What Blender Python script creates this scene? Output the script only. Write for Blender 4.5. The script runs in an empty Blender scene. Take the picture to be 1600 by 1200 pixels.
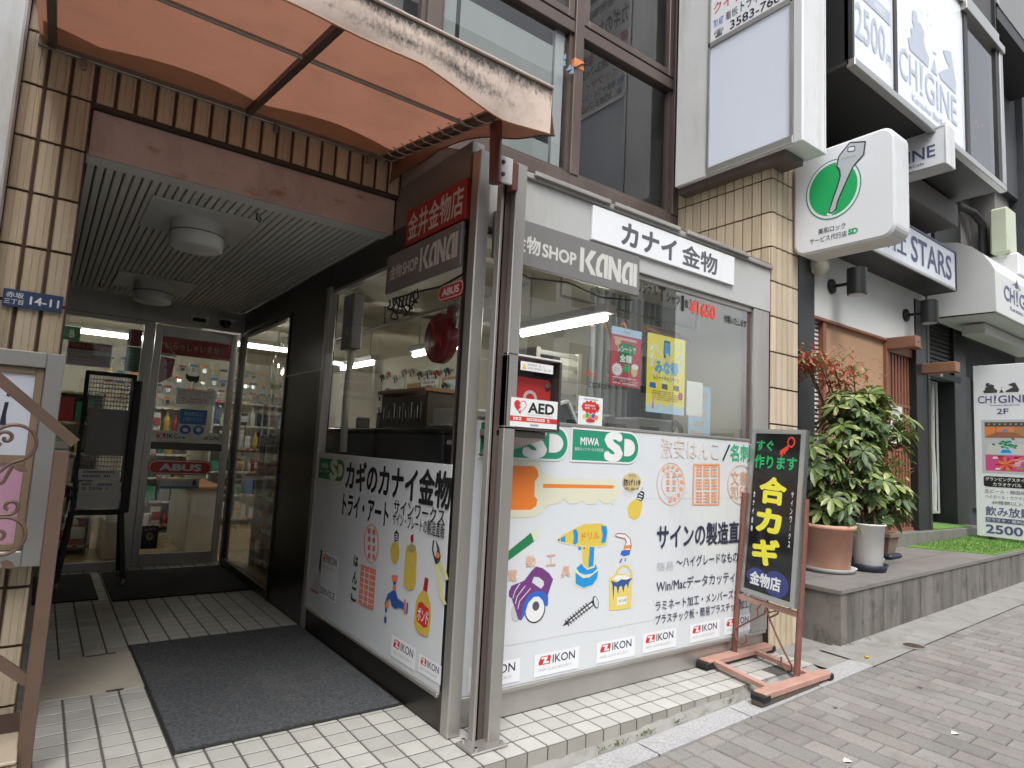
import bpy, bmesh, math, random
from mathutils import Vector, Matrix
S = 0.75                      # all dimensions below are in survey units; S turns them into metres
RND = random.Random(11)
rad = math.radians
sc = bpy.context.scene
COL = sc.collection
# ---------------------------------------------------------------- camera
CH = 1.5
cr = ((0.79997836, -0.59794683, 0.04994203), (0.10261911, 0.05433403, -0.99323569), (0.59118858, 0.79969207, 0.10482682))      # camera right, down, forward in world axes
cd = bpy.data.cameras.new("camera"); cam = bpy.data.objects.new("camera", cd); COL.objects.link(cam)
M = Matrix.Identity(4)
for i in range(3):
    M[i][0] = cr[0][i]; M[i][1] = -cr[1][i]; M[i][2] = -cr[2][i]
M[2][3] = CH * S
cam.matrix_world = M
cd.sensor_width = 36; cd.lens = 986.78 / 1600 * 36; cd.clip_start = 0.05; cd.clip_end = 400
sc.camera = cam
# ---------------------------------------------------------------- sky, sun, exposure
SUN_EL, SUN_AZ = rad(58), rad(205)
w = bpy.data.worlds.new("World"); sc.world = w; w.use_nodes = True
nt = w.node_tree; nt.nodes.clear()
sky = nt.nodes.new("ShaderNodeTexSky"); sky.sky_type = 'NISHITA'; sky.sun_disc = False
sky.sun_elevation = SUN_EL; sky.sun_rotation = SUN_AZ; sky.dust_density = 4.0; sky.air_density = 1.0; sky.ozone_density = 1.0
hs = nt.nodes.new("ShaderNodeHueSaturation"); hs.inputs["Saturation"].default_value = 0.25
bg = nt.nodes.new("ShaderNodeBackground"); bg.inputs["Strength"].default_value = 0.13
wo = nt.nodes.new("ShaderNodeOutputWorld")
nt.links.new(sky.outputs[0], hs.inputs["Color"]); nt.links.new(hs.outputs[0], bg.inputs["Color"]); nt.links.new(bg.outputs[0], wo.inputs["Surface"])
sd = bpy.data.lights.new("sun", 'SUN'); sd.energy = 0.7; sd.angle = rad(25); sd.color = (1, .97, .93)
so = bpy.data.objects.new("sun", sd); COL.objects.link(so)
sdir = Vector((math.sin(SUN_AZ) * math.cos(SUN_EL), math.cos(SUN_AZ) * math.cos(SUN_EL), math.sin(SUN_EL)))
so.rotation_euler = sdir.to_track_quat('Z', 'Y').to_euler()
sc.view_settings.view_transform = 'Standard'; sc.view_settings.look = 'None'
sc.view_settings.exposure = 1.33; sc.view_settings.gamma = 1.0; sc.view_settings.use_curve_mapping = False
sc.cycles.max_bounces = 10; sc.cycles.transparent_max_bounces = 16; sc.cycles.sample_clamp_indirect = 4.0
sc.cycles.caustics_reflective = False; sc.cycles.caustics_refractive = False

# ---------------------------------------------------------------- materials
MATS = {}
def P(name, col, rough=.5, metal=0., var=.06, vs=3., bump=0., bs=60., dirt=None, spec=.5, attr=False, emit=None, stretch=(1,1,1), trl=0., coat=0.):
    m = bpy.data.materials.new(name); m.use_nodes = True; t = m.node_tree; N = t.nodes; L = t.links
    b = N["Principled BSDF"]; b.inputs["Roughness"].default_value = rough; b.inputs["Metallic"].default_value = metal
    b.inputs["Specular IOR Level"].default_value = spec
    if coat: b.inputs["Coat Weight"].default_value = coat; b.inputs["Coat Roughness"].default_value = .1
    tc = N.new("ShaderNodeTexCoord"); mp = N.new("ShaderNodeMapping"); mp.inputs["Scale"].default_value = stretch
    L.new(tc.outputs["Object"], mp.inputs["Vector"])
    src = None
    if attr:
        a = N.new("ShaderNodeAttribute"); a.attribute_name = "col"; src = a.outputs["Color"]
    if var > 0:
        n = N.new("ShaderNodeTexNoise"); n.inputs["Scale"].default_value = vs; n.inputs["Detail"].default_value = 7; n.inputs["Roughness"].default_value = .65
        L.new(mp.outputs[0], n.inputs["Vector"])
        mr = N.new("ShaderNodeMapRange"); mr.inputs[1].default_value = .28; mr.inputs[2].default_value = .72
        mr.inputs[3].default_value = 1 - var; mr.inputs[4].default_value = 1 + var; L.new(n.outputs["Fac"], mr.inputs[0])
        mx = N.new("ShaderNodeMix"); mx.data_type = 'RGBA'; mx.blend_type = 'MULTIPLY'; mx.inputs["Factor"].default_value = 1
        if src: L.new(src, mx.inputs[6])
        else: mx.inputs[6].default_value = (*col, 1)
        L.new(mr.outputs[0], mx.inputs[7]); src = mx.outputs[2]
        rr = N.new("ShaderNodeMapRange"); rr.inputs[3].default_value = max(.02, rough - .08); rr.inputs[4].default_value = min(1, rough + .1)
        L.new(n.outputs["Fac"], rr.inputs[0]); L.new(rr.outputs[0], b.inputs["Roughness"])
    for d in (dirt or ()):
        dc, lo, hi, dsc, dst = d
        mp2 = N.new("ShaderNodeMapping"); mp2.inputs["Scale"].default_value = dst; L.new(tc.outputs["Object"], mp2.inputs["Vector"])
        n2 = N.new("ShaderNodeTexNoise"); n2.inputs["Scale"].default_value = dsc; n2.inputs["Detail"].default_value = 8; n2.inputs["Roughness"].default_value = .7
        L.new(mp2.outputs[0], n2.inputs["Vector"])
        r2 = N.new("ShaderNodeMapRange"); r2.inputs[1].default_value = lo; r2.inputs[2].default_value = hi; L.new(n2.outputs["Fac"], r2.inputs[0])
        mx2 = N.new("ShaderNodeMix"); mx2.data_type = 'RGBA'; L.new(r2.outputs[0], mx2.inputs["Factor"])
        if src: L.new(src, mx2.inputs[6])
        else: mx2.inputs[6].default_value = (*col, 1)
        mx2.inputs[7].default_value = (*dc, 1); src = mx2.outputs[2]
    if src: L.new(src, b.inputs["Base Color"])
    else: b.inputs["Base Color"].default_value = (*col, 1)
    if bump:
        n3 = N.new("ShaderNodeTexNoise"); n3.inputs["Scale"].default_value = bs; n3.inputs["Detail"].default_value = 5
        L.new(mp.outputs[0], n3.inputs["Vector"])
        bp = N.new("ShaderNodeBump"); bp.inputs["Strength"].default_value = bump; bp.inputs["Distance"].default_value = .004
        L.new(n3.outputs["Fac"], bp.inputs["Height"]); L.new(bp.outputs[0], b.inputs["Normal"])
    if emit:
        b.inputs["Emission Color"].default_value = (*emit[0], 1); b.inputs["Emission Strength"].default_value = emit[1]
    if trl:
        tr = N.new("ShaderNodeBsdfTranslucent"); ms = N.new("ShaderNodeMixShader"); ms.inputs[0].default_value = trl
        if src: L.new(src, tr.inputs["Color"])
        else: tr.inputs["Color"].default_value = (*col, 1)
        L.new(b.outputs[0], ms.inputs[1]); L.new(tr.outputs[0], ms.inputs[2]); L.new(ms.outputs[0], N["Material Output"].inputs["Surface"])
    MATS[name] = m
    return name
def glass(name, tint=(.93, .97, .95), refl=1.0, ior=1.5, dirt=0.0):
    m = bpy.data.materials.new(name); m.use_nodes = True; t = m.node_tree; N = t.nodes; L = t.links
    N.remove(N["Principled BSDF"])
    tr = N.new("ShaderNodeBsdfTransparent"); tr.inputs["Color"].default_value = (*tint, 1)
    gl = N.new("ShaderNodeBsdfGlossy"); gl.inputs["Roughness"].default_value = .01; gl.inputs["Color"].default_value = (refl, refl, refl, 1)
    f0 = ((ior-1)/(ior+1))**2                           # Schlick on |cos|, the same from both sides of a thin pane
    ge = N.new("ShaderNodeNewGeometry"); dp = N.new("ShaderNodeVectorMath"); dp.operation = 'DOT_PRODUCT'; L.new(ge.outputs["Incoming"], dp.inputs[0]); L.new(ge.outputs["Normal"], dp.inputs[1])
    def mth(op, a, c=0.):
        n = N.new("ShaderNodeMath"); n.operation = op
        for i, v in enumerate((a, c)):
            if isinstance(v, (int, float)): n.inputs[i].default_value = v
            else: L.new(v, n.inputs[i])
        return n.outputs[0]
    fz = mth('ADD', mth('MULTIPLY', mth('POWER', mth('SUBTRACT', 1., mth('ABSOLUTE', dp.outputs["Value"])), 5.), 1-f0), f0)
    ms = N.new("ShaderNodeMixShader"); L.new(fz, ms.inputs[0]); L.new(tr.outputs[0], ms.inputs[1]); L.new(gl.outputs[0], ms.inputs[2])
    out = ms.outputs[0]
    if dirt:
        df = N.new("ShaderNodeBsdfDiffuse"); df.inputs["Color"].default_value = (.7, .7, .68, 1)
        tc = N.new("ShaderNodeTexCoord"); nz = N.new("ShaderNodeTexNoise"); nz.inputs["Scale"].default_value = 2.5; nz.inputs["Detail"].default_value = 8
        L.new(tc.outputs["Object"], nz.inputs["Vector"])
        mr = N.new("ShaderNodeMapRange"); mr.inputs[1].default_value = .35; mr.inputs[2].default_value = .8; mr.inputs[4].default_value = dirt
        L.new(nz.outputs["Fac"], mr.inputs[0]); m2 = N.new("ShaderNodeMixShader"); L.new(mr.outputs[0], m2.inputs[0]); L.new(out, m2.inputs[1]); L.new(df.outputs[0], m2.inputs[2]); out = m2.outputs[0]
    L.new(out, N["Material Output"].inputs["Surface"]); MATS[name] = m
    return name
# name, colour, roughness ...
P('steel', (.47,.455,.43), .38, .72, .10, 2.5, dirt=[((.30,.28,.25),.5,.85,2.,(1,1,.12))], stretch=(1,1,.15))
P('steel_dark', (.075,.068,.062), .30, .85, .12, 2., stretch=(1,1,.2))
P('alu', (.50,.50,.48), .42, .9, .06, 3.)
P('alu_white', (.74,.75,.75), .4, .25, .05, 3., dirt=[((.45,.42,.36),.54,.85,4.,(1,1,.15)),((.2,.17,.13),.66,.82,9.,(1,1,.3))])
P('bronze', (.125,.095,.085), .42, .35, .08, 3., dirt=[((.22,.19,.17),.55,.85,3.,(1,1,.3))])
P('ledge', (.36,.35,.33), .5, .2, .1, 4., dirt=[((.12,.11,.10),.52,.8,5.,(.3,1,1))])
P('tile', (.62,.52,.39), .48, 0, .05, 4., bump=.25, bs=90, attr=True, stretch=(1,1,.15), dirt=[((.24,.17,.10),.60,.95,3.,(1,1,.5))])
P('grout', (.075,.045,.032), .9, 0, .2, 6.)
P('lintel', (.58,.48,.435), .6, 0, .16, 3., bump=.15, bs=40, dirt=[((.36,.13,.05),.56,.72,4.5,(1.2,1,2.4)),((.30,.22,.19),.5,.8,2.5,(1,1,.5))])
P('ceil', (.74,.73,.69), .55, .0, .05, 2.)
P('ceil_gap', (.20,.195,.18), .8, 0, .05)
P('porch_tile', (.62,.61,.55), .42, 0, .06, 9., bump=.1, bs=70, attr=True, dirt=[((.27,.245,.20),.55,.9,2.2,(1,1,1))])
P('porch_joint', (.105,.098,.09), .9)
P('concrete', (.27,.265,.25), .9, 0, .16, 4., bump=.5, bs=60, dirt=[((.12,.12,.09),.5,.8,6.,(1,1,1))])
P('granite', (.36,.36,.365), .75, 0, .42, 110., bump=.2, bs=150, dirt=[((.2,.2,.2),.55,.85,3.,(1,1,1))])
P('paver', (.3,.28,.27), .85, 0, .22, 130., bump=.35, bs=160, attr=True, dirt=[((.115,.11,.105),.50,.82,1.7,(1,1,1)),((.32,.31,.30),.60,.9,5.,(1,1,1)),((.09,.087,.083),.66,.76,11.,(1,1,1))])
P('paver_joint', (.075,.07,.065), .95)
P('asphalt', (.05,.05,.05), .9, 0, .2, 60.)
P('mat_grey', (.062,.067,.073), .95, 0, .8, 70., bump=1.0, bs=90, dirt=[((.135,.132,.122),.52,.9,2.4,(1,1,1)),((.20,.195,.18),.70,.78,40.,(1,1,1))])
P('mat_black', (.016,.016,.017), .9, 0, .3, 100., bump=.6, bs=120)
P('rubber', (.014,.014,.015), .7)
P('black', (.013,.013,.014), .55); P('blackgloss', (.012,.012,.013), .18)
P('white', (.76,.77,.77), .45, 0, .03, 3.)
P('panel', (.66,.69,.72), .30, 0, .03, 1.5, dirt=[((.47,.475,.46),.56,.92,1.9,(1,1,.35)),((.40,.40,.38),.66,.85,14.,(1,1,.5))])
P('panelgrey', (.62,.66,.69), .3, 0, .02)
P('panelS', (.66,.69,.72), .3, 0, .02)
P('signwhite', (.80,.82,.85), .35, 0, .025, 2., dirt=[((.56,.54,.48),.58,.95,3.,(1,1,.15)),((.45,.42,.36),.68,.85,10.,(1,1,.3))])
P('acryl', (.82,.85,.92), .22, 0, .015, 1.)
P('frosted', (.72,.77,.87), .25, 0, .02, 1.)
P('kanai_grey', (.23,.225,.22), .4, .3, .06, 3.)
P('fascia', (.56,.565,.55), .42, .35, .05, 2., dirt=[((.36,.34,.31),.55,.9,2.,(1,1,.2))])
P('steel_rust', (.40,.38,.35), .38, .8, .15, 4.)
P('white_paint', (.64,.66,.67), .45, 0, .04, 2., dirt=[((.40,.36,.28),.54,.85,4.,(1,1,.2)),((.16,.14,.11),.66,.82,12.,(1,1,.35))])
P('awn_in', (.35,.16,.105), .7, 0, .10, 1.6, bump=.25, bs=14, trl=.42, dirt=[((.21,.115,.075),.52,.9,2.2,(1,1,1)),((.25,.14,.09),.6,.8,9.,(1,.3,1))])
P('awn_out', (.60,.49,.42), .75, 0, .08, 3., bump=.3, bs=16, trl=.25)
P('awn_val', (.66,.54,.47), .75, 0, .07, 3., bump=.3, bs=14, dirt=[((.34,.27,.22),.5,.8,4.,(1,1,1))])
P('awn_strip', (.44,.27,.165), .8, 0, .12, 3., trl=.3); P('awn_tape', (.42,.26,.16), .8, 0, .08); P('cord', (.5,.44,.36), .8)
P('iron_brown', (.085,.058,.045), .5, .2, .15, 8.); P('tube_grey', (.30,.28,.26), .4, .6, .1)
P('pipe_brown', (.16,.065,.045), .35, .1, .1, 4.)
P('rustred', (.20,.085,.065), .55, .15, .22, 9., dirt=[((.16,.07,.05),.55,.8,7.,(1,1,1))])
P('rustred_light', (.44,.255,.205), .6, 0, .12, 9., dirt=[((.10,.075,.065),.6,.75,5.,(1,1,1))])
P('rail_brown', (.175,.115,.085), .45, .3, .1, 6.)
P('terracotta', (.62,.33,.235), .75, 0, .12, 6., dirt=[((.60,.47,.40),.48,.8,5.,(1,1,.6)),((.25,.15,.11),.6,.85,8.,(1,1,.4))])
P('potwhite', (.83,.84,.82), .45, 0, .05, dirt=[((.55,.52,.44),.55,.9,5.,(1,1,.3))]); P('pot_brown', (.23,.165,.13), .6, 0, .15); P('saucer_navy', (.02,.024,.045), .5); P('saucer_white', (.55,.57,.57), .5)
P('soil', (.05,.035,.025), .95, 0, .3, 20.)
P('leaf', (.15,.22,.065), .4, 0, .3, 9., trl=.25); P('leaf_dark', (.08,.135,.05), .42, 0, .25, 9., trl=.2); P('leaf_light', (.33,.40,.14), .4, 0, .25, 9., trl=.25); P('leaf_cream', (.55,.53,.28), .45, 0, .15, 9.); P('leaf_red', (.58,.13,.10), .5, 0, .3, 9., trl=.25); P('leaf_yellow', (.55,.33,.05), .5)
P('bark', (.12,.085,.055), .9, 0, .2, 12., bump=.4)
P('grass', (.12,.25,.045), .85, 0, .3, 60., bump=.8, bs=150, dirt=[((.20,.20,.09),.5,.8,4.,(1,1,1))])
P('stone_tile', (.20,.19,.18), .6, 0, .12, 3., bump=.2, bs=50, dirt=[((.12,.11,.10),.52,.85,4.,(1,1,.3))])
P('stone_riser', (.19,.178,.16), .75, 0, .2, 3., bump=.25, bs=50, dirt=[((.06,.057,.05),.46,.68,5.,(1,1,.12)),((.05,.05,.04),.52,.75,9.,(1,1,.6)),((.30,.32,.22),.66,.85,5.,(1,1,.25))])
P('plaster', (.70,.72,.70), .8, 0, .03, 2., bump=.1, bs=60)
P('tanwall', (.46,.285,.175), .85, 0, .06, 4., bump=.2, bs=60)
P('wood', (.26,.105,.06), .55, 0, .16, 5., stretch=(1,1,.12)); P('wood_beam', (.25,.125,.075), .6, 0, .15, 6.)
P('blackpost', (.020,.022,.022), .45, .1, .1); P('shutter', (.05,.05,.053), .5, .4, .1)
P('darkwall', (.085,.085,.09), .7, 0, .1, 3., bump=.25, bs=40); P('greywall', (.20,.19,.185), .7, 0, .06, 2.); P('slate', (.06,.063,.07), .7, 0, .15, 5., bump=.4, bs=40)
P('soffit', (.045,.045,.045), .5, .2, .08); P('fabricwhite', (.72,.74,.73), .6, 0, .03, 2., bump=.15, bs=15, trl=.12)
P('palegreen', (.55,.60,.47), .5); P('chig', (.50,.55,.66), .5, 0, .02); P('navytxt', (.09,.10,.22), .5)
P('navyplate', (.03,.055,.14), .4); P('greenB', (.03,.25,.12), .5); P('redsign', (.33,.026,.024), .4, 0, .05); P('reddisc', (.23,.018,.018), .25, 0, .1); P('redplast', (.55,.035,.03), .35)
P('chrome', (.6,.6,.6), .15, 1.); P('aedbox', (.085,.07,.072), .3, .3, .1)
P('int_wall', (.62,.60,.50), .8, 0, .04); P('int_ceil', (.60,.58,.48), .8, 0, .04); P('int_floor', (.50,.38,.24), .25, 0, .12, 2.)
P('cab_dark', (.022,.024,.028), .4, 0, .1); P('cab_white', (.60,.59,.53), .5); P('cab_brown', (.09,.07,.05), .6); P('paper', (.72,.72,.68), .8, 0, .03); P('cardboard', (.33,.22,.12), .85); P('whiteboard', (.48,.56,.58), .3)
P('wood_light', (.42,.21,.09), .5, 0, .12); P('hanger', (.36,.15,.07), .4, 0, .15, 8.)
P('blind_reflection', (.36,.39,.39), .7, 0, .04)  # pleated curtain grey, also on the boards that paint the upper window reflection
P('plastic_grey', (.28,.28,.28), .5); P('lampwhite', (.62,.62,.60), .35)
P('pink', (.64,.36,.50), .4, 0, .03)
P('tube_on', (1,1,1), .5, var=0, emit=((1,.97,.90), 11.)); P('led_red', (.4,.02,.01), .5, var=0, emit=((1,.12,.05), 6.))
P('poster_red', (.50,.06,.09), .5); P('poster_yellow', (.80,.68,.06), .5); P('poster_cyan', (.08,.36,.62), .5); P('poster_sky', (.45,.63,.80), .5)
for k, c in dict(cream=(.68,.68,.53), orange=(.80,.215,.035), orange2=(.72,.24,.08), tan=(.62,.50,.25), ink=(.03,.032,.045), ink2=(.032,.035,.075), yellow=(.70,.53,.085), yellow2=(.72,.60,.16), yellow3=(.60,.44,.07),
               dkgreen=(.02,.20,.075), lgrey=(.52,.54,.56), purple=(.16,.045,.20), blue=(.03,.13,.52), dgrey=(.09,.09,.095), dgrey2=(.06,.06,.065), peach=(.74,.47,.36), peach2=(.76,.36,.20), peach3=(.70,.62,.58),
               sky=(.015,.28,.66), brown=(.32,.14,.09), navy=(.035,.09,.28), green2=(.05,.45,.22), peachS=(.76,.30,.24), peachS2=(.74,.22,.15), olive=(.35,.32,.14), dkred=(.42,.02,.025), pyellow=(.70,.68,.30), blueS=(.03,.10,.36), salmon=(.75,.20,.15),
               red=(.58,.035,.03), miwa=(.02,.27,.16), txtgrey=(.42,.42,.43), hotred=(.78,.06,.03), green3=(.02,.42,.13), lemon=(.85,.80,.06), bluecircle=(.035,.05,.20), noticeblue=(.04,.16,.42), gold=(.50,.38,.12), offwhite=(.60,.60,.57),
               brownplate=(.3,.22,.15), magenta=(.62,.08,.25), keygrey=(.50,.53,.56), txtdark=(.10,.105,.12)).items():
    P(k, c, .4, var=.025)
glass('glass_front', (.93,.96,.95), 1.0, 2.5, .03); glass('glass', (.92,.95,.94), 1.0, 1.8, .03); glass('glass_dark', (.8,.82,.81), .8, 1.8, .02); glass('vinyl', (.90,.92,.90), 1., 1.35, .06); glass('glass_case', (.88,.84,.84), 1., 1.45)

m = bpy.data.materials['awn_val']; t = m.node_tree; b = t.nodes["Principled BSDF"]; src = b.inputs["Base Color"].links[0].from_socket
at = t.nodes.new("ShaderNodeAttribute"); at.attribute_name = "col"; tc = t.nodes.new("ShaderNodeTexCoord"); mp = t.nodes.new("ShaderNodeMapping"); mp.inputs["Scale"].default_value = (1, 1, .6); t.links.new(tc.outputs["Object"], mp.inputs[0])
n1 = t.nodes.new("ShaderNodeTexNoise"); n1.inputs["Scale"].default_value = 75; n1.inputs["Detail"].default_value = 9; n1.inputs["Roughness"].default_value = .75; t.links.new(mp.outputs[0], n1.inputs["Vector"])
n2 = t.nodes.new("ShaderNodeTexNoise"); n2.inputs["Scale"].default_value = 3.5; n2.inputs["Detail"].default_value = 3; t.links.new(tc.outputs["Object"], n2.inputs["Vector"])
def mth(op, a, c):
    n = t.nodes.new("ShaderNodeMath"); n.operation = op
    for i, v in enumerate((a, c)):
        if isinstance(v, (int, float)): n.inputs[i].default_value = v
        else: t.links.new(v, n.inputs[i])
    return n.outputs[0]
sum_ = mth('ADD', mth('MULTIPLY', at.outputs["Fac"], 1.0), mth('ADD', mth('MULTIPLY', n1.outputs[0], .75), mth('MULTIPLY', n2.outputs[0], .45)))   # mildew thickest along the upper hem
rg = t.nodes.new("ShaderNodeMapRange"); rg.inputs[1].default_value = .76; rg.inputs[2].default_value = 1.02; t.links.new(sum_, rg.inputs[0])
mx = t.nodes.new("ShaderNodeMix"); mx.data_type = 'RGBA'; t.links.new(rg.outputs[0], mx.inputs["Factor"]); t.links.new(src, mx.inputs[6]); mx.inputs[7].default_value = (.04, .034, .028, 1); t.links.new(mx.outputs[2], b.inputs["Base Color"])

# ---------------------------------------------------------------- mesh builder
class MB:
    def __init__(s, loc=None):
        s.v = []; s.f = []; s.m = []; s.c = []; s.names = []; s.sm = []
    def mi(s, m):
        if m not in s.names: s.names.append(m)
        return s.names.index(m)
    def poly(s, pts, m, col=None, smooth=False):
        n = len(s.v); s.v += [tuple(p) for p in pts]; s.f.append(tuple(range(n, n + len(pts)))); s.m.append(s.mi(m)); s.c.append(col); s.sm.append(smooth)
    def faces(s, vs, fs, m, col=None, smooth=False):
        n = len(s.v); s.v += [tuple(p) for p in vs]; k = s.mi(m)
        for f in fs: s.f.append(tuple(i + n for i in f)); s.m.append(k); s.c.append(col); s.sm.append(smooth)
    def box(s, x0, x1, y0, y1, z0, z1, m, col=None, bev=0.):
        if x0 > x1: x0, x1 = x1, x0
        if y0 > y1: y0, y1 = y1, y0
        if z0 > z1: z0, z1 = z1, z0
        if bev <= 0:
            vs = [(x, y, z) for z in (z0, z1) for y in (y0, y1) for x in (x0, x1)]
            s.faces(vs, [(0,2,3,1),(4,5,7,6),(0,1,5,4),(2,6,7,3),(0,4,6,2),(1,3,7,5)], m, col); return
        b = min(bev, (x1-x0)*.45, (y1-y0)*.45, (z1-z0)*.45)
        vs = []; idx = {}
        for ix, X in enumerate((x0, x1)):
            for iy, Y in enumerate((y0, y1)):
                for iz, Z in enumerate((z0, z1)):
                    dx, dy, dz = (b if ix == 0 else -b), (b if iy == 0 else -b), (b if iz == 0 else -b)
                    idx[ix,iy,iz,0] = len(vs); vs.append((X, Y+dy, Z+dz))
                    idx[ix,iy,iz,1] = len(vs); vs.append((X+dx, Y, Z+dz))
                    idx[ix,iy,iz,2] = len(vs); vs.append((X+dx, Y+dy, Z))
        fs = []
        def q(*k): fs.append(tuple(idx[t] for t in k))
        for i in (0, 1):
            fl = (lambda *k: q(*k)) if i else (lambda *k: q(*k[::-1]))
            fl((i,0,0,0),(i,1,0,0),(i,1,1,0),(i,0,1,0)); fl((0,i,0,1),(0,i,1,1),(1,i,1,1),(1,i,0,1)); fl((0,0,i,2),(1,0,i,2),(1,1,i,2),(0,1,i,2))
        for a in (0, 1):
            for c in (0, 1):
                q((a,c,0,0),(a,c,1,0),(a,c,1,1),(a,c,0,1)) if a == c else q((a,c,0,1),(a,c,1,1),(a,c,1,0),(a,c,0,0))
                q((a,0,c,0),(a,0,c,2),(a,1,c,2),(a,1,c,0)) if a == c else q((a,0,c,0),(a,1,c,0),(a,1,c,2),(a,0,c,2))
                q((0,a,c,1),(1,a,c,1),(1,a,c,2),(0,a,c,2)) if a == c else q((0,a,c,2),(1,a,c,2),(1,a,c,1),(0,a,c,1))
                for e in (0, 1): fs.append((idx[a,c,e,0], idx[a,c,e,1], idx[a,c,e,2]))
        s.faces(vs, fs, m, col)
    def obox(s, c, U, V, W, m, col=None):   # oriented box: centre, three half-vectors
        c, U, V, W = map(Vector, (c, U, V, W))
        vs = [c + a*U + b*V + d*W for d in (-1,1) for b in (-1,1) for a in (-1,1)]
        s.faces(vs, [(0,2,3,1),(4,5,7,6),(0,1,5,4),(2,6,7,3),(0,4,6,2),(1,3,7,5)], m, col)
    def bar(s, p, q, w, h, m, up=(0,0,1), col=None):
        p, q = Vector(p), Vector(q); d = (q - p); L = d.length; d.normalize(); up = Vector(up)
        a = d.cross(up)
        if a.length < 1e-4: a = d.cross(Vector((0,1,0)))
        a.normalize(); b = a.cross(d)
        s.obox((p + q) / 2, d * L / 2, a * w / 2, b * h / 2, m, col)
    def tube(s, path, r, m, n=8, caps=True, rad_fn=None):
        path = [Vector(p) for p in path]; rings = []; prev = None
        for i, p in enumerate(path):
            d = (path[min(i+1, len(path)-1)] - path[max(i-1, 0)]); d.normalize()
            ref = Vector((0,0,1)) if abs(d.z) < .9 else Vector((0,1,0))
            if prev is not None: ref = prev
            a = d.cross(ref)
            if a.length < 1e-5: a = d.cross(Vector((1,0,.3)))
            a.normalize(); b = a.cross(d); prev = b
            rr = rad_fn(i / max(1, len(path)-1)) if rad_fn else r
            rings.append([p + (a * math.cos(t) + b * math.sin(t)) * rr for t in [2*math.pi*k/n for k in range(n)]])
        vs = [v for R in rings for v in R]; fs = []
        for i in range(len(rings)-1):
            for k in range(n): fs.append((i*n+k, i*n+(k+1)%n, (i+1)*n+(k+1)%n, (i+1)*n+k))
        s.faces(vs, fs, m, None, True)
        if caps:
            s.poly(rings[0][::-1], m); s.poly(rings[-1], m)
    def cyl(s, p, q, r, m, n=16, r2=None):
        s.tube([p, q], r, m, n, True, (lambda t: r + ((r if r2 is None else r2) - r) * t))
    def lathe(s, c, prof, m, n=28, axis='z'):
        vs = []; fs = []
        for (r, h) in prof:
            for k in range(n):
                a = 2*math.pi*k/n; x, y = r*math.cos(a), r*math.sin(a)
                vs.append((c[0]+x, c[1]+y, c[2]+h) if axis == 'z' else ((c[0]+h, c[1]+x, c[2]+y) if axis == 'x' else (c[0]+x, c[1]+h, c[2]+y)))
        for i in range(len(prof)-1):
            for k in range(n): fs.append((i*n+k, i*n+(k+1)%n, (i+1)*n+(k+1)%n, (i+1)*n+k))
        s.faces(vs, fs, m, None, True)
    def prism(s, pts, off, m, col=None, smooth=False):   # closed outline (3-d points) swept by a vector
        n = len(pts); off = Vector(off); A = [Vector(p) for p in pts]; Bq = [p + off for p in A]
        s.poly(A[::-1], m, col); s.poly(Bq, m, col)
        for i in range(n): s.poly([A[i], A[(i+1)%n], Bq[(i+1)%n], Bq[i]], m, col, smooth)
    def rnd(s, fr, u0, v0, u1, v1, r, m, d=0., n=6):     # rounded rectangle in a frame
        s.poly([fr(u, v, d) for u, v in rrect(u0, v0, u1, v1, r, n)], m)
    def text(s, st, fr, u0, v0, u1, v1, m, bold=0., d=0., keep=False, skew=0.):
        vs, fs, bb = glyphs(st); bold *= .8; bb = (bb[0]-bold, bb[1]-bold, bb[2]+bold, bb[3]+bold); W, H = bb[2]-bb[0], bb[3]-bb[1]
        if keep:                                     # keep proportions, fit inside
            k = min((u1-u0)/W, (v1-v0)/H); cu, cv = (u0+u1)/2, (v0+v1)/2
            u0, u1, v0, v1 = cu-W*k/2, cu+W*k/2, cv-H*k/2, cv+H*k/2
        if abs(v1 - v0) < .001: v1 = v0 + (u1-u0)*H/W
        for q, (ox, oy) in enumerate([(bold*math.cos(a), bold*math.sin(a)) for a in [math.pi/4*i for i in range(8)]] if bold > 0 else [(0, 0)]):   # heavier weight: the outline struck eight times round
            s.faces([fr(u0 + (x+ox-bb[0])/W*(u1-u0) + skew*(y-bb[1])/H*(v1-v0), v0 + (y+oy-bb[1])/H*(v1-v0), d + .00001*q) for x, y in vs], fs, m)
    def build(s, name, parent=None, smooth=None, bevel=0.):
        L = Vector((0,0,0))
        if parent is not None:
            q = parent
            while q is not None:
                L += Vector(q.get('_o', (0,0,0))); q = q.parent
        me = bpy.data.meshes.new(name)
        me.from_pydata([((x*S) - L.x, (y*S) - L.y, (z*S) - L.z) for x, y, z in s.v], [], s.f)
        for n in s.names: me.materials.append(bpy.data.materials[n])
        me.polygons.foreach_set('material_index', s.m)
        me.polygons.foreach_set('use_smooth', [bool(x) for x in s.sm])
        if any(c is not None for c in s.c):
            at = me.color_attributes.new('col', 'FLOAT_COLOR', 'CORNER'); k = 0; buf = []
            for p, c in zip(s.f, s.c):
                c = c or (.5,.5,.5)
                buf += [x for q in c for x in (q[0], q[1], q[2], 1.)] if isinstance(c[0], tuple) else [c[0], c[1], c[2], 1.] * len(p)
            at.data.foreach_set('color', buf)
        me.update()
        if bevel:
            b = bmesh.new(); b.from_mesh(me)
            es = [e for e in b.edges if len(e.link_faces) == 2 and e.calc_face_angle(0) > .5]
            bmesh.ops.bevel(b, geom=es, offset=bevel*S, segments=1, affect='EDGES', clamp_overlap=True); b.to_mesh(me); b.free()
        o = bpy.data.objects.new(name, me); COL.objects.link(o)
        if parent is not None: o.parent = parent
        return o
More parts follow.
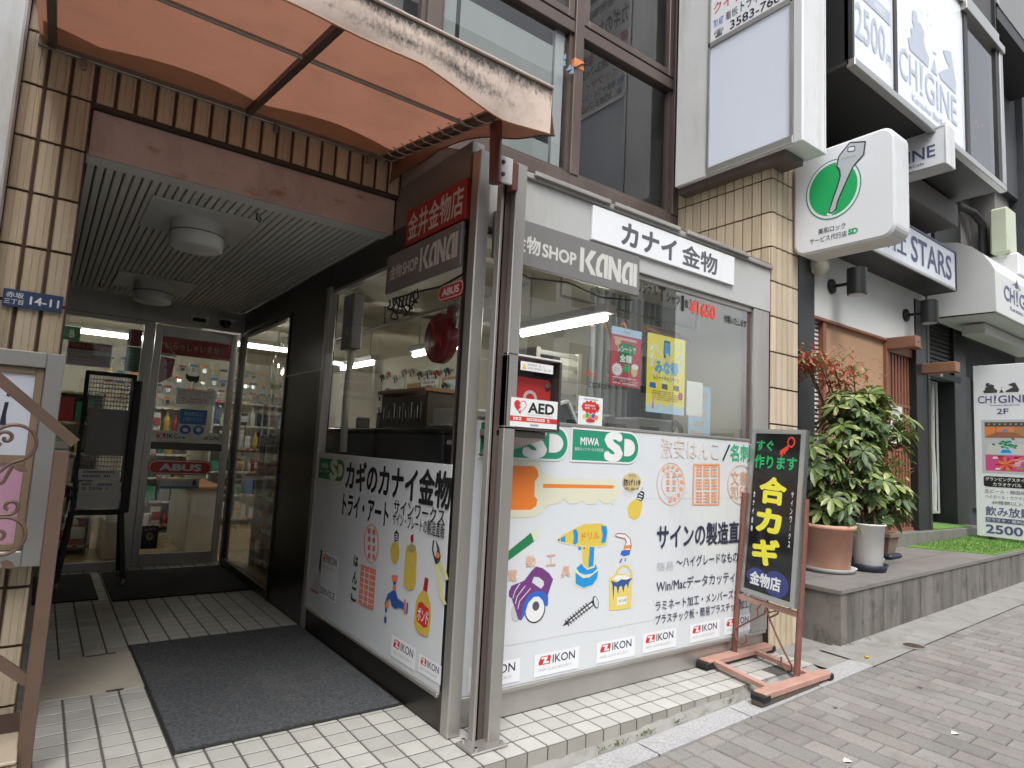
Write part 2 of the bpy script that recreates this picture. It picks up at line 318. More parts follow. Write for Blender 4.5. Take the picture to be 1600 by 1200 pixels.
def rrect(u0, v0, u1, v1, r, n=6):
    out = []
    for cx, cy, a0 in ((u1-r, v0+r, -90), (u1-r, v1-r, 0), (u0+r, v1-r, 90), (u0+r, v0+r, 180)):
        for k in range(n+1):
            a = rad(a0 + 90*k/n); out.append((cx + r*math.cos(a), cy + r*math.sin(a)))
    return out
_G = {}
def glyphs(st):
    k = st
    if k not in _G:
        c = bpy.data.curves.new('lettering', 'FONT'); c.body = st; c.resolution_u = 3; c.fill_mode = 'FRONT'
        c.dimensions = '2D'
        o = bpy.data.objects.new('lettering', c); m = o.to_mesh()
        vs = [(v.co.x, v.co.y) for v in m.vertices]; fs = [tuple(p.vertices) for p in m.polygons]
        o.to_mesh_clear(); bpy.data.objects.remove(o); bpy.data.curves.remove(c)
        bb = (min(v[0] for v in vs), min(v[1] for v in vs), max(v[0] for v in vs), max(v[1] for v in vs))
        _G[k] = (vs, fs, bb)
    return _G[k]
def FY(y): return lambda u, v, d=0.: (u, y - d, v)        # a vertical face looking to the street; u = x, v = height, d = stand-off
def FX(x): return lambda u, v, d=0.: (x - d, -u, v)        # a vertical face looking left along the street; u = -y
def FZ(z): return lambda u, v, d=0.: (u, v, z + d)
def thing(name, label, cat, loc, group=None, kind=None):
    o = bpy.data.objects.new(name, None); COL.objects.link(o); o.empty_display_size = .05
    o.location = Vector(loc) * S; o['_o'] = tuple(Vector(loc) * S)
    return tag(o, label, cat, group, kind)
def tag(o, label=None, cat=None, group=None, kind=None):
    if label: o['label'] = label
    if cat: o['category'] = cat
    if group: o['group'] = group
    if kind: o['kind'] = kind
    return o
def sub(parent):                      # offset bookkeeping for parts that carry sub-parts
    return parent
def part(mb, name, parent, **k): return mb.build(name, parent, **k)
def copy_tree(o, loc, label=None, rz=None, parent=None):
    c = o.copy(); COL.objects.link(c)
    if parent: c.parent = parent
    else:
        c.location = Vector(loc) * S; c['_o'] = tuple(Vector(loc) * S)
        if rz is not None: c.rotation_euler = (0, 0, rz)
        if label: c['label'] = label
    for ch in o.children: copy_tree(ch, None, parent=c)
    return c
def structure(mb, name, **k): return tag(mb.build(name, **k), kind='structure')
def rframe(mb, fr, u0, u1, v0, v1, w, d0, d1, m, wb=None, wt=None):   # picture-frame of four butted bars
    wb = w if wb is None else wb; wt = w if wt is None else wt
    def b(a0, a1, c0, c1):
        p = fr(a0, c0, d0); q = fr(a1, c1, d1); mb.box(p[0], q[0], p[1], q[1], p[2], q[2], m, bev=.004)
    b(u0, u0+w, v0, v1); b(u1-w, u1, v0, v1); b(u0+w, u1-w, v0, v0+wb); b(u0+w, u1-w, v1-wt, v1)
def fbox(mb, fr, u0, u1, v0, v1, d0, d1, m, bev=0., col=None):
    p = fr(u0, v0, d0); q = fr(u1, v1, d1); mb.box(p[0], q[0], p[1], q[1], p[2], q[2], m, col, bev)
def disc(mb, fr, cu, cv, ru, rv, m, d=0., n=28):
    mb.poly([fr(cu + ru*math.cos(2*math.pi*k/n), cv + rv*math.sin(2*math.pi*k/n), d) for k in range(n)], m)
def ribbon(mb, fr, pts, w, m, d=0.):
    for i in range(len(pts)-1):
        (a, b), (c, e) = pts[i], pts[i+1]; L = math.hypot(c-a, e-b) or 1; nx, ny = -(e-b)/L*w/2, (c-a)/L*w/2
        mb.poly([fr(a-nx, b-ny, d), fr(c-nx, e-ny, d), fr(c+nx, e+ny, d), fr(a+nx, b+ny, d)], m)
def outline(mb, fr, pts, w, m, d=0.): ribbon(mb, fr, list(pts) + [pts[0]], w, m, d)
def gibber(mb, fr, u0, u1, v0, v1, rows, m, seed, d=0., fill=.55):   # rows of tiny illegible marks, as small print looks from here
    r = random.Random(seed); h = (v1-v0)/rows
    for i in range(rows):
        u = u0; b = v0 + h*(rows-1-i) + h*(1-fill)/2
        end = u1 - (u1-u0)*r.choice((0, 0, .08, .2))
        while u < end:
            wd = h*fill*r.uniform(.5, 1.0); 
            if u + wd > end: break
            k = r.random()
            if k < .35: mb.poly([fr(u, b, d), fr(u+wd, b, d), fr(u+wd, b+h*fill*.35, d), fr(u, b+h*fill*.35, d)], m); mb.poly([fr(u, b+h*fill*.6, d), fr(u+wd, b+h*fill*.6, d), fr(u+wd, b+h*fill, d), fr(u, b+h*fill, d)], m)
            elif k < .85: mb.poly([fr(u, b, d), fr(u+wd*.4, b, d), fr(u+wd*.4, b+h*fill, d), fr(u, b+h*fill, d)], m); mb.poly([fr(u+wd*.6, b, d), fr(u+wd, b, d), fr(u+wd, b+h*fill, d), fr(u+wd*.6, b+h*fill, d)], m)
            u += wd*1.35
# ---- flat graphics of the window panels (plane coordinates)
POLY=[
('front','cream',[2.1233,1.4449,2.3917,1.4494,2.4378,1.425,2.4557,1.3737,2.509,1.3689,2.5487,1.3463,2.9939,1.3465,3.0289,1.3564,3.0746,1.3351,3.1268,1.2851,3.0979,1.2222,3.0457,1.1882,2.9842,1.1857,2.9392,1.2167,2.9064,1.1865,2.8304,1.1842,2.7877,1.2085,2.7476,1.191,2.6831,1.1886,2.6335,1.2242,2.5959,1.1952,2.5045,1.1817,2.469,1.1451,2.4042,1.1153,2.1313,1.1115]),
('front','orange',[2.1253,1.4138,2.3864,1.415,2.4174,1.3901,2.4269,1.356,2.3991,1.3243,2.4007,1.2365,2.4238,1.2194,2.4187,1.1798,2.3798,1.1578,2.1282,1.16]),
('front','panelgrey',[2.2148,1.3002,2.2143,1.293,2.2119,1.2863,2.2077,1.2802,2.202,1.2752,2.1951,1.2713,2.1872,1.269,2.1789,1.2681,2.1705,1.2689,2.1624,1.2712,2.155,1.275,2.1488,1.28,2.144,1.2859,2.1408,1.2926,2.1394,1.2996,2.1399,1.3066,2.1422,1.3133,2.1463,1.3193,2.1519,1.3244,2.1587,1.3283,2.1665,1.3307,2.1748,1.3316,2.1833,1.3309,2.1914,1.3287,2.1989,1.325,2.2052,1.32,2.2101,1.314,2.2134,1.3073]),
('front','orange',[2.4631,1.3107,3.0715,1.3068,3.068,1.2848,2.4645,1.2866]),
('front','tan',[3.3326,1.3303,3.3308,1.3161,3.3244,1.3026,3.3136,1.2904,3.2992,1.2803,3.2817,1.2727,3.2623,1.268,3.2417,1.2664,3.2212,1.2679,3.2016,1.2725,3.184,1.2799,3.1692,1.2897,3.1579,1.3014,3.1506,1.3145,3.1478,1.3283,3.1494,1.3422,3.1555,1.3554,3.1657,1.3674,3.1797,1.3775,3.1966,1.3853,3.2158,1.3903,3.2362,1.3923,3.2569,1.3911,3.2768,1.3868,3.2949,1.3796,3.3103,1.3697,3.322,1.3578,3.3296,1.3444]),
('front','ink',[3.1859,1.2835,3.2415,1.2722,3.2413,1.276,3.1874,1.2872]),
('front','ink',[3.2415,1.2722,3.296,1.284,3.2941,1.2877,3.2413,1.276]),
('front','yellow',[3.2836,1.2182,3.3518,1.1952,3.3488,1.1499,3.3269,1.0986,3.2754,1.0774,3.2228,1.1008,3.2065,1.1518,3.2282,1.1897]),
('front','ink',[3.334,1.2731,3.3704,1.2614,3.3653,1.2211,3.342,1.1985,3.2931,1.2181,3.3014,1.2471]),
('front','white',[3.2998,1.2177,3.3396,1.2078,3.3433,1.2151,3.3034,1.2249]),
('front','white',[3.3103,1.2358,3.3464,1.226,3.3505,1.2332,3.3143,1.243]),
('front','white',[3.3209,1.2539,3.3532,1.2442,3.3577,1.2513,3.3253,1.261]),
('front','cream',[2.4118,1.0487,2.446,1.0307,2.4517,0.9967,2.42,0.9728,2.3845,1.0189]),
('front','dkgreen',[2.3878,1.0243,2.4128,0.9704,2.2081,0.861,2.1829,0.884,2.218,0.9196]),
('front','cream',[2.1829,0.884,2.2081,0.861,2.1817,0.8493,2.1588,0.8721]),
('front','dkgreen',[2.1354,0.8418,2.1679,0.8556,2.1657,0.8371,2.1836,0.8199,2.1644,0.8053,2.1318,0.7945]),
('front','ink',[2.5225,0.561,2.5173,0.5438,2.5083,0.5285,2.4961,0.5159,2.4813,0.5065,2.4646,0.5009,2.447,0.4992,2.4293,0.5016,2.4124,0.5078,2.3971,0.5176,2.3841,0.5304,2.3741,0.5457,2.3676,0.5626,2.3648,0.5803,2.3658,0.598,2.3708,0.6148,2.3793,0.63,2.3911,0.6427,2.4055,0.6523,2.4219,0.6584,2.4395,0.6605,2.4573,0.6585,2.4746,0.6526,2.4903,0.643,2.5037,0.6301,2.5141,0.6146,2.5209,0.5973,2.5238,0.5791]),
('front','white',[2.5143,0.5651,2.5094,0.5491,2.5013,0.5348,2.4903,0.523,2.4769,0.5141,2.4619,0.5087,2.446,0.507,2.4301,0.509,2.4149,0.5147,2.4012,0.5237,2.3896,0.5355,2.3807,0.5496,2.3748,0.5653,2.3724,0.5818,2.3735,0.5983,2.3781,0.6141,2.3859,0.6283,2.3965,0.6402,2.4096,0.6493,2.4244,0.655,2.4402,0.6571,2.4562,0.6554,2.4717,0.65,2.4858,0.6412,2.4978,0.6293,2.507,0.6149,2.513,0.5989,2.5155,0.582]),
('front','lgrey',[2.3274,0.5692,2.3292,0.5588,2.3294,0.549,2.328,0.5402,2.3252,0.5329,2.321,0.5274,2.3157,0.524,2.3095,0.5229,2.3028,0.5241,2.2959,0.5276,2.2892,0.5331,2.2829,0.5405,2.2774,0.5492,2.2729,0.559,2.2698,0.5692,2.268,0.5795,2.2678,0.5892,2.2692,0.5979,2.2719,0.6053,2.276,0.6108,2.2813,0.6142,2.2874,0.6154,2.2941,0.6143,2.301,0.6109,2.3078,0.6055,2.3142,0.5981,2.3197,0.5893,2.3242,0.5795]),
('front','purple',[2.436,0.8254,2.4884,0.8124,2.5428,0.7777,2.5752,0.7414,2.5486,0.676,2.5389,0.6489,2.5423,0.5899,2.5161,0.5898,2.4825,0.6597,2.4376,0.6748,2.3888,0.6464,2.3648,0.5728,2.3465,0.5262,2.3215,0.5345,2.2688,0.6579,2.2474,0.6706,2.2457,0.6975,2.2609,0.7283,2.354,0.7505,2.4012,0.799]),
('front','panelgrey',[2.4249,0.7669,2.4618,0.7614,2.5002,0.7361,2.5053,0.7133,2.4842,0.6928,2.4123,0.7348]),
('front','blue',[2.4516,0.6846,2.5038,0.6744,2.5433,0.6373,2.5423,0.5899,2.5161,0.5898,2.4993,0.6248,2.4683,0.6499,2.4318,0.6506,2.3905,0.619,2.3661,0.551,2.3497,0.5313,2.3448,0.5534,2.355,0.6171,2.3947,0.6678]),
('front','dgrey',[2.4759,0.5912,2.4745,0.5853,2.4718,0.58,2.4679,0.5756,2.4632,0.5722,2.4578,0.5701,2.452,0.5693,2.4461,0.5698,2.4403,0.5717,2.435,0.5749,2.4305,0.5791,2.4269,0.5842,2.4244,0.5899,2.4232,0.596,2.4234,0.6021,2.4248,0.6079,2.4274,0.6131,2.4312,0.6176,2.4359,0.621,2.4413,0.6232,2.4471,0.624,2.453,0.6235,2.4588,0.6217,2.4641,0.6185,2.4687,0.6143,2.4723,0.6092,2.4748,0.6034,2.476,0.5973]),
('front','white',[2.3209,0.7378,2.285,0.6948,2.2895,0.6928,2.3252,0.7354]),
('front','white',[2.285,0.6948,2.2747,0.6578,2.2795,0.6564,2.2895,0.6928]),
('front','white',[2.3609,0.7211,2.3042,0.6662,2.3086,0.664,2.365,0.7184]),
('front','white',[2.3042,0.6662,2.2939,0.6264,2.2988,0.625,2.3086,0.664]),
('front','white',[2.4014,0.704,2.3235,0.6375,2.3279,0.6351,2.4054,0.7012]),
('front','white',[2.3235,0.6375,2.3133,0.5948,2.3181,0.5935,2.3279,0.6351]),
('front','cream',[2.5912,0.9751,2.6414,1.0094,2.7312,1.0414,2.8116,1.0669,2.9638,1.0688,3.026,1.0444,3.0359,0.9673,3.0233,0.9189,2.9457,0.9124,2.7943,0.924,2.7289,0.933,2.6053,0.9573]),
('front','yellow',[2.6004,0.9764,2.6456,1.0035,2.7315,1.0355,2.8119,1.0597,2.9641,1.0615,3.0174,1.0416,3.0253,0.9678,3.0142,0.9255,2.9453,0.9196,2.794,0.9299,2.7286,0.9388,2.6088,0.9646]),
('front','sky',[2.7199,1.0271,2.7477,1.035,2.7681,1.0018,2.7644,0.9489,2.7448,0.9369,2.7267,0.9448,2.7298,0.9915]),
('front','sky',[2.963,1.0494,3.013,1.0418,3.0253,1.0045,3.0093,0.9379,2.9703,0.9366,2.9807,0.9878]),
('front','sky',[2.6195,0.9814,2.6578,0.9972,2.664,0.9564,2.6284,0.9608]),
('front','ink',[2.6145,0.9724,2.6144,0.971,2.614,0.9697,2.6132,0.9685,2.6122,0.9675,2.6109,0.9668,2.6094,0.9664,2.6079,0.9663,2.6063,0.9666,2.6048,0.9671,2.6035,0.9679,2.6023,0.969,2.6014,0.9702,2.6008,0.9716,2.6006,0.973,2.6006,0.9744,2.6011,0.9757,2.6019,0.9769,2.6029,0.9778,2.6042,0.9785,2.6056,0.9789,2.6072,0.979,2.6088,0.9788,2.6103,0.9783,2.6116,0.9775,2.6128,0.9764,2.6137,0.9752,2.6143,0.9738]),
('front','cream',[2.7408,0.7865,2.8076,0.8259,2.7984,0.9238,2.9215,0.9178,2.9202,0.8248,2.9595,0.7713,2.9556,0.7117,2.911,0.6724,2.8326,0.6614,2.7498,0.693]),
('front','yellow',[2.8041,0.9247,2.9112,0.9195,2.9046,0.799,2.8594,0.783,2.8165,0.8136]),
('front','sky',[2.8708,0.919,2.9114,0.9153,2.9088,0.7987,2.8632,0.7898]),
('front','sky',[2.7621,0.7938,2.8063,0.8201,2.8255,0.7971,2.8555,0.7773,2.9179,0.7861,2.9252,0.8096,2.9438,0.7784,2.9028,0.7514,2.8364,0.7475,2.7863,0.7658]),
('front','sky',[2.7554,0.768,2.8209,0.7281,2.8788,0.7295,2.9529,0.7658,2.9467,0.7183,2.9064,0.6799,2.8322,0.6685,2.7616,0.6978]),
('front','sky',[2.7699,0.9222,2.7987,0.9178,2.7954,0.9032,2.7731,0.9073]),
('front','red',[2.8295,0.9116,2.8294,0.9102,2.8289,0.909,2.8281,0.9079,2.827,0.9071,2.8256,0.9064,2.824,0.9061,2.8224,0.906,2.8207,0.9062,2.8191,0.9067,2.8177,0.9075,2.8164,0.9085,2.8155,0.9097,2.8149,0.911,2.8146,0.9123,2.8147,0.9136,2.8152,0.9148,2.8161,0.9159,2.8172,0.9168,2.8186,0.9174,2.8201,0.9178,2.8218,0.9179,2.8234,0.9176,2.825,0.9171,2.8265,0.9164,2.8277,0.9154,2.8287,0.9142,2.8293,0.9129]),
('front','ink',[2.6642,0.4547,2.6901,0.4782,2.9112,0.5848,2.9312,0.5545,2.7144,0.464]),
('front','white',[2.7137,0.4783,2.9036,0.5691,2.9167,0.5577,2.7219,0.4717]),
('front','ink',[2.6807,0.4877,2.7172,0.4493,2.7241,0.4522,2.6874,0.4906]),
('front','ink',[2.7012,0.4978,2.738,0.4593,2.7449,0.4622,2.7081,0.5007]),
('front','ink',[2.722,0.508,2.759,0.4695,2.7659,0.4724,2.7288,0.511]),
('front','ink',[2.7428,0.5183,2.78,0.4797,2.787,0.4826,2.7497,0.5213]),
('front','ink',[2.7638,0.5287,2.8013,0.4899,2.8083,0.4929,2.7707,0.5317]),
('front','ink',[2.7849,0.5391,2.8226,0.5003,2.8297,0.5033,2.7919,0.5421]),
('front','ink',[2.8062,0.5496,2.8441,0.5107,2.8513,0.5137,2.8133,0.5526]),
('front','ink',[2.8277,0.5602,2.8658,0.5212,2.873,0.5242,2.8348,0.5632]),
('front','ink',[2.8492,0.5708,2.8876,0.5318,2.8949,0.5348,2.8564,0.5739]),
('front','ink',[2.9645,0.5715,2.9669,0.5626,2.968,0.5541,2.9676,0.5464,2.9658,0.54,2.9627,0.535,2.9585,0.5318,2.9533,0.5306,2.9474,0.5313,2.9412,0.534,2.9349,0.5385,2.9288,0.5446,2.9233,0.552,2.9187,0.5602,2.9151,0.569,2.9127,0.5778,2.9116,0.5862,2.912,0.5938,2.9137,0.6003,2.9168,0.6053,2.921,0.6085,2.9261,0.6098,2.932,0.6091,2.9382,0.6065,2.9445,0.602,2.9506,0.5959,2.9561,0.5886,2.9609,0.5803]),
('front','panelgrey',[2.9596,0.5707,2.9618,0.5632,2.963,0.556,2.9632,0.5495,2.9624,0.5441,2.9607,0.5399,2.958,0.5373,2.9546,0.5363,2.9507,0.5369,2.9463,0.5393,2.9418,0.5431,2.9374,0.5483,2.9332,0.5546,2.9296,0.5616,2.9266,0.5691,2.9245,0.5765,2.9233,0.5837,2.9231,0.5901,2.9238,0.5956,2.9256,0.5997,2.9282,0.6024,2.9316,0.6035,2.9355,0.6028,2.9399,0.6005,2.9444,0.5967,2.9488,0.5915,2.953,0.5852,2.9567,0.5782]),
('front','brown',[3.0955,0.9835,3.1174,0.9963,3.1907,0.9893,3.2432,0.9557,3.2573,0.9109,3.2513,0.8766,3.1818,0.8802,3.1868,0.9111,3.2023,0.9355,3.183,0.9551,3.1052,0.9695]),
('front','white',[3.1046,0.9819,3.1222,0.9899,3.191,0.9817,3.2358,0.9529,3.2479,0.9114,3.2437,0.8801,3.1881,0.883,3.196,0.9107,3.2115,0.9351,3.1901,0.9611,3.1094,0.9755]),
('front','orange2',[3.185,0.91,3.2497,0.9132,3.2461,0.8894,3.1796,0.8878]),
('front','blue',[3.1636,0.8799,3.2466,0.8781,3.2385,0.849,3.1881,0.8424,3.151,0.857]),
('front','blue',[3.16,0.8303,3.1431,0.8035,3.1549,0.7992,3.1718,0.8261]),
('front','blue',[3.1979,0.8299,3.1943,0.8083,3.2034,0.8068,3.207,0.8284]),
('front','yellow2',[3.1247,0.7268,3.1443,0.7607,3.1299,0.7695,3.1079,0.7327]),
('front','yellow2',[3.1443,0.7607,3.1842,0.7757,3.1792,0.7881,3.1299,0.7695]),
('front','yellow2',[3.1842,0.7757,3.2231,0.7696,3.2328,0.7794,3.1792,0.7881]),
('front','yellow2',[3.2231,0.7696,3.2484,0.7429,3.2658,0.7458,3.2328,0.7794]),
('front','yellow2',[3.2484,0.7429,3.2591,0.6996,3.2776,0.6999,3.2658,0.7458]),
('front','yellow2',[3.0596,0.7096,3.1117,0.7331,3.1931,0.7303,3.273,0.6994,3.2678,0.5006,3.1673,0.4988,3.0623,0.5069]),
('front','white',[3.0819,0.7049,3.1301,0.7226,3.2121,0.7165,3.2593,0.6942,3.1684,0.6735]),
('front','navy',[3.0709,0.6954,3.1232,0.6771,3.1674,0.6951,3.2133,0.6884,3.2732,0.6963,3.242,0.6644,3.2344,0.6278,3.2192,0.6601,3.2014,0.6492,3.1896,0.607,3.1739,0.6515,3.1515,0.6472,3.1403,0.5992,3.1245,0.6495,3.1063,0.6572,3.0975,0.5607,3.0867,0.6588]),
('front','white',[3.1339,0.5827,3.2255,0.5803,3.2259,0.5309,3.1344,0.5327]),
('front','peach',[3.7944,1.3227,3.7916,1.2893,3.803,1.2883,3.8059,1.3223]),
('front','peach',[3.7916,1.2893,3.7813,1.2579,3.7923,1.2557,3.803,1.2883]),
('front','peach',[3.7813,1.2579,3.764,1.23,3.7742,1.2266,3.7923,1.2557]),
('front','peach',[3.764,1.23,3.7408,1.2069,3.7497,1.2023,3.7742,1.2266]),
('front','peach',[3.7408,1.2069,3.7132,1.19,3.72,1.1841,3.7497,1.2023]),
('front','peach',[3.7132,1.19,3.6827,1.1797,3.6866,1.173,3.72,1.1841]),
('front','peach',[3.6827,1.1797,3.6508,1.1765,3.6511,1.1694,3.6866,1.173]),
('front','peach',[3.6508,1.1765,3.619,1.1803,3.6157,1.1737,3.6511,1.1694]),
('front','peach',[3.619,1.1803,3.5885,1.191,3.5823,1.1854,3.6157,1.1737]),
('front','peach',[3.5885,1.191,3.5607,1.208,3.5526,1.2036,3.5823,1.1854]),
('front','peach',[3.5607,1.208,3.5372,1.2306,3.5278,1.2274,3.5526,1.2036]),
('front','peach',[3.5372,1.2306,3.519,1.2577,3.509,1.2556,3.5278,1.2274]),
('front','peach',[3.519,1.2577,3.5072,1.2879,3.4968,1.2869,3.509,1.2556]),
('front','peach',[3.5072,1.2879,3.5024,1.3198,3.4918,1.3197,3.4968,1.2869]),
('front','peach',[3.5024,1.3198,3.5048,1.3518,3.4942,1.3527,3.4918,1.3197]),
('front','peach',[3.5048,1.3518,3.5142,1.3823,3.504,1.3843,3.4942,1.3527]),
('front','peach',[3.5142,1.3823,3.5303,1.4099,3.5207,1.4129,3.504,1.3843]),
('front','peach',[3.5303,1.4099,3.5522,1.4331,3.5437,1.4374,3.5207,1.4129]),
('front','peach',[3.5522,1.4331,3.5788,1.4508,3.5722,1.4563,3.5437,1.4374]),
('front','peach',[3.5788,1.4508,3.6087,1.4621,3.6048,1.4687,3.5722,1.4563]),
('front','peach',[3.6087,1.4621,3.6404,1.4665,3.6401,1.4737,3.6048,1.4687]),
('front','peach',[3.6404,1.4665,3.6726,1.4638,3.676,1.4707,3.6401,1.4737]),
('front','peach',[3.6726,1.4638,3.704,1.4541,3.7104,1.4601,3.676,1.4707]),
('front','peach',[3.704,1.4541,3.7329,1.4374,3.7415,1.4422,3.7104,1.4601]),
('front','peach',[3.7329,1.4374,3.7577,1.4147,3.7677,1.4182,3.7415,1.4422]),
('front','peach',[3.7577,1.4147,3.777,1.3869,3.7878,1.3893,3.7677,1.4182]),
('front','peach',[3.777,1.3869,3.7894,1.3556,3.8008,1.3568,3.7878,1.3893]),
('front','peach',[3.7894,1.3556,3.7944,1.3222,3.8059,1.3228,3.8008,1.3568]),
('front','peach',[3.7286,1.322,3.7269,1.3013,3.7333,1.3008,3.735,1.3218]),
('front','peach',[3.7269,1.3013,3.7207,1.2819,3.7269,1.2807,3.7333,1.3008]),
('front','peach',[3.7207,1.2819,3.7102,1.2645,3.716,1.2626,3.7269,1.2807]),
('front','peach',[3.7102,1.2645,3.6961,1.2501,3.7012,1.2475,3.716,1.2626]),
('front','peach',[3.6961,1.2501,3.6793,1.2394,3.6832,1.2361,3.7012,1.2475]),
('front','peach',[3.6793,1.2394,3.6606,1.2329,3.6628,1.229,3.6832,1.2361]),
('front','peach',[3.6606,1.2329,3.641,1.2307,3.6412,1.2267,3.6628,1.229]),
('front','peach',[3.641,1.2307,3.6214,1.233,3.6194,1.2292,3.6412,1.2267]),
('front','peach',[3.6214,1.233,3.6025,1.2395,3.5989,1.2363,3.6194,1.2292]),
('front','peach',[3.6025,1.2395,3.5853,1.2501,3.5806,1.2476,3.5989,1.2363]),
('front','peach',[3.5853,1.2501,3.5706,1.2643,3.5652,1.2624,3.5806,1.2476]),
('front','peach',[3.5706,1.2643,3.5594,1.2812,3.5535,1.28,3.5652,1.2624]),
('front','peach',[3.5594,1.2812,3.552,1.3002,3.546,1.2996,3.5535,1.28]),
('front','peach',[3.552,1.3002,3.549,1.3202,3.5429,1.3202,3.546,1.2996]),
('front','peach',[3.549,1.3202,3.5505,1.3403,3.5444,1.3408,3.5429,1.3202]),
('front','peach',[3.5505,1.3403,3.5564,1.3595,3.5505,1.3606,3.5444,1.3408]),
('front','peach',[3.5564,1.3595,3.5664,1.3767,3.5609,1.3785,3.5505,1.3606]),
('front','peach',[3.5664,1.3767,3.58,1.3912,3.5751,1.3936,3.5609,1.3785]),
('front','peach',[3.58,1.3912,3.5965,1.4021,3.5926,1.4053,3.5751,1.3936]),
('front','peach',[3.5965,1.4021,3.6149,1.409,3.6127,1.4128,3.5926,1.4053]),
('front','peach',[3.6149,1.409,3.6344,1.4117,3.6343,1.4157,3.6127,1.4128]),
('front','peach',[3.6344,1.4117,3.6542,1.4098,3.6562,1.4138,3.6343,1.4157]),
('front','peach',[3.6542,1.4098,3.6734,1.4036,3.6771,1.407,3.6562,1.4138]),
('front','peach',[3.6734,1.4036,3.6911,1.3932,3.696,1.3959,3.6771,1.407]),
('front','peach',[3.6911,1.3932,3.7062,1.379,3.7119,1.381,3.696,1.3959]),
('front','peach',[3.7062,1.379,3.7179,1.3618,3.724,1.3631,3.7119,1.381]),
('front','peach',[3.7179,1.3618,3.7255,1.3424,3.7319,1.343,3.724,1.3631]),
('front','peach',[3.7255,1.3424,3.7286,1.3217,3.735,1.3221,3.7319,1.343]),
('front','peach2',[3.5854,1.4192,3.5788,1.4072,3.5632,1.404,3.5503,1.4119,3.5498,1.425,3.5621,1.4335,3.5779,1.431]),
('front','peach2',[3.6295,1.4358,3.6161,1.4263,3.5997,1.4272,3.5925,1.4379,3.6,1.4502,3.6166,1.455,3.6297,1.4486]),
('front','peach2',[3.6766,1.4328,3.6584,1.4274,3.6437,1.4325,3.6436,1.4442,3.6581,1.4539,3.6764,1.4541,3.6847,1.4447]),
('front','peach2',[3.7182,1.4105,3.698,1.4101,3.6876,1.4186,3.6947,1.4295,3.714,1.4348,3.7311,1.4303,3.733,1.4195]),
('front','peach2',[3.7468,1.3725,3.7279,1.3773,3.7234,1.3878,3.7367,1.3961,3.7578,1.3961,3.7709,1.3876,3.7659,1.3771]),
('front','peach2',[3.7568,1.3256,3.7424,1.3348,3.7447,1.3456,3.7621,1.3499,3.7815,1.3444,3.7883,1.3333,3.7773,1.3249]),
('front','peach2',[3.7465,1.2782,3.7388,1.2903,3.7475,1.2996,3.7662,1.2991,3.7807,1.2891,3.7801,1.2773,3.7648,1.2724]),
('front','peach2',[3.7176,1.2391,3.7179,1.2519,3.7316,1.2581,3.7484,1.253,3.7557,1.2403,3.7479,1.2297,3.7309,1.2292]),
('front','peach2',[3.6755,1.215,3.6835,1.2265,3.6999,1.2287,3.7123,1.2198,3.7113,1.2066,3.6977,1.199,3.6818,1.2027]),
('front','peach2',[3.6278,1.21,3.6422,1.2184,3.6586,1.2163,3.6646,1.2052,3.6557,1.1935,3.6386,1.19,3.6262,1.1974]),
('front','peach2',[3.5922,1.3879,3.6313,1.3886,3.6311,1.3958,3.5919,1.395]),
('front','peach2',[3.6058,1.3994,3.6071,1.3638,3.6181,1.364,3.6168,1.3996]),
('front','peach2',[3.5906,1.3687,3.6344,1.3693,3.6341,1.3765,3.5903,1.3758]),
('front','peach2',[3.594,1.3399,3.6331,1.3403,3.6328,1.3474,3.5937,1.3469]),
('front','peach2',[3.6076,1.3512,3.6089,1.3157,3.6199,1.3158,3.6186,1.3513]),
('front','peach2',[3.5923,1.3206,3.6362,1.321,3.6359,1.3281,3.5921,1.3277]),
('front','peach2',[3.5957,1.2919,3.6349,1.2921,3.6346,1.2992,3.5955,1.2989]),
('front','peach2',[3.6094,1.3031,3.6107,1.2677,3.6216,1.2677,3.6203,1.3031]),
('front','peach2',[3.5941,1.2727,3.6379,1.2728,3.6377,1.2799,3.5939,1.2797]),
('front','peach2',[3.659,1.3891,3.6988,1.3899,3.6986,1.3971,3.6587,1.3963]),
('front','peach2',[3.6729,1.4007,3.6742,1.3648,3.6853,1.365,3.6841,1.4009]),
('front','peach2',[3.6573,1.3697,3.7019,1.3704,3.7017,1.3776,3.6571,1.3768]),
('front','peach2',[3.6607,1.3406,3.7006,1.3411,3.7003,1.3483,3.6605,1.3478]),
('front','peach2',[3.6746,1.352,3.6759,1.3163,3.687,1.3164,3.6858,1.3522]),
('front','peach2',[3.6591,1.3212,3.7036,1.3216,3.7034,1.3288,3.6588,1.3284]),
('front','peach2',[3.6625,1.2922,3.7023,1.2924,3.702,1.2996,3.6622,1.2993]),
('front','peach2',[3.6764,1.3035,3.6776,1.2678,3.6888,1.2678,3.6875,1.3036]),
('front','peach2',[3.6608,1.2729,3.7054,1.273,3.7051,1.2801,3.6605,1.28]),
('front','peach2',[3.894,1.4599,4.2146,1.4683,4.2143,1.4804,3.8936,1.4715]),
('front','peach2',[3.9032,1.1683,4.2178,1.1649,4.2175,1.1768,3.9028,1.1798]),
('front','peach2',[3.8929,1.4684,3.8922,1.1716,3.9107,1.1712,3.9115,1.4687]),
('front','peach2',[4.1997,1.4768,4.2032,1.1684,4.2232,1.168,4.2198,1.4772]),
('front','peach2',[3.9266,1.4464,3.9987,1.4482,3.9985,1.4578,3.9263,1.456]),
('front','peach2',[3.9273,1.4242,3.9994,1.4257,3.9991,1.4353,3.927,1.4337]),
('front','peach2',[3.928,1.4019,4.0001,1.4033,3.9998,1.4129,3.9277,1.4114]),
('front','peach2',[3.9287,1.3797,4.0007,1.3809,4.0005,1.3905,3.9284,1.3892]),
('front','peach2',[3.9451,1.4564,3.9475,1.3768,3.9612,1.377,3.9588,1.4568]),
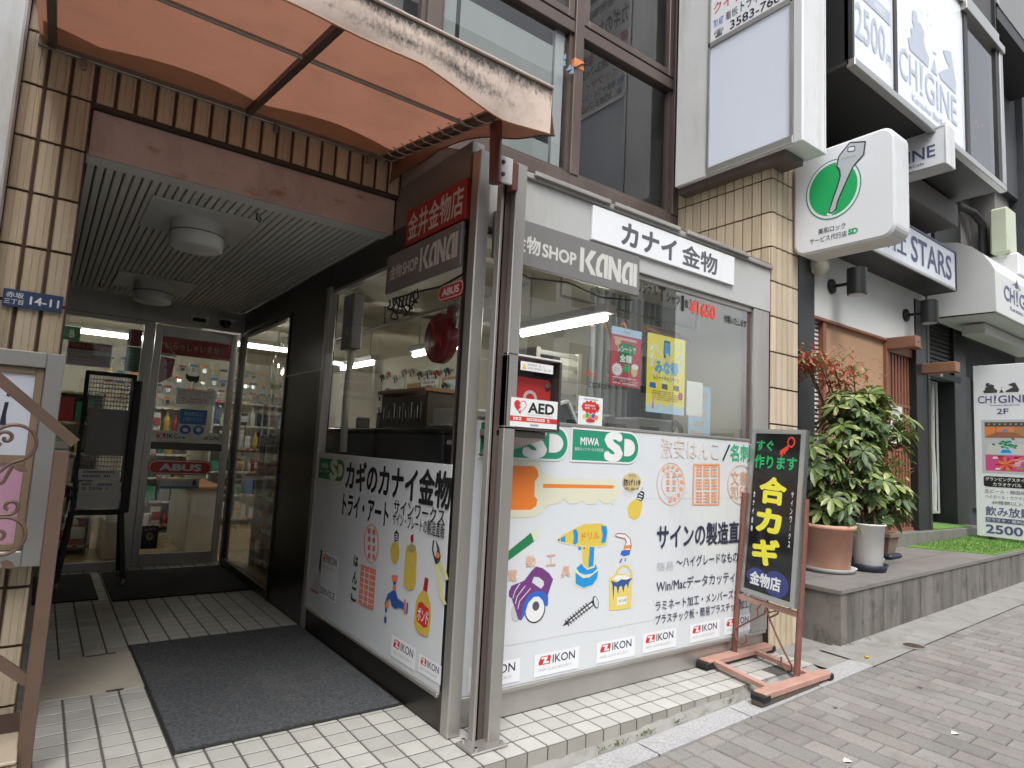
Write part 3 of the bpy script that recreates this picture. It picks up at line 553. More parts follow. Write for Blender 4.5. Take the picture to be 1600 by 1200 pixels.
('front','peach2',[3.9846,1.4575,3.987,1.3774,4.0008,1.3776,3.9985,1.4578]),
('front','peach2',[3.9296,1.3511,4.0016,1.352,4.0013,1.3616,3.9293,1.3607]),
('front','peach2',[3.9303,1.329,4.0022,1.3297,4.002,1.3393,3.93,1.3385]),
('front','peach2',[3.931,1.3068,4.0029,1.3073,4.0026,1.3169,3.9307,1.3163]),
('front','peach2',[3.9316,1.2847,4.0036,1.2849,4.0033,1.2945,3.9313,1.2941]),
('front','peach2',[3.9293,1.3607,3.9317,1.2815,3.9453,1.2815,3.9429,1.3608]),
('front','peach2',[3.9686,1.3612,3.971,1.2816,3.9847,1.2817,3.9823,1.3614]),
('front','peach2',[3.9325,1.2562,4.0044,1.2562,4.0041,1.2658,3.9322,1.2657]),
('front','peach2',[3.9332,1.2341,4.0051,1.2339,4.0048,1.2435,3.9329,1.2436]),
('front','peach2',[3.9339,1.212,4.0057,1.2117,4.0055,1.2212,3.9336,1.2215]),
('front','peach2',[3.9346,1.19,4.0064,1.1894,4.0061,1.1989,3.9343,1.1994]),
('front','peach2',[3.9903,1.2658,3.9927,1.1863,4.0065,1.1862,4.0041,1.2658]),
('front','peach2',[3.9509,1.2657,3.9534,1.1867,3.967,1.1865,3.9646,1.2657]),
('front','peach2',[4.017,1.4486,4.0907,1.4504,4.0905,1.4602,4.0167,1.4583]),
('front','peach2',[4.0176,1.4261,4.0914,1.4277,4.0911,1.4375,4.0174,1.4358]),
('front','peach2',[4.0183,1.4036,4.092,1.405,4.0917,1.4147,4.018,1.4133]),
('front','peach2',[4.0189,1.3811,4.0926,1.3823,4.0924,1.3921,4.0187,1.3908]),
('front','peach2',[4.0359,1.4588,4.0382,1.3782,4.0522,1.3785,4.0499,1.4591]),
('front','peach2',[4.0167,1.4583,4.019,1.3779,4.033,1.3782,4.0306,1.4586]),
('front','peach2',[4.0198,1.3523,4.0935,1.3532,4.0932,1.3629,4.0195,1.3619]),
('front','peach2',[4.0204,1.3298,4.0941,1.3306,4.0938,1.3403,4.0202,1.3395]),
('front','peach2',[4.0211,1.3074,4.0947,1.3079,4.0944,1.3176,4.0208,1.317]),
('front','peach2',[4.0218,1.285,4.0953,1.2853,4.0951,1.295,4.0215,1.2946]),
('front','peach2',[4.0195,1.3619,4.0219,1.2818,4.0358,1.2819,4.0334,1.3621]),
('front','peach2',[4.079,1.3627,4.0813,1.282,4.0954,1.2821,4.0932,1.3629]),
('front','peach2',[4.0226,1.2563,4.0962,1.2563,4.0959,1.266,4.0223,1.2658]),
('front','peach2',[4.0233,1.2339,4.0968,1.2337,4.0965,1.2434,4.023,1.2435]),
('front','peach2',[4.0239,1.2116,4.0974,1.2112,4.0971,1.2208,4.0236,1.2211]),
('front','peach2',[4.0246,1.1892,4.098,1.1887,4.0978,1.1983,4.0243,1.1988]),
('front','peach2',[4.0818,1.2659,4.084,1.1856,4.0981,1.1854,4.0959,1.266]),
('front','peach2',[4.0624,1.2659,4.0647,1.1857,4.0788,1.1856,4.0765,1.2659]),
('front','peach2',[4.1094,1.4509,4.1849,1.4528,4.1846,1.4626,4.1091,1.4607]),
('front','peach2',[4.11,1.4281,4.1855,1.4298,4.1852,1.4396,4.1098,1.4379]),
('front','peach2',[4.1107,1.4054,4.1861,1.4068,4.1858,1.4166,4.1104,1.4151]),
('front','peach2',[4.1113,1.3826,4.1867,1.3838,4.1864,1.3937,4.111,1.3924]),
('front','peach2',[4.1503,1.4617,4.1525,1.38,4.1669,1.3803,4.1647,1.4621]),
('front','peach2',[4.1091,1.4607,4.1114,1.3794,4.1256,1.3796,4.1234,1.461]),
('front','peach2',[4.1121,1.3534,4.1875,1.3544,4.1872,1.3642,4.1118,1.3632]),
('front','peach2',[4.1127,1.3307,4.1881,1.3315,4.1878,1.3413,4.1124,1.3405]),
('front','peach2',[4.1133,1.3081,4.1887,1.3086,4.1884,1.3184,4.1131,1.3178]),
('front','peach2',[4.114,1.2854,4.1893,1.2857,4.189,1.2955,4.1137,1.2951]),
('front','peach2',[4.1314,1.3634,4.1336,1.2822,4.1479,1.2823,4.1458,1.3636]),
('front','peach2',[4.1529,1.3637,4.1551,1.2823,4.1695,1.2824,4.1673,1.3639]),
('front','peach2',[4.1148,1.2563,4.19,1.2563,4.1898,1.2661,4.1145,1.266]),
('front','peach2',[4.1154,1.2337,4.1906,1.2335,4.1904,1.2433,4.1151,1.2434]),
('front','peach2',[4.116,1.2111,4.1912,1.2107,4.191,1.2205,4.1157,1.2208]),
('front','peach2',[4.1166,1.1885,4.1918,1.1879,4.1916,1.1977,4.1164,1.1982]),
('front','peach2',[4.1555,1.2661,4.1577,1.185,4.1721,1.1848,4.1699,1.2661]),
('front','peach2',[4.1341,1.266,4.1363,1.1851,4.1506,1.185,4.1484,1.2661]),
('front','peach',[4.6697,1.3248,4.6657,1.2904,4.6778,1.2894,4.6818,1.3244]),
('front','peach',[4.6657,1.2904,4.653,1.2581,4.6646,1.256,4.6778,1.2894]),
('front','peach',[4.653,1.2581,4.6324,1.2293,4.6431,1.2261,4.6646,1.256]),
('front','peach',[4.6324,1.2293,4.605,1.2056,4.6142,1.2012,4.6431,1.2261]),
('front','peach',[4.605,1.2056,4.5725,1.1881,4.5795,1.1825,4.6142,1.2012]),
('front','peach',[4.5725,1.1881,4.5367,1.1775,4.5407,1.1711,4.5795,1.1825]),
('front','peach',[4.5367,1.1775,4.4996,1.1742,4.4997,1.1675,4.5407,1.1711]),
('front','peach',[4.4996,1.1742,4.4626,1.1782,4.459,1.1719,4.4997,1.1675]),
('front','peach',[4.4626,1.1782,4.4273,1.1892,4.4207,1.1838,4.459,1.1719]),
('front','peach',[4.4273,1.1892,4.3954,1.2067,4.3868,1.2025,4.4207,1.1838]),
('front','peach',[4.3954,1.2067,4.3686,1.23,4.3587,1.2269,4.3868,1.2025]),
('front','peach',[4.3686,1.23,4.3481,1.2579,4.3375,1.2559,4.3587,1.2269]),
('front','peach',[4.3481,1.2579,4.3351,1.289,4.324,1.2879,4.3375,1.2559]),
('front','peach',[4.3351,1.289,4.3302,1.3217,4.319,1.3217,4.324,1.2879]),
('front','peach',[4.3302,1.3217,4.3336,1.3546,4.3225,1.3555,4.319,1.3217]),
('front','peach',[4.3336,1.3546,4.3452,1.386,4.3344,1.3879,4.3225,1.3555]),
('front','peach',[4.3452,1.386,4.3644,1.4144,4.3543,1.4173,4.3344,1.3879]),
('front','peach',[4.3644,1.4144,4.3903,1.4383,4.3814,1.4424,4.3543,1.4173]),
('front','peach',[4.3903,1.4383,4.4215,1.4565,4.4146,1.4619,4.3814,1.4424]),
('front','peach',[4.4215,1.4565,4.4565,1.4682,4.4526,1.4746,4.4146,1.4619]),
('front','peach',[4.4565,1.4682,4.4935,1.4729,4.4933,1.4797,4.4526,1.4746]),
('front','peach',[4.4935,1.4729,4.5309,1.4702,4.5347,1.4767,4.4933,1.4797]),
('front','peach',[4.5309,1.4702,4.5673,1.4601,4.5742,1.4658,4.5347,1.4767]),
('front','peach',[4.5673,1.4601,4.6006,1.443,4.6097,1.4476,4.5742,1.4658]),
('front','peach',[4.6006,1.443,4.629,1.4195,4.6396,1.423,4.6097,1.4476]),
('front','peach',[4.629,1.4195,4.6507,1.3909,4.6623,1.3932,4.6396,1.423]),
('front','peach',[4.6507,1.3909,4.6645,1.3587,4.6766,1.3599,4.6623,1.3932]),
('front','peach',[4.6645,1.3587,4.6697,1.3243,4.6818,1.3249,4.6766,1.3599]),
('front','ink',[4.3313,1.6341,4.2456,1.5081,4.2644,1.5038,4.3505,1.63]),
('side','peachS',[-3.8938,0.8491,-3.8919,0.822,-3.878,0.8236,-3.8798,0.8509]),
('side','peachS',[-3.8919,0.822,-3.8954,0.7957,-3.8815,0.7968,-3.878,0.8236]),
('side','peachS',[-3.8954,0.7957,-3.904,0.7713,-3.8903,0.7718,-3.8815,0.7968]),
('side','peachS',[-3.904,0.7713,-3.9173,0.75,-3.9041,0.7496,-3.8903,0.7718]),
('side','peachS',[-3.9173,0.75,-3.9343,0.733,-3.9225,0.7313,-3.9041,0.7496]),
('side','peachS',[-3.9343,0.733,-3.9537,0.7213,-3.9453,0.7176,-3.9225,0.7313]),
('side','peachS',[-3.9537,0.7213,-3.9736,0.7153,-3.9725,0.7094,-3.9453,0.7176]),
('side','peachS',[-3.9736,0.7153,-3.9944,0.7145,-4.0012,0.7082,-3.9725,0.7094]),
('side','peachS',[-3.9944,0.7145,-4.0172,0.7192,-4.0282,0.7137,-4.0012,0.7082]),
('side','peachS',[-4.0172,0.7192,-4.0399,0.73,-4.0528,0.7253,-4.0282,0.7137]),
('side','peachS',[-4.0399,0.73,-4.0606,0.7463,-4.0746,0.7423,-4.0528,0.7253]),
('side','peachS',[-4.0606,0.7463,-4.078,0.7673,-4.0926,0.764,-4.0746,0.7423]),
('side','peachS',[-4.078,0.7673,-4.091,0.7921,-4.1059,0.7893,-4.0926,0.764]),
('side','peachS',[-4.091,0.7921,-4.0988,0.8192,-4.1139,0.817,-4.1059,0.7893]),
('side','peachS',[-4.0988,0.8192,-4.1009,0.8473,-4.1161,0.8457,-4.1139,0.817]),
('side','peachS',[-4.1009,0.8473,-4.0973,0.8747,-4.1124,0.8738,-4.1161,0.8457]),
('side','peachS',[-4.0973,0.8747,-4.0882,0.9,-4.103,0.8998,-4.1124,0.8738]),
('side','peachS',[-4.0882,0.9,-4.074,0.9218,-4.0882,0.9226,-4.103,0.8998]),
('side','peachS',[-4.074,0.9218,-4.056,0.9387,-4.0686,0.941,-4.0882,0.9226]),
('side','peachS',[-4.056,0.9387,-4.0358,0.9499,-4.0445,0.9542,-4.0686,0.941]),
('side','peachS',[-4.0358,0.9499,-4.0154,0.9552,-4.0165,0.9612,-4.0445,0.9542]),
('side','peachS',[-4.0154,0.9552,-3.9942,0.9551,-3.9874,0.9611,-4.0165,0.9612]),
('side','peachS',[-3.9942,0.9551,-3.9715,0.9492,-3.9607,0.9543,-3.9874,0.9611]),
('side','peachS',[-3.9715,0.9492,-3.9493,0.9376,-3.9368,0.9418,-3.9607,0.9543]),
('side','peachS',[-3.9493,0.9376,-3.9294,0.9208,-3.9161,0.9242,-3.9368,0.9418]),
('side','peachS',[-3.9294,0.9208,-3.913,0.8996,-3.8993,0.9025,-3.9161,0.9242]),
('side','peachS',[-3.913,0.8996,-3.9009,0.8753,-3.8871,0.8777,-3.8993,0.9025]),
('side','peachS',[-3.9009,0.8753,-3.8938,0.8489,-3.8799,0.8512,-3.8871,0.8777]),
('side','peachS2',[-4.017,0.9168,-4.0217,0.9016,-4.038,0.8934,-4.0566,0.897,-4.0664,0.9104,-4.0617,0.9257,-4.0452,0.9339,-4.0267,0.9302]),
('side','peachS2',[-4.0077,0.8632,-4.0123,0.8481,-4.0286,0.8397,-4.047,0.8431,-4.0568,0.8564,-4.0521,0.8717,-4.0357,0.88,-4.0173,0.8764]),
('side','peachS2',[-3.9983,0.81,-4.003,0.7948,-4.0192,0.7864,-4.0375,0.7896,-4.0472,0.8027,-4.0425,0.8179,-4.0262,0.8264,-4.0079,0.823]),
('side','peachS2',[-3.9891,0.7571,-3.9937,0.7419,-4.0098,0.7333,-4.0281,0.7363,-4.0377,0.7493,-4.0331,0.7645,-4.0168,0.7731,-3.9986,0.7699]),
('side','peachS2',[-3.9433,0.9182,-3.9479,0.9032,-3.9638,0.8952,-3.9818,0.8987,-3.9913,0.9119,-3.9867,0.927,-3.9706,0.9351,-3.9527,0.9314]),
('side','peachS2',[-3.9343,0.8654,-3.9388,0.8504,-3.9546,0.8422,-3.9726,0.8456,-3.982,0.8586,-3.9774,0.8737,-3.9615,0.8819,-3.9436,0.8784]),
('side','peachS2',[-3.9253,0.8129,-3.9298,0.7979,-3.9456,0.7896,-3.9634,0.7928,-3.9729,0.8057,-3.9683,0.8207,-3.9524,0.829,-3.9346,0.8257]),
('side','peachS2',[-3.9164,0.7606,-3.9209,0.7457,-3.9366,0.7373,-3.9543,0.7403,-3.9637,0.753,-3.9591,0.7681,-3.9433,0.7765,-3.9256,0.7734]),
('side','peachS2',[-4.1329,0.6785,-3.895,0.6824,-3.891,0.4264,-4.1327,0.4232]),
('side','panelS',[-4.1226,0.6358,-3.9065,0.641,-3.9025,0.6474,-4.1182,0.6424]),
('side','panelS',[-4.1227,0.5978,-3.9066,0.6033,-3.9023,0.6096,-4.1181,0.6044]),
('side','panelS',[-4.1227,0.5599,-3.9066,0.5656,-3.9022,0.572,-4.1179,0.5665]),
('side','panelS',[-4.1228,0.522,-3.9066,0.528,-3.902,0.5344,-4.1178,0.5287]),
('side','panelS',[-4.1228,0.4842,-3.9066,0.4904,-3.9019,0.4969,-4.1177,0.4909]),
('side','panelS',[-4.1229,0.4465,-3.9066,0.453,-3.9017,0.4594,-4.1176,0.4533]),
('side','panelS',[-4.0723,0.6683,-4.0667,0.4309,-4.0536,0.4334,-4.0591,0.6703]),
('side','panelS',[-3.9972,0.6712,-3.9915,0.4339,-3.9788,0.4364,-3.9843,0.6732]),
('side','yellow3',[-3.5839,0.8437,-3.5832,0.8288,-3.5853,0.8141,-3.5903,0.8005,-3.5979,0.7885,-3.6077,0.7788,-3.6193,0.7718,-3.6321,0.768,-3.6454,0.7674,-3.6587,0.7702,-3.6713,0.7763,-3.6824,0.7854,-3.6916,0.797,-3.6983,0.8106,-3.7022,0.8254,-3.703,0.8407,-3.7008,0.8557,-3.6956,0.8696,-3.6877,0.8818,-3.6776,0.8915,-3.6657,0.8983,-3.6527,0.9019,-3.6393,0.9021,-3.626,0.8989,-3.6137,0.8925,-3.6028,0.8833,-3.594,0.8717,-3.5876,0.8583]),
('side','ink',[-3.6715,0.9487,-3.639,0.9721,-3.6044,0.9512,-3.608,0.9095,-3.6567,0.8994]),
('side','white',[-3.6581,0.9413,-3.6177,0.9404,-3.6142,0.9462,-3.6546,0.9472]),
('side','white',[-3.6559,0.9275,-3.6156,0.9267,-3.6122,0.9325,-3.6525,0.9334]),
('side','white',[-3.6538,0.9137,-3.6135,0.913,-3.6101,0.9189,-3.6504,0.9196]),
('side','yellow3',[-3.5023,0.8533,-3.4881,0.8956,-3.4314,0.9192,-3.3845,0.9109,-3.362,0.8692,-3.3542,0.6919,-3.3759,0.6639,-3.4322,0.6466,-3.4802,0.6552,-3.5017,0.6631]),
('side','olive',[-3.3787,0.8967,-3.3791,0.8913,-3.382,0.8857,-3.3871,0.8804,-3.3942,0.8755,-3.403,0.8712,-3.4131,0.8679,-3.4238,0.8656,-3.4348,0.8645,-3.4455,0.8646,-3.4553,0.866,-3.4637,0.8686,-3.4703,0.8722,-3.4747,0.8767,-3.4767,0.8819,-3.4762,0.8874,-3.4733,0.8931,-3.468,0.8985,-3.4606,0.9035,-3.4516,0.9077,-3.4414,0.911,-3.4306,0.9132,-3.4196,0.9142,-3.409,0.914,-3.3994,0.9125,-3.3912,0.9099,-3.3848,0.9062,-3.3806,0.9018]),
('side','dkred',[-3.4508,0.9624,-3.4158,0.9763,-3.4129,0.928,-3.4387,0.9243,-3.4504,0.941]),
('side','black',[-3.1834,0.9728,-3.1885,0.9192,-3.1747,0.9221,-3.1695,0.974]),
('side','black',[-3.1885,0.9192,-3.138,0.8466,-3.125,0.8505,-3.1747,0.9221]),
('side','dgrey2',[-3.1537,0.9795,-3.1087,0.9431,-3.0873,0.8898,-3.1041,0.8589,-3.1259,0.8495,-3.1471,0.8802,-3.1299,0.9285]),
('side','orange',[-3.0991,0.9021,-3.0992,0.8985,-3.1003,0.895,-3.1025,0.8917,-3.1056,0.8886,-3.1094,0.8861,-3.1138,0.8843,-3.1185,0.8831,-3.1233,0.8827,-3.128,0.8831,-3.1323,0.8843,-3.1361,0.8862,-3.139,0.8888,-3.141,0.8918,-3.142,0.8953,-3.1419,0.8988,-3.1407,0.9024,-3.1385,0.9058,-3.1354,0.9088,-3.1315,0.9113,-3.1271,0.9132,-3.1224,0.9143,-3.1175,0.9147,-3.1129,0.9142,-3.1086,0.913,-3.1049,0.911,-3.102,0.9085,-3.1,0.9055]),
('side','pyellow',[-3.1449,0.8451,-3.1112,0.7603,-3.0741,0.7702,-3.107,0.8539]),
('side','pyellow',[-3.1112,0.7603,-3.0735,0.6886,-3.0382,0.7007,-3.0741,0.7702]),
('side','pyellow',[-3.0735,0.6886,-3.0288,0.6475,-2.9958,0.6614,-3.0382,0.7007]),
('side','pyellow',[-3.1145,0.855,-3.0606,0.8231,-3.0278,0.8368,-3.0832,0.8701]),
('side','pyellow',[-3.0606,0.8231,-3.023,0.781,-2.9892,0.7933,-3.0278,0.8368]),
('side','blueS',[-3.7001,0.5705,-3.6329,0.6062,-3.5978,0.6102,-3.5637,0.5708,-3.4664,0.5612,-3.4678,0.5248,-3.5426,0.5232,-3.5885,0.5038,-3.6322,0.5096,-3.6673,0.5489,-3.707,0.5216,-3.6967,0.4576,-3.7182,0.4527,-3.7348,0.5092]),
('side','orange',[-3.7253,0.524,-3.6814,0.5271,-3.6793,0.4866,-3.7255,0.4795]),
('side','salmon',[-3.6678,0.6908,-3.5842,0.7061,-3.586,0.6716,-3.6117,0.6542,-3.6479,0.6566]),
('side','blueS',[-3.6405,0.6549,-3.5988,0.6629,-3.6029,0.6434,-3.6306,0.638]),
('side','salmon',[-3.5893,0.6286,-3.5894,0.6248,-3.5907,0.6208,-3.5931,0.6171,-3.5966,0.6136,-3.601,0.6106,-3.606,0.6083,-3.6115,0.6068,-3.6171,0.6061,-3.6226,0.6063,-3.6276,0.6074,-3.632,0.6092,-3.6355,0.6119,-3.6379,0.6151,-3.6391,0.6188,-3.6391,0.6227,-3.6378,0.6266,-3.6353,0.6305,-3.6318,0.6339,-3.6273,0.6369,-3.6222,0.6392,-3.6167,0.6407,-3.6111,0.6414,-3.6057,0.6411,-3.6007,0.64,-3.5963,0.6381,-3.5929,0.6355,-3.5905,0.6323]),
('side','salmon',[-3.4818,0.5834,-3.4739,0.5024,-3.4506,0.5076,-3.4583,0.5881]),
('side','blueS',[-3.444,0.5724,-3.4455,0.5092,-3.4275,0.5126,-3.426,0.5756]),
('side','blueS',[-3.6914,0.4148,-3.691,0.4099,-3.6917,0.405,-3.6932,0.4003,-3.6956,0.3962,-3.6986,0.3927,-3.7023,0.3902,-3.7063,0.3886,-3.7106,0.3882,-3.7147,0.3889,-3.7187,0.3906,-3.7222,0.3934,-3.7251,0.397,-3.7273,0.4013,-3.7285,0.406,-3.7288,0.411,-3.7282,0.416,-3.7267,0.4207,-3.7243,0.4248,-3.7211,0.4283,-3.7175,0.4308,-3.7134,0.4323,-3.7092,0.4327,-3.705,0.432,-3.7011,0.4302,-3.6976,0.4275,-3.6947,0.4238,-3.6926,0.4196]),
('side','yellow3',[-3.2589,0.6815,-3.2098,0.677,-3.1669,0.6206,-3.1542,0.5672,-3.1687,0.4515,-3.2205,0.4382,-3.2945,0.4423,-3.3433,0.4767,-3.3353,0.6014,-3.3097,0.6449]),
('side','dkred',[-3.2468,0.7563,-3.208,0.7549,-3.2125,0.6793,-3.2613,0.681]),
('side','red',[-3.3039,0.6023,-3.2622,0.6143,-3.1848,0.5941,-3.1736,0.5627,-3.1861,0.4949,-3.2262,0.481,-3.3086,0.4996,-3.3198,0.5347])]
TEXT=[
('front', 'ink', '子ども', 3.2066, 1.3609, 3.2765, 1.3827, 0.0),
('front', 'ink', '防げ119', 3.1599, 1.3043, 3.3211, 1.351, 0.02),
('front', 'peach', '電', 2.2304, 0.7565, 2.2984, 0.8183, 0.02),
('front', 'peach', '動', 2.3585, 0.8284, 2.4298, 0.8926, 0.02),
('front', 'peach', '工', 2.5122, 0.8254, 2.5874, 0.8911, 0.02),
('front', 'peach', '具', 2.6348, 0.747, 2.713, 0.8128, 0.02),
('front', 'orange', 'ドリル', 2.7961, 0.9682, 2.9494, 1.0103, 0.0),
('front', 'ink', 'ペンキ', 3.1436, 0.547, 3.2188, 0.5673, 0),
('front', 'peach2', '文書', 4.3527, 1.3247, 4.5933, 1.4243, 0),
('front', 'peach2', '司印', 4.3552, 1.2137, 4.5954, 1.3097, 0),
('front', 'peach3', '激安はんこ', 3.5259, 1.5037, 4.2144, 1.654, 0.0),
('front', 'green2', '名刺', 4.3485, 1.506, 4.6144, 1.6416, 0.025),
('front', 'ink2', 'サインの製造直販', 3.5067, 0.8768, 4.6786, 1.0264, 0.03),
('front', 'ink2', '～ハイグレードなものまで', 3.7219, 0.735, 4.8427, 0.7457, 0.008),
('front', 'lgrey', '簡易', 3.5127, 0.7221, 3.6895, 0.7815, 0.0),
('front', 'ink2', 'Win/Macデータカッティング', 3.5182, 0.5817, 4.7761, 0.5947, 0.008),
('front', 'ink2', 'ラミネート加工・メンバーズカード', 3.5113, 0.4508, 4.618, 0.4506, 0.008),
('front', 'ink2', 'プラスチック板・簡易プラスチック加工', 3.5148, 0.361, 4.6191, 0.3861, 0.008),
('side', 'black', 'カギのカナイ金物', -4.5134, 1.1548, -3.0127, 1.3718, 0.04),
('side', 'black', 'トライ・アート', -4.5315, 0.971, -3.7644, 1.1277, 0.03),
('side', 'black', 'サインワークス', -3.6999, 1.0676, -3.0698, 1.1566, 0.015),
('side', 'black', 'サイン・プレートの製造直販', -3.7023, 0.9954, -3.0606, 1.0789, 0.01),
('side', 'black', 'は', -4.2559, 0.6491, -4.1833, 0.7225, 0.03),
('side', 'black', 'ん', -4.2589, 0.5318, -4.1774, 0.615, 0.03),
('side', 'black', 'こ', -4.2619, 0.415, -4.1715, 0.5083, 0.03),
('side', 'white', 'ボンド', -3.307, 0.5058, -3.183, 0.5803, 0.02)]
# ================================================================ SETTING
def zs(x): return .03 * (x - 4.8)
mb = MB(); mb.poly([(-160, -160, zs(-160)-.14), (160, -160, zs(160)-.14), (160, 160, zs(160)-.14), (-160, 160, zs(-160)-.14)], 'concrete'); structure(mb, 'ground')
mb = MB(); mb.poly([(-50, -13, zs(-50)-.13), (60, -13, zs(60)-.13), (60, -3.2, zs(60)-.13), (-50, -3.2, zs(-50)-.13)], 'asphalt')
for x in range(-48, 58, 4): mb.poly([(x, -8.1, zs(x)-.126), (x+2, -8.1, zs(x+2)-.126), (x+2, -7.95, zs(x+2)-.126), (x, -7.95, zs(x)-.126)], 'white')
structure(mb, 'road')
mb = MB()
mb.poly([(-30, -3.2, zs(-30)-.012), (40, -3.2, zs(40)-.012), (40, 2.32, zs(40)-.012), (-30, 2.32, zs(-30)-.012)], 'paver_joint')
mb.poly([(-30, -3.2, zs(-30)-.14), (40, -3.2, zs(40)-.14), (40, -3.2, zs(40)-.012), (-30, -3.2, zs(-30)-.012)], 'granite')
pr = random.Random(3)
def brick(x0, x1, y0, y1):
    g = .0035; x0 += g; x1 -= g; y0 += g; y1 -= g; b = .006; t = pr.random(); k = pr.uniform(.80, 1.02)
    c = ((.266,.246,.229) if t < .33 else ((.258,.248,.235) if t < .78 else (.236,.229,.219))); c = tuple(v*k for v in c); dz = pr.uniform(-.0012, .0012)
    T = [(x0+b, y0+b), (x1-b, y0+b), (x1-b, y1-b), (x0+b, y1-b)]; B_ = [(x0, y0), (x1, y0), (x1, y1), (x0, y1)]
    vs = [(x, y, zs(x)+dz) for x, y in T] + [(x, y, zs(x)-.010) for x, y in B_]
    mb.faces(vs, [(0,1,2,3), (4,5,1,0), (5,6,2,1), (6,7,3,2), (7,4,0,3)], 'paver', c)
i = 0; x = -1.6
while x < 17:
    y = 2.205 - (.13 if i % 2 else 0); 
    if i % 2: brick(x, x+.1425, y, y+.13)
    while y > -3.1: brick(x, x+.1425, y-.26, y); y -= .26
    x += .1425; i += 1
x = -1.6
while x < 17: brick(x, x+.1425, 2.205, 2.305); x += .1425
for k in range(70):                                # trodden chewing gum spots
    x, y = pr.uniform(1.5, 11), pr.uniform(-.2, 2.15); r = pr.uniform(.006, .02); mb.poly([(x+r*pr.uniform(.8, 1.2)*math.cos(a), y+r*pr.uniform(.7, 1.1)*math.sin(a), zs(x)+.0022) for a in [q*.698 for q in range(9)]], 'dgrey' if k % 3 else 'lgrey')
structure(mb, 'sidewalk')
mb = MB()
for k in range(8):
    x0 = -1.4 + k*.84; x1 = min(x0+.84, 5.25)
    if x0 < 5.2: mb.faces([(x0+.004, 2.31, zs(x0)+.003), (x1-.004, 2.31, zs(x1)+.003), (x1-.004, 2.475, zs(x1)+.003), (x0+.004, 2.475, zs(x0)+.003), (x0+.004, 2.31, zs(x0)-.05), (x1-.004, 2.31, zs(x1)-.05)], [(0,1,2,3), (4,5,1,0)], 'granite')
structure(mb, 'kerb_strip')
mb = MB(); n = 90; gr = random.Random(5)         # crumbling mortar gutter between kerb and porch
rows = []
for j, y in enumerate((2.47, 2.50, 2.53, 2.56, 2.60)):
    rows.append([(-1.4 + i*(6.4/n), y, zs(-1.4 + i*(6.4/n)) - (.018, .012, .022, .012, .0)[j] + gr.uniform(-.012, .010)) for i in range(n+1)])
for j in range(4):
    for i in range(n): mb.poly([rows[j][i], rows[j][i+1], rows[j+1][i+1], rows[j+1][i]], 'concrete')
for x0, x1, y0, y1, dz in ((5.24, 20, 2.304, 2.72, .0015), (4.90, 5.6, 2.46, 4.2, -.004)):
    nx = 40
    for i in range(nx):
        a, b = x0+(x1-x0)*i/nx, x0+(x1-x0)*(i+1)/nx; mb.poly([(a, y0, zs(a)+dz), (b, y0, zs(b)+dz), (b, y1, zs(b)+dz+.01), (a, y1, zs(a)+dz+.01)], 'concrete')
structure(mb, 'gutter')
mb = MB(); pr = random.Random(8)                  # tiled porch and step
mb.box(-1.5, 4.93, 2.594, 3.1, -.35, -.004, 'porch_joint'); mb.box(.0, 1.9, 3.1, 8.25, -.35, -.004, 'porch_joint'); mb.box(-1.5, 0., 3.1, 3.97, -.35, -.004, 'porch_joint')
def ptile(x0, x1, y0, y1, c=None):
    g = .0045; x0 += g; x1 -= g; y0 += .0062; y1 -= .0062; b = .003; k = pr.uniform(.88, 1.07); c = c or (.455*k, .455*k, .425*k)
    T = [(x0+b, y0+b), (x1-b, y0+b), (x1-b, y1-b), (x0+b, y1-b)]; B_ = [(x0, y0), (x1, y0), (x1, y1), (x0, y1)]
    mb.faces([(x, y, 0) for x, y in T] + [(x, y, -.006) for x, y in B_], [(0,1,2,3), (4,5,1,0), (5,6,2,1), (6,7,3,2), (7,4,0,3)], 'porch_tile', c)
t = .1337
for i in range(-20, 28):
    for j in range(0, 43):
        x0, y0 = 1.192 + t*i, 2.590 + t*j
        if x0 > 4.85 or x0 < -1.5: continue
        if y0 > 2.9 and not (-.02 <= x0 <= 1.83): 
            if not (x0 < 0 and y0 < 3.9): continue
        if .13 < x0 + .06 < .66 and 4.395 < y0 + .06 < 5.14: continue
        if x0 > 4.3 and j == 0 and pr.random() < .6: continue
        ptile(x0, x0+t, y0, y0+t)
for i in range(-20, 24):                           # riser tiles
    x0 = 1.192 + t*i
    if x0 < -1.4 or x0 > 4.5: continue
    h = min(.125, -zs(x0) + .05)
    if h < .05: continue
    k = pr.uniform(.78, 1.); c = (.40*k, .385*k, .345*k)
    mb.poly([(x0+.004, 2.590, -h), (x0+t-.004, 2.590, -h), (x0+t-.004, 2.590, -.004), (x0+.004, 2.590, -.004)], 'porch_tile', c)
structure(mb, 'tiled_porch')

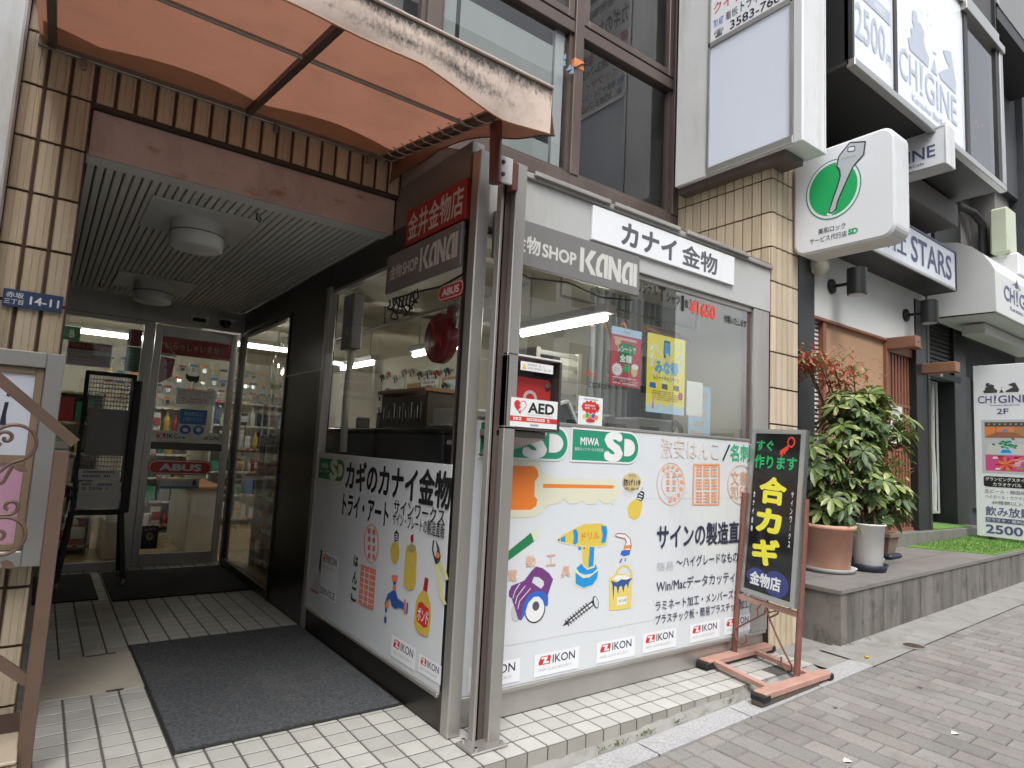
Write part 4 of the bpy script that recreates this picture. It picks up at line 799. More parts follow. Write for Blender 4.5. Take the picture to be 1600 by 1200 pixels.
# ================================================================ SHOP BUILDING
TC = [(.57,.475,.345), (.535,.445,.32), (.60,.505,.37), (.50,.415,.295)]
tr_ = random.Random(21)
TPROF = [(0, 0), (.003, .010), (.008, .013), (.030, .0135), (.0315, .011), (.033, .0135), (.058, .0135), (.060, .007), (.067, .007), (.069, .012), (.079, .010), (.0835, 0)]
def tilewall(mb, fr, u0, v0, ncol, nrow, pu=.09, pv=.306, gj=.008):
    for i in range(ncol):
        for j in range(nrow):
            c = tr_.choice(TC); k = tr_.uniform(.93, 1.06); c = tuple(a*k for a in c); a, b = u0+i*pu, v0+j*pv
            s_ = (pu-gj)/.0835; pts = [(a+gj/2+p*s_, q) for p, q in TPROF]; lo, hi = b+.0075, b+pv-.0075
            for (p, q), (p2, q2) in zip(pts, pts[1:]): mb.poly([fr(p, lo, q), fr(p2, lo, q2), fr(p2, hi, q2), fr(p, hi, q)], 'tile', c)
            mb.poly([fr(p, hi, q) for p, q in pts], 'tile', c); mb.poly([fr(p, lo, q) for p, q in pts][::-1], 'tile', c)
SHOP = thing('shop_building', 'cream tiled hardware shop building with glazed corner window and recessed porch', 'building', (3, 4, 0))
mb = MB(); mb.box(-.262, .05, 3.985, 4.6, 0, 7, 'grout'); tilewall(mb, FY(3.985), -.262, .153-.281, 3, 30, .1035, .281, .015); mb.build('tiled_pillar', SHOP)
mb = MB(); mb.box(4.885, 5.31, 2.955, 4.6, -.1, 8, 'grout'); tilewall(mb, FY(2.955), 4.878, -.004, 5, 26, .0866); tilewall(mb, FX(4.885), -3.962, 3.056, 11, 16, .0915)
mb.build('tiled_pillar', SHOP)
mb = MB(); mb.box(.05, 1.9, 3.985, 4.25, 3.235, 3.52, 'grout'); tilewall(mb, FY(3.985), .055, 3.244, 19, 1, .0955, .275, .016); mb.build('tile_band', SHOP)
mb = MB(); mb.box(.055, 1.86, 4.02, 4.045, 2.975, 3.228, 'lintel', bev=.004); mb.build('lintel_beam', SHOP)
mb = MB()                                          # ribbed metal porch ceiling
mb.box(.0, 1.9, 4.05, 8.2, 3.03, 3.06, 'ceil_gap'); mb.box(.0, 1.9, 4.05, 4.25, 3.06, 3.23, 'grout'); mb.box(.05, 1.88, 4.05, 4.22, 2.992, 3.03, 'ceil'); x = .06
while x < 1.84: mb.box(x, x+.037, 4.22, 8.12, 3.0, 3.03, 'ceil', bev=.004); x += .0475
mb.build('porch_ceiling', SHOP)
mb = MB(); mb.box(-.05, .045, 4.6, 8.2, 0, 3.05, 'steel_dark'); mb.build('porch_wall', SHOP)
mb = MB(); mb.box(.05, 1.86, 8.12, 8.26, 2.755, 2.995, 'steel', bev=.004); mb.build('door_header', SHOP)
# --- upper floor
mb = MB(); mb.box(-.26, 4.885, 4.02, 4.3, 3.53, 3.74, 'bronze'); mb.box(-.26, 4.885, 3.96, 4.12, 3.74, 3.90, 'bronze', bev=.006); mb.box(-.26, 4.885, 3.93, 4.02, 3.70, 3.74, 'bronze')
mb.build('upper_sill', SHOP)
mb = MB()
for x0, x1 in ((1.98, 2.10), (3.43, 3.53), (4.78, 4.872), (.62, .74)): mb.box(x0, x1, 3.95, 4.1, 3.90, 7.5, 'bronze', bev=.005)
for x0, x1 in ((.74, 1.98), (2.10, 3.43), (3.53, 4.78)):
    mb.box(x0, x1, 3.965, 4.08, 5.20, 5.31, 'bronze', bev=.005); mb.box(x0, x1, 3.99, 4.05, 3.90, 3.94, 'bronze', bev=.004)
    mb.box(x0, x0+.035, 3.99, 4.05, 3.94, 5.2, 'bronze'); mb.box(x1-.035, x1, 3.99, 4.05, 3.94, 5.2, 'bronze')
    rframe(mb, FY(3.99), x0+.005, x1-.005, 5.33, 7.0, .07, -.05, .02, 'bronze')
mb.build('upper_window_frame', SHOP)
mb = MB()
for x0, x1 in ((.775, 1.945), (2.135, 3.395), (3.565, 4.745)):
    mb.poly([FY(4.02)(u, v) for u, v in ((x0, 3.94), (x1, 3.94), (x1, 5.2), (x0, 5.2))], 'glass_dark'); mb.poly([FY(4.0)(u, v) for u, v in ((x0+.04, 5.4), (x1-.04, 5.4), (x1-.04, 6.93), (x0+.04, 6.93))], 'glass_dark')
mb.build('upper_window_glass', SHOP)
mb = MB(); mb.box(2.30, 3.24, 4.03, 4.036, 4.42, 5.02, 'blind_reflection'); mb.box(2.6, 3.24, 4.03, 4.036, 3.95, 4.12, 'blind_reflection'); mb.box(3.27, 3.37, 4.035, 4.08, 3.94, 5.2, 'lgrey'); mb.box(2.15, 2.26, 4.03, 4.036, 4.3, 5.15, 'blind_reflection'); mb.box(.8, 1.9, 4.22, 4.25, 4.2, 5.1, 'blind_reflection'); mb.box(2.14, 2.24, 4.21, 4.22, 5.35, 6.9, 'blind_reflection')  # pale boards added behind the panes to paint in a street reflection
mb.build('reflection_board', SHOP)
mb = MB(); mb.box(-.2, 4.88, 6.3, 6.4, 3.5, 7.6, 'darkwall'); mb.box(-.26, 4.88, 4.12, 6.4, 7.5, 7.6, 'darkwall'); mb.box(-.26, 4.88, 4.3, 6.4, 3.62, 3.70, 'darkwall'); mb.box(-.26, -.2, 4.1, 6.4, 3.5, 7.6, 'darkwall'); mb.box(4.84, 4.884, 4.12, 6.4, 3.5, 7.6, 'darkwall'); mb.build('upper_room', SHOP)
mb = MB(); mb.box(-.26, 5.3, 3.97, 12.4, 7.6, 9.5, 'greywall'); mb.build('upper_wall', SHOP)
# --- projecting display window, street side
mb = MB(); mb.box(1.93, 4.86, 2.985, 3.05, 0, .142, 'steel', bev=.004); mb.box(1.93, 4.86, 2.958, 3.05, .142, .168, 'steel', bev=.004); mb.build('plinth', SHOP)
fp = MB(); fp.box(1.93, 4.642, 2.968, 2.985, .168, 1.668, 'panel', bev=.002); FPAN = fp.build('front_panel', SHOP)
mb = MB(); mb.box(4.642, 4.868, 2.955, 3.04, .168, 2.78, 'steel', bev=.005); mb.box(1.93, 4.642, 2.962, 3.02, 1.668, 1.688, 'steel', bev=.003); mb.box(1.93, 4.642, 2.975, 3.03, 2.742, 2.78, 'steel', bev=.004)
mb.box(4.60, 4.642, 2.99, 3.04, 1.69, 2.742, 'bronze'); mb.build('window_frame', SHOP)
mb = MB(); mb.poly([FY(2.990)(u, v) for u, v in ((1.93, 1.688), (4.60, 1.688), (4.60, 2.742), (1.93, 2.742))], 'glass_front'); mb.build('window_glass', SHOP)
mb = MB(); mb.box(1.95, 4.868, 2.948, 3.06, 2.78, 3.145, 'fascia', bev=.004); mb.box(1.95, 4.872, 2.925, 3.06, 3.145, 3.185, 'ledge', bev=.006)
mb.faces([(1.87, 2.93, 3.19), (4.872, 2.93, 3.19), (4.872, 3.97, 3.66), (1.87, 3.97, 3.66), (1.87, 3.97, 3.19)], [(0,1,2,3), (0,3,4)], 'ledge')
x = 2.3
for x0, x1 in ((2.25, 2.9), (2.94, 3.62), (3.70, 4.5)): mb.box(x0, x1, 2.905, 2.925, 3.165, 3.195, 'ledge', bev=.004)
mb.build('fascia', SHOP)
# --- corner mullion and porch side glazing
mb = MB(); mb.box(1.845, 1.925, 2.905, 2.985, 0, 3.20, 'steel', bev=.006); mb.box(1.858, 1.925, 2.985, 3.03, .0, 3.2, 'steel_dark'); mb.build('corner_mullion', SHOP)
mb = MB(); mb.box(1.857, 1.92, 3.03, 5.13, 0, .165, 'steel_dark', bev=.004); mb.box(1.842, 1.92, 3.03, 5.13, .165, .188, 'steel', bev=.004); mb.build('plinth', SHOP)
spn = MB(); spn.box(1.8555, 1.872, 3.03, 5.13, .188, 1.405, 'panel', bev=.002); SPAN = spn.build('side_panel', SHOP)
mb = MB(); mb.box(1.84, 1.91, 5.13, 5.205, 0, 2.80, 'steel', bev=.005); mb.box(1.858, 1.9, 3.03, 5.13, 2.735, 2.76, 'steel'); mb.box(1.872, 1.93, 3.03, 3.075, 1.405, 2.735, 'bronze'); mb.build('window_frame', SHOP)
mb = MB(); mb.poly([FX(1.878)(u, v) for u, v in ((-5.13, 1.405), (-3.03, 1.405), (-3.03, 2.735), (-5.13, 2.735))], 'glass'); mb.build('window_glass', SHOP)
mb = MB(); mb.box(1.862, 1.95, 5.205, 6.17, 0, 3.0, 'steel_dark', bev=.003); mb.box(1.866, 1.95, 3.03, 5.205, 2.76, 3.0, 'steel_dark'); mb.box(1.866, 1.95, 6.17, 8.12, 2.735, 3.0, 'steel_dark'); mb.box(1.8665, 1.95, 3.03, 4.02, 3.0, 3.3, 'kanai_grey')
mb.box(1.855, 1.862, 5.205, 6.17, 2.10, 2.112, 'steel'); mb.build('side_cladding', SHOP)
mb = MB(); fr = FX(1.87)
rframe(mb, fr, -8.06, -6.17, .0, 2.735, .045, -.04, .02, 'steel_dark', wb=.09); mb.box(1.845, 1.93, 8.06, 8.12, 0, 3.0, 'steel', bev=.004); mb.build('window_frame', SHOP)
mb = MB(); mb.poly([fr(u, v) for u, v in ((-8.015, .09), (-6.215, .09), (-6.215, 2.69), (-8.015, 2.69))], 'glass'); mb.build('window_glass', SHOP)
# --- doors at the back of the porch
mb = MB(); fr = FY(8.2)
for u0, u1, v0, v1 in ((.05, .10, 0, 2.755), (.835, .945, 0, 2.755), (.10, .835, 0, .09), (.10, .835, 2.71, 2.755)): fbox(mb, fr, u0, u1, v0, v1, -.05, .04, 'steel', .004)
fr2 = MB(); mb.build('entrance_frame', SHOP)
mb = MB(); mb.poly([fr(u, v) for u, v in ((.10, .09), (.835, .09), (.835, 2.71), (.10, 2.71))], 'glass'); mb.build('entrance_glass', SHOP)
mb = MB(); rframe(mb, fr, .955, 1.85, .015, 2.745, .075, -.06, -.01, 'steel', wb=.13, wt=.13); fbox(mb, fr, 1.03, 1.775, 1.315, 1.40, -.055, -.012, 'steel_dark', .004); dr = mb.build('sliding_door', SHOP)
mb = MB(); mb.poly([fr(u, v, -.035) for u, v in ((1.03, .145), (1.775, .145), (1.775, 1.315), (1.03, 1.315))], 'glass'); mb.poly([fr(u, v, -.035) for u, v in ((1.03, 1.40), (1.775, 1.40), (1.775, 2.615), (1.03, 2.615))], 'glass'); mb.build('door_glass', dr)
mb = MB(); fbox(mb, FY(8.12), 1.27, 1.47, 2.80, 2.90, 0, .035, 'offwhite', .006); fbox(mb, FY(8.12), 1.30, 1.44, 2.82, 2.86, .035, .040, 'blackgloss'); mb.build('door_sensor', SHOP)
# --- interior shell
mb = MB(); mb.box(4.86, 4.884, 3.06, 12, 0, 3.02, 'int_wall'); mb.build('interior_wall', SHOP)
mb = MB(); mb.box(-3.1, 4.9, 12, 12.1, 0, 3.02, 'int_wall'); mb.build('interior_wall', SHOP)
mb = MB(); mb.box(-3.1, -3.0, 8.3, 12, 0, 3.02, 'int_wall'); mb.box(-3.1, .05, 8.2, 8.3, 0, 3.02, 'int_wall'); mb.build('interior_wall', SHOP)
mb = MB(); mb.box(1.95, 4.9, 3.06, 8.27, 3.02, 3.1, 'int_ceil'); mb.box(-3.1, 4.9, 8.27, 12.1, 3.02, 3.1, 'int_ceil')
for y in (5.6, 7.0): mb.box(1.95, 4.86, y, y+.16, 2.87, 3.02, 'int_ceil')
mb.box(1.95, 4.86, 3.9, 3.98, 2.95, 3.02, 'int_ceil'); mb.build('interior_ceiling', SHOP)
mb = MB(); mb.box(1.95, 4.86, 3.06, 8.27, -.1, .008, 'int_floor'); mb.box(-3.1, 4.9, 8.27, 12.1, -.1, .008, 'int_floor'); tag(mb.build('floor'), kind='structure')
# --- graphics on the two window panels
def badge(mb, fr, u0, v0, u1, v1, d, white='white', green='miwa'):
    W, H = u1-u0, v1-v0; r = H*.5
    def shape(e, k):
        pts = [(u0-e, v0-e), (u1-r, v0-e)]
        for i in range(1, 12):
            a = -math.pi/2 + math.pi*i/12; pts.append((u1-r+(r+e)*math.cos(a), (v0+v1)/2+(H/2+e)*math.sin(a)))
        return pts + [(u1-r, v1+e), (u0-e, v1+e)]
    mb.poly([fr(u, v, d) for u, v in shape(.012, 1)], white); mb.poly([fr(u, v, d+.0006) for u, v in shape(0, 1)], green)
    mb.text('MIWA', fr, u0+W*.11, v0+H*.50, u0+W*.38, v0+H*.76, white, .03, d+.0012)
    mb.text('美和ロック サービス代行店', fr, u0+W*.035, v0+H*.31, u0+W*.45, v0+H*.42, white, .0, d+.0012)
    mb.text('S', fr, u0+W*.46, v0-H*.02, u0+W*.75, v1+H*.02, white, .075, d+.0012)
    pts = [(u0+W*.77, v0+H*.20)] + [(u0+W*.83 + W*.115*math.cos(a), v0+H*.5 + H*.30*math.sin(a)) for a in [-math.pi/2 + math.pi*i/10 for i in range(11)]] + [(u0+W*.77, v0+H*.80)]
    mb.poly([fr(u, v, d+.0012) for u, v in pts], white)
def zikon(mb, fr, u, v, w, d, patch=True, small=True, logo='red', ink='ink2', flat=1.):
    h = w*.17*flat                                      # u,v = lower left of the mark
    if patch: mb.poly([fr(a, b, d) for a, b in ((u-w*.12, v-h*1.3), (u+w*1.12, v-h*1.3), (u+w*1.12, v+h*1.35), (u-w*.12, v+h*1.35))], 'signwhite')
    d += .0006
    mb.poly([fr(a, b, d) for a, b in ((u, v), (u+w*.30, v), (u+w*.32, v+h), (u+w*.05, v+h), (u-.01*w, v+h*.3))], logo)
    mb.poly([fr(a, b, d+.0005) for a, b in ((u+w*.10, v+h*.12), (u+w*.27, v+h*.12), (u+w*.27, v+h*.34), (u+w*.19, v+h*.34), (u+w*.24, v+h*.88), (u+w*.06, v+h*.88), (u+w*.06, v+h*.68), (u+w*.15, v+h*.68))], 'signwhite')
    mb.poly([fr(a, b, d+.001) for a, b in ((u+w*.245, v+h*.4), (u+w*.275, v+h*.4), (u+w*.29, v+h*.9), (u+w*.26, v+h*.9))], logo)
    mb.text('IKON', fr, u+w*.37, v-.0, u+w, v+h, ink, .015, d)
    if small: mb.text('HIGH CLASS SECURITY', fr, u, v-h*.75, u+w*.92, v-h*.42, 'txtgrey', 0, d)
FR = {'front': FY(2.9672), 'side': FX(1.8548)}
mbs = {'front': MB(), 'side': MB()}
for i, (pl, key, c) in enumerate(POLY):
    mbs[pl].poly([FR[pl](c[2*k], c[2*k+1], .00001*i + .0006) for k in range(len(c)//2)], key)
FIX = {'～ハイグレードなものまで': (3.722, .728, 4.618, .808), 'Win/Macデータカッティング': (3.515, .577, 4.62, .662), 'ラミネート加工・メンバーズカード': (3.511, .452, 4.618, .522), 'プラスチック板・簡易プラスチック加工': (3.514, .362, 4.62, .428), 'サインの製造直販': (3.507, .868, 4.62, 1.04),
       '激安はんこ': (3.526, 1.505, 4.2, 1.65), '文書': (4.36, 1.32, 4.585, 1.43), '司印': (4.36, 1.21, 4.585, 1.31)}
for (pl, key, st, u0, v0, u1, v1, bo) in TEXT:
    u0, v0, u1, v1 = FIX.get(st, (u0, v0, u1, v1))
    mbs[pl].text(st, FR[pl], u0, v0, u1, v1, key, bo, .0009 + .00001*len(POLY))
badge(mbs['front'], FR['front'], 1.99, 1.462, 2.645, 1.652, .003); badge(mbs['front'], FR['front'], 2.686, 1.462, 3.292, 1.655, .0033)
for u in (2.03, 2.49, 2.995, 3.423, 3.925, 4.335):
    zikon(mbs['front'], FR['front'], u, .253, .285, .003 + .00001*u)
gibber(mbs['front'], FR['front'], 3.15, 3.34, 1.275, 1.30, 1, 'ink', 2, .02)
badge(mbs['side'], FR['side'], -5.085, 1.205, -4.55, 1.365, .003, 'cream', 'dkgreen')
for u in (-3.578, -3.235): zikon(mbs['side'], FR['side'], u, .285, .25 if u < -3.4 else .20, .003 + .0001*u, flat=1.1)
f = FR['side']
mbs['side'].poly([f(u, v, .003) for u, v in ((-4.86, .33), (-4.52, .33), (-4.52, .66), (-4.86, .66))], 'signwhite'); mbs['side'].poly([f(u, v, .003) for u, v in ((-5.06, .33), (-4.86, .33), (-4.86, .45), (-4.90, .50))], 'lgrey'); mbs['side'].poly([f(u, v, .0035) for u, v in ((-4.91, .52), (-4.87, .47), (-4.87, .66), (-4.90, .66))], 'black')
mbs['side'].poly([f(u, v, .0036) for u, v in ((-5.06, .325), (-4.87, .325), (-4.87, .335), (-5.06, .335))], 'red'); mbs['side'].text('SERVICE', f, -4.85, .345, -4.55, .395, 'black', .01, .004); zikon(mbs['side'], f, -4.83, .585, .27, .0034, False, True, flat=1.2)
for z, a, b in ((.395, 2.0, 2.9), (.392, 2.9, 3.75), (1.215, 3.3, 4.6)): mbs['front'].poly([FR['front'](u, v, .0004) for u, v in ((a, z), (b, z+.004), (b, z+.0065), (a, z+.0025))], 'lgrey')
sm_ = random.Random(12)
for k in range(46):
    u, v = sm_.uniform(2.0, 4.6), sm_.choice([.395, .17, 1.66, sm_.uniform(.2, 1.6)]) + sm_.gauss(0, .006); r = sm_.uniform(.002, .006); mbs['front'].poly([FR['front'](u+r*math.cos(q), v+r*.6*math.sin(q), .0042) for q in (0, 1.3, 2.5, 3.8, 5.1)], sm_.choice(['lgrey', 'lgrey', 'txtgrey', 'dgrey']))
mbs['front'].build('panel_graphics', FPAN); mbs['side'].build('panel_graphics', SPAN)
# lettering on the window glass
mb = MB(); f = FY(2.986)
mb.text('オリジナル', f, 3.21, 2.655, 3.47, 2.735, 'black', .02); mb.text('T', f, 3.485, 2.63, 3.56, 2.74, 'black', .04); mb.text('シャツ', f, 3.575, 2.635, 3.73, 2.715, 'black', .02); mb.text('1', f, 3.745, 2.60, 3.775, 2.72, 'black', .04); mb.text('枚', f, 3.785, 2.63, 3.83, 2.70, 'black', .02)
mb.text('¥1650', f, 3.845, 2.60, 4.165, 2.71, 'hotred', .04); mb.text('作製いたします', f, 4.275, 2.60, 4.585, 2.665, 'black', .03)
mb.text('ネーム', f, 2.80, 2.005, 2.90, 2.045, 'hotred', .02); mb.text('ご注文承ります', f, 2.83, 1.935, 3.02, 1.975, 'black', .02)
mb.build('window_lettering', SHOP)
# ================================================================ NEIGHBOUR BUILDING (restaurant)
NB = thing('restaurant_building', 'dark fronted restaurant building with white band and wooden lattice door', 'building', (8.5, 4, .4)); W = 3.65
def pz(x): return .478 + .017 * (x - 5.47)
mb = MB(); fr = FY(W)
fbox(mb, fr, 5.6, 6.86, .3, 4.05, -.4, -.05, 'darkwall'); fbox(mb, fr, 6.50, 6.845, .4, 4.0, -.06, .05, 'blackpost', .01); mb.build('black_post', NB)
mb = MB(); fbox(mb, fr, 6.845, 10.0, 3.2, 4.02, -.3, 0, 'plaster'); fbox(mb, fr, 6.845, 8.80, 3.165, 3.2, -.3, .02, 'wood', .004); mb.build('white_band', NB)
mb = MB(); fbox(mb, fr, 7.20, 8.72, .66, 3.165, -.3, -.03, 'tanwall'); fbox(mb, fr, 7.13, 7.20, .66, 3.165, -.2, .0, 'wood', .004); fbox(mb, fr, 8.72, 8.80, .66, 3.2, -.2, .01, 'wood', .004); mb.build('tan_wall', NB)
mb = MB(); fbox(mb, fr, 6.845, 7.13, .66, 3.165, -.3, -.16, 'black')
for k in range(50): fbox(mb, fr, 6.85, 7.13, .70+k*.05, .70+k*.05+.026, -.15, -.06, 'white')
mb.build('louver', NB)
mb = MB(); fbox(mb, fr, 8.80, 9.62, .66, .74, -.14, -.05, 'wood'); fbox(mb, fr, 8.80, 9.62, 3.06, 3.165, -.14, -.03, 'wood')
for k in range(9): fbox(mb, fr, 8.80+k*.0955, 8.80+k*.0955+.045, .74, 3.06, -.12, -.07, 'wood', .003)
for z in (1.15, 1.75, 2.35): fbox(mb, fr, 8.80, 9.62, z, z+.04, -.125, -.066, 'wood')
fbox(mb, fr, 8.80, 9.62, .7, 3.1, -.2, -.17, 'cab_brown'); ld = mb.build('lattice_door', NB)
mb = MB(); fbox(mb, fr, 9.0, 9.35, 1.85, 2.35, -.066, -.06, 'paper'); gibber(mb, fr, 9.03, 9.3, 1.9, 2.3, 7, 'txtgrey', 3, -.058); mb.build('door_notice', ld)
mb = MB(); fbox(mb, fr, 9.62, 9.985, .5, 3.9, -.3, .02, 'blackpost', .006); fbox(mb, fr, 9.985, 10.06, .5, 3.9, -.2, .03, 'soffit', .006); mb.build('black_post', NB)
mb = MB(); mb.box(8.74, 8.90, 3.30, 3.66, 3.06, 3.21, 'wood_beam', bev=.008); mb.box(9.80, 9.96, 3.22, 3.66, 2.86, 3.0, 'wood_beam', bev=.008); mb.box(8.90, 9.62, 3.55, 3.64, 3.17, 3.20, 'wood_beam')
for x, z in ((8.82, 3.13), (9.88, 2.93)): mb.lathe((x, 3.297, z), [(0, 0), (.012, 0), (.012, .01)], 'black', 10, 'y')
mb.build('wooden_beam', NB)
mb = MB(); fbox(mb, FY(4.3), 10.06, 12.5, 3.0, 4.2, -.1, 0, 'darkwall')
for k in range(14): fbox(mb, FY(3.85), 10.06, 11.75, 3.02+k*.07, 3.02+k*.07+.055, -.05, 0, 'shutter', .006)
fbox(mb, FY(3.85), 10.06, 11.75, 2.93, 3.02, -.1, .06, 'darkwall'); fbox(mb, FY(3.79), 10.9, 11.0, 2.955, 2.995, 0, .004, 'cream'); mb.build('roller_shutter', NB)
mb = MB(); mb.box(10.42, 11.45, 4.02, 4.3, .86, 2.93, 'greywall' if False else 'plaster'); mb.tube([(11.2, 4.0, .9), (11.22, 4.0, 1.4), (11.17, 4.0, 1.9), (11.2, 4.0, 2.9)], .025, 'offwhite', 8); mb.tube([(11.28, 4.0, .9), (11.27, 4.0, 2.9)], .012, 'black', 6); mb.box(10.1, 10.42, 4.2, 4.5, .7, 3, 'darkwall'); mb.box(10.46, 10.66, 3.92, 4.02, .78, 1.25, 'black', bev=.01); mb.build('inner_panel', NB)
mb = MB(); fbox(mb, FY(3.9), 11.5, 12.0, .5, 4.2, -.3, .1, 'blackpost', .01); mb.box(12, 16, 4.2, 4.4, .5, 4, 'slate'); mb.box(12.1, 13.2, 4.12, 4.2, .9, 3.2, 'shutter'); mb.box(13.4, 15.4, 4.12, 4.2, .9, 3.2, 'greywall'); mb.build('dark_doorway', NB)
mb = MB(); mb.box(6.5, 16, 3.75, 4.6, 4.0, 9, 'greywall'); mb.box(8.98, 9.0, 3.74, 3.76, 4.0, 6, 'black'); mb.box(10.55, 11.6, 3.70, 4.0, 4.3, 6, 'black'); mb.box(5.32, 6.6, 3.6, 5, 3.9, 9, 'black'); mb.build('upper_wall', NB)
mb = MB(); mb.box(12.2, 12.9, 3.40, 3.75, 4.0, 7, 'greywall'); mb.tube([(12.1, 3.55, 4.2), (12.1, 3.55, 5.6), (11.9, 3.6, 5.75), (11.5, 3.7, 5.8)], .06, 'soffit', 10); mb.build('drain_pipe', NB)
# platform and steps
mb = MB(); pr2 = random.Random(4); x = 5.475
while x < 16:
    x1 = x + .40
    for j in range(3):
        y0 = 2.662 + j*.40; y1 = min(y0+.40, 3.72); k = pr2.uniform(.9, 1.1); e = .003
        mb.poly([(x+e, y0+e, pz(x)), (x1-e, y0+e, pz(x1)), (x1-e, y1-e, pz(x1)), (x+e, y1-e, pz(x))], 'stone_tile')
    mb.poly([(x+.003, 2.668, zs(x)-.1), (x1-.003, 2.668, zs(x1)-.1), (x1-.003, 2.668, pz(x1)-.032), (x+.003, 2.668, pz(x)-.032)], 'stone_riser')
    x = x1
mb.faces([(5.47, 2.655, pz(5.47)-.001), (16, 2.655, pz(16)-.001), (16, 2.665, pz(16)-.001), (5.47, 2.665, pz(5.47)-.001), (5.47, 2.655, pz(5.47)-.03), (16, 2.655, pz(16)-.03), (16, 2.672, pz(16)-.03), (5.47, 2.672, pz(5.47)-.03)], [(0,1,2,3), (4,5,1,0), (7,6,5,4)], 'stone_tile')
mb.box(5.475, 16, 2.675, 3.8, -.2, .455, 'stone_riser'); mb.faces([(5.47, 2.66, -.1), (5.47, 3.7, -.1), (5.47, 3.7, pz(5.47)), (5.47, 2.66, pz(5.47)), (5.455, 2.65, .447), (5.455, 3.7, .447), (5.455, 3.7, .479), (5.455, 2.65, .479), (5.475, 2.65, .479), (5.475, 3.7, .479)], [(0,3,2,1), (4,7,6,5), (7,8,9,6)], 'stone_riser')
mb.faces([(5.5, 2.67, pz(5.5)-.006), (16, 2.67, pz(16)-.006), (16, 3.75, pz(16)-.006), (5.5, 3.75, pz(5.5)-.006)], [(0,1,2,3)], 'grout')
mb.build('platform', NB)
mb = MB(); x = 6.5
while x < 11.5:
    mb.box(x+.002, x+.448, 3.545, 3.9, pz(x)-.1, .70, 'stone_tile', bev=.004); x += .45
mb.box(6.5, 11.5, 3.9, 4.4, .3, .69, 'stone_tile'); mb.build('step', NB)
mb = MB(); mb.box(10.15, 11.45, 3.6, 4.1, .702, .715, 'grass'); tag(mb.build('artificial_turf'), 'small bright green turf mat on the upper step in the doorway', 'turf mat')
mb = MB(); mb.faces([(9.35, 2.70, pz(9.35)+.012), (16, 2.68, pz(16)+.012), (16, 3.53, pz(16)+.012), (8.9, 3.53, pz(8.9)+.012)], [(0,1,2,3)], 'grass'); mb.faces([(9.35, 2.70, pz(9.35)), (16, 2.68, pz(16)), (16, 2.68, pz(16)+.012), (9.35, 2.70, pz(9.35)+.012), (8.9, 3.53, pz(8.9)), (8.9, 3.53, pz(8.9)+.012)], [(0,1,2,3), (0,3,5,4)], 'grass')
gg = random.Random(2)
for k in range(5000):
    x = gg.uniform(9.1, 12.6); y = gg.uniform(2.71, 3.52)
    if x < 9.35 - (y-2.7)*.5: continue
    z = pz(x)+.011; h = gg.uniform(.012, .03); a = gg.uniform(0, 6.28); dx, dy = .005*math.cos(a), .005*math.sin(a)
    mb.poly([(x-dx, y-dy, z), (x+dx, y+dy, z), (x+gg.uniform(-.01, .01), y+gg.uniform(-.01, .01), z+h)], 'grass')
tag(mb.build('artificial_turf'), 'large bright green turf carpet on the stone platform under the standing sign', 'turf mat')
# projecting bay with the white window graphics
mb = MB(); mb.box(5.66, 9.80, 2.66, 3.75, 5.22, 5.26, 'soffit'); mb.box(5.66, 5.70, 2.66, 3.75, 5.26, 8, 'black'); mb.box(9.78, 9.82, 2.66, 3.75, 5.26, 8, 'black'); mb.box(5.66, 9.82, 2.60, 2.68, 5.19, 5.27, 'alu', bev=.006); mb.box(9.70, 9.82, 2.60, 2.70, 5.27, 7.35, 'alu', bev=.006); mb.box(8.45, 9.82, 2.57, 2.70, 7.10, 7.2, 'alu', bev=.005); mb.box(5.66, 9.82, 2.60, 2.70, 7.2, 7.35, 'alu', bev=.005)
for x0, x1 in ((6.56, 6.61), (8.50, 8.60), (9.60, 9.70), (5.66, 5.69)): mb.box(x0, x1, 2.615, 2.70, 5.27, 7.2, 'shutter', bev=.004)
mb.box(5.66, 9.8, 3.7, 3.75, 5.2, 8, 'darkwall'); mb.box(5.6, 9.9, 2.7, 4, 7.35, 8.4, 'darkwall'); mb.build('bay_frame', NB)
mb = MB(); mb.box(5.69, 6.56, 2.64, 2.66, 5.27, 7.2, 'acryl'); mb.box(6.61, 8.50, 2.64, 2.66, 5.27, 7.2, 'acryl'); bw = mb.build('window_sheet', NB)
mb = MB(); mb.poly([FY(2.64)(u, v) for u, v in ((8.60, 5.27), (9.60, 5.27), (9.60, 7.1), (8.60, 7.1))], 'glass'); mb.build('window_glass', NB)
mb = MB(); mb.box(8.5, 9.7, 3.4, 3.45, 5.26, 7.3, 'darkwall'); mb.box(8.7, 9.5, 3.0, 3.06, 6.5, 6.8, 'white'); mb.build('bay_interior', NB)
t = thing('flower_arrangement', 'bouquet of pink and green flowers in a wooden stand behind the bay glass', 'flowers', (9.15, 2.95, 5.3)); mb = MB(); mb.box(9.0, 9.3, 2.85, 3.1, 5.30, 5.75, 'wood_light', bev=.01); mb.build('stand', t); mb = MB(); fr_ = random.Random(5)
for k in range(60):
    c = Vector((fr_.gauss(9.15, .16), fr_.gauss(2.95, .09), fr_.uniform(5.75, 6.35))); s_ = fr_.uniform(.03, .07); m = fr_.choice(['salmon', 'peach', 'green3', 'leaf_light', 'magenta', 'white', 'leaf'])
    for q in range(4): d = Vector((fr_.uniform(-1, 1), fr_.uniform(-1, 1), fr_.uniform(-1, 1))).normalized(); e = d.cross(Vector((.3, .5, 1))).normalized(); mb.poly([c, c+d*s_+e*s_*.5, c+d*s_*1.5, c+d*s_-e*s_*.5], m)
mb.build('blooms', t)
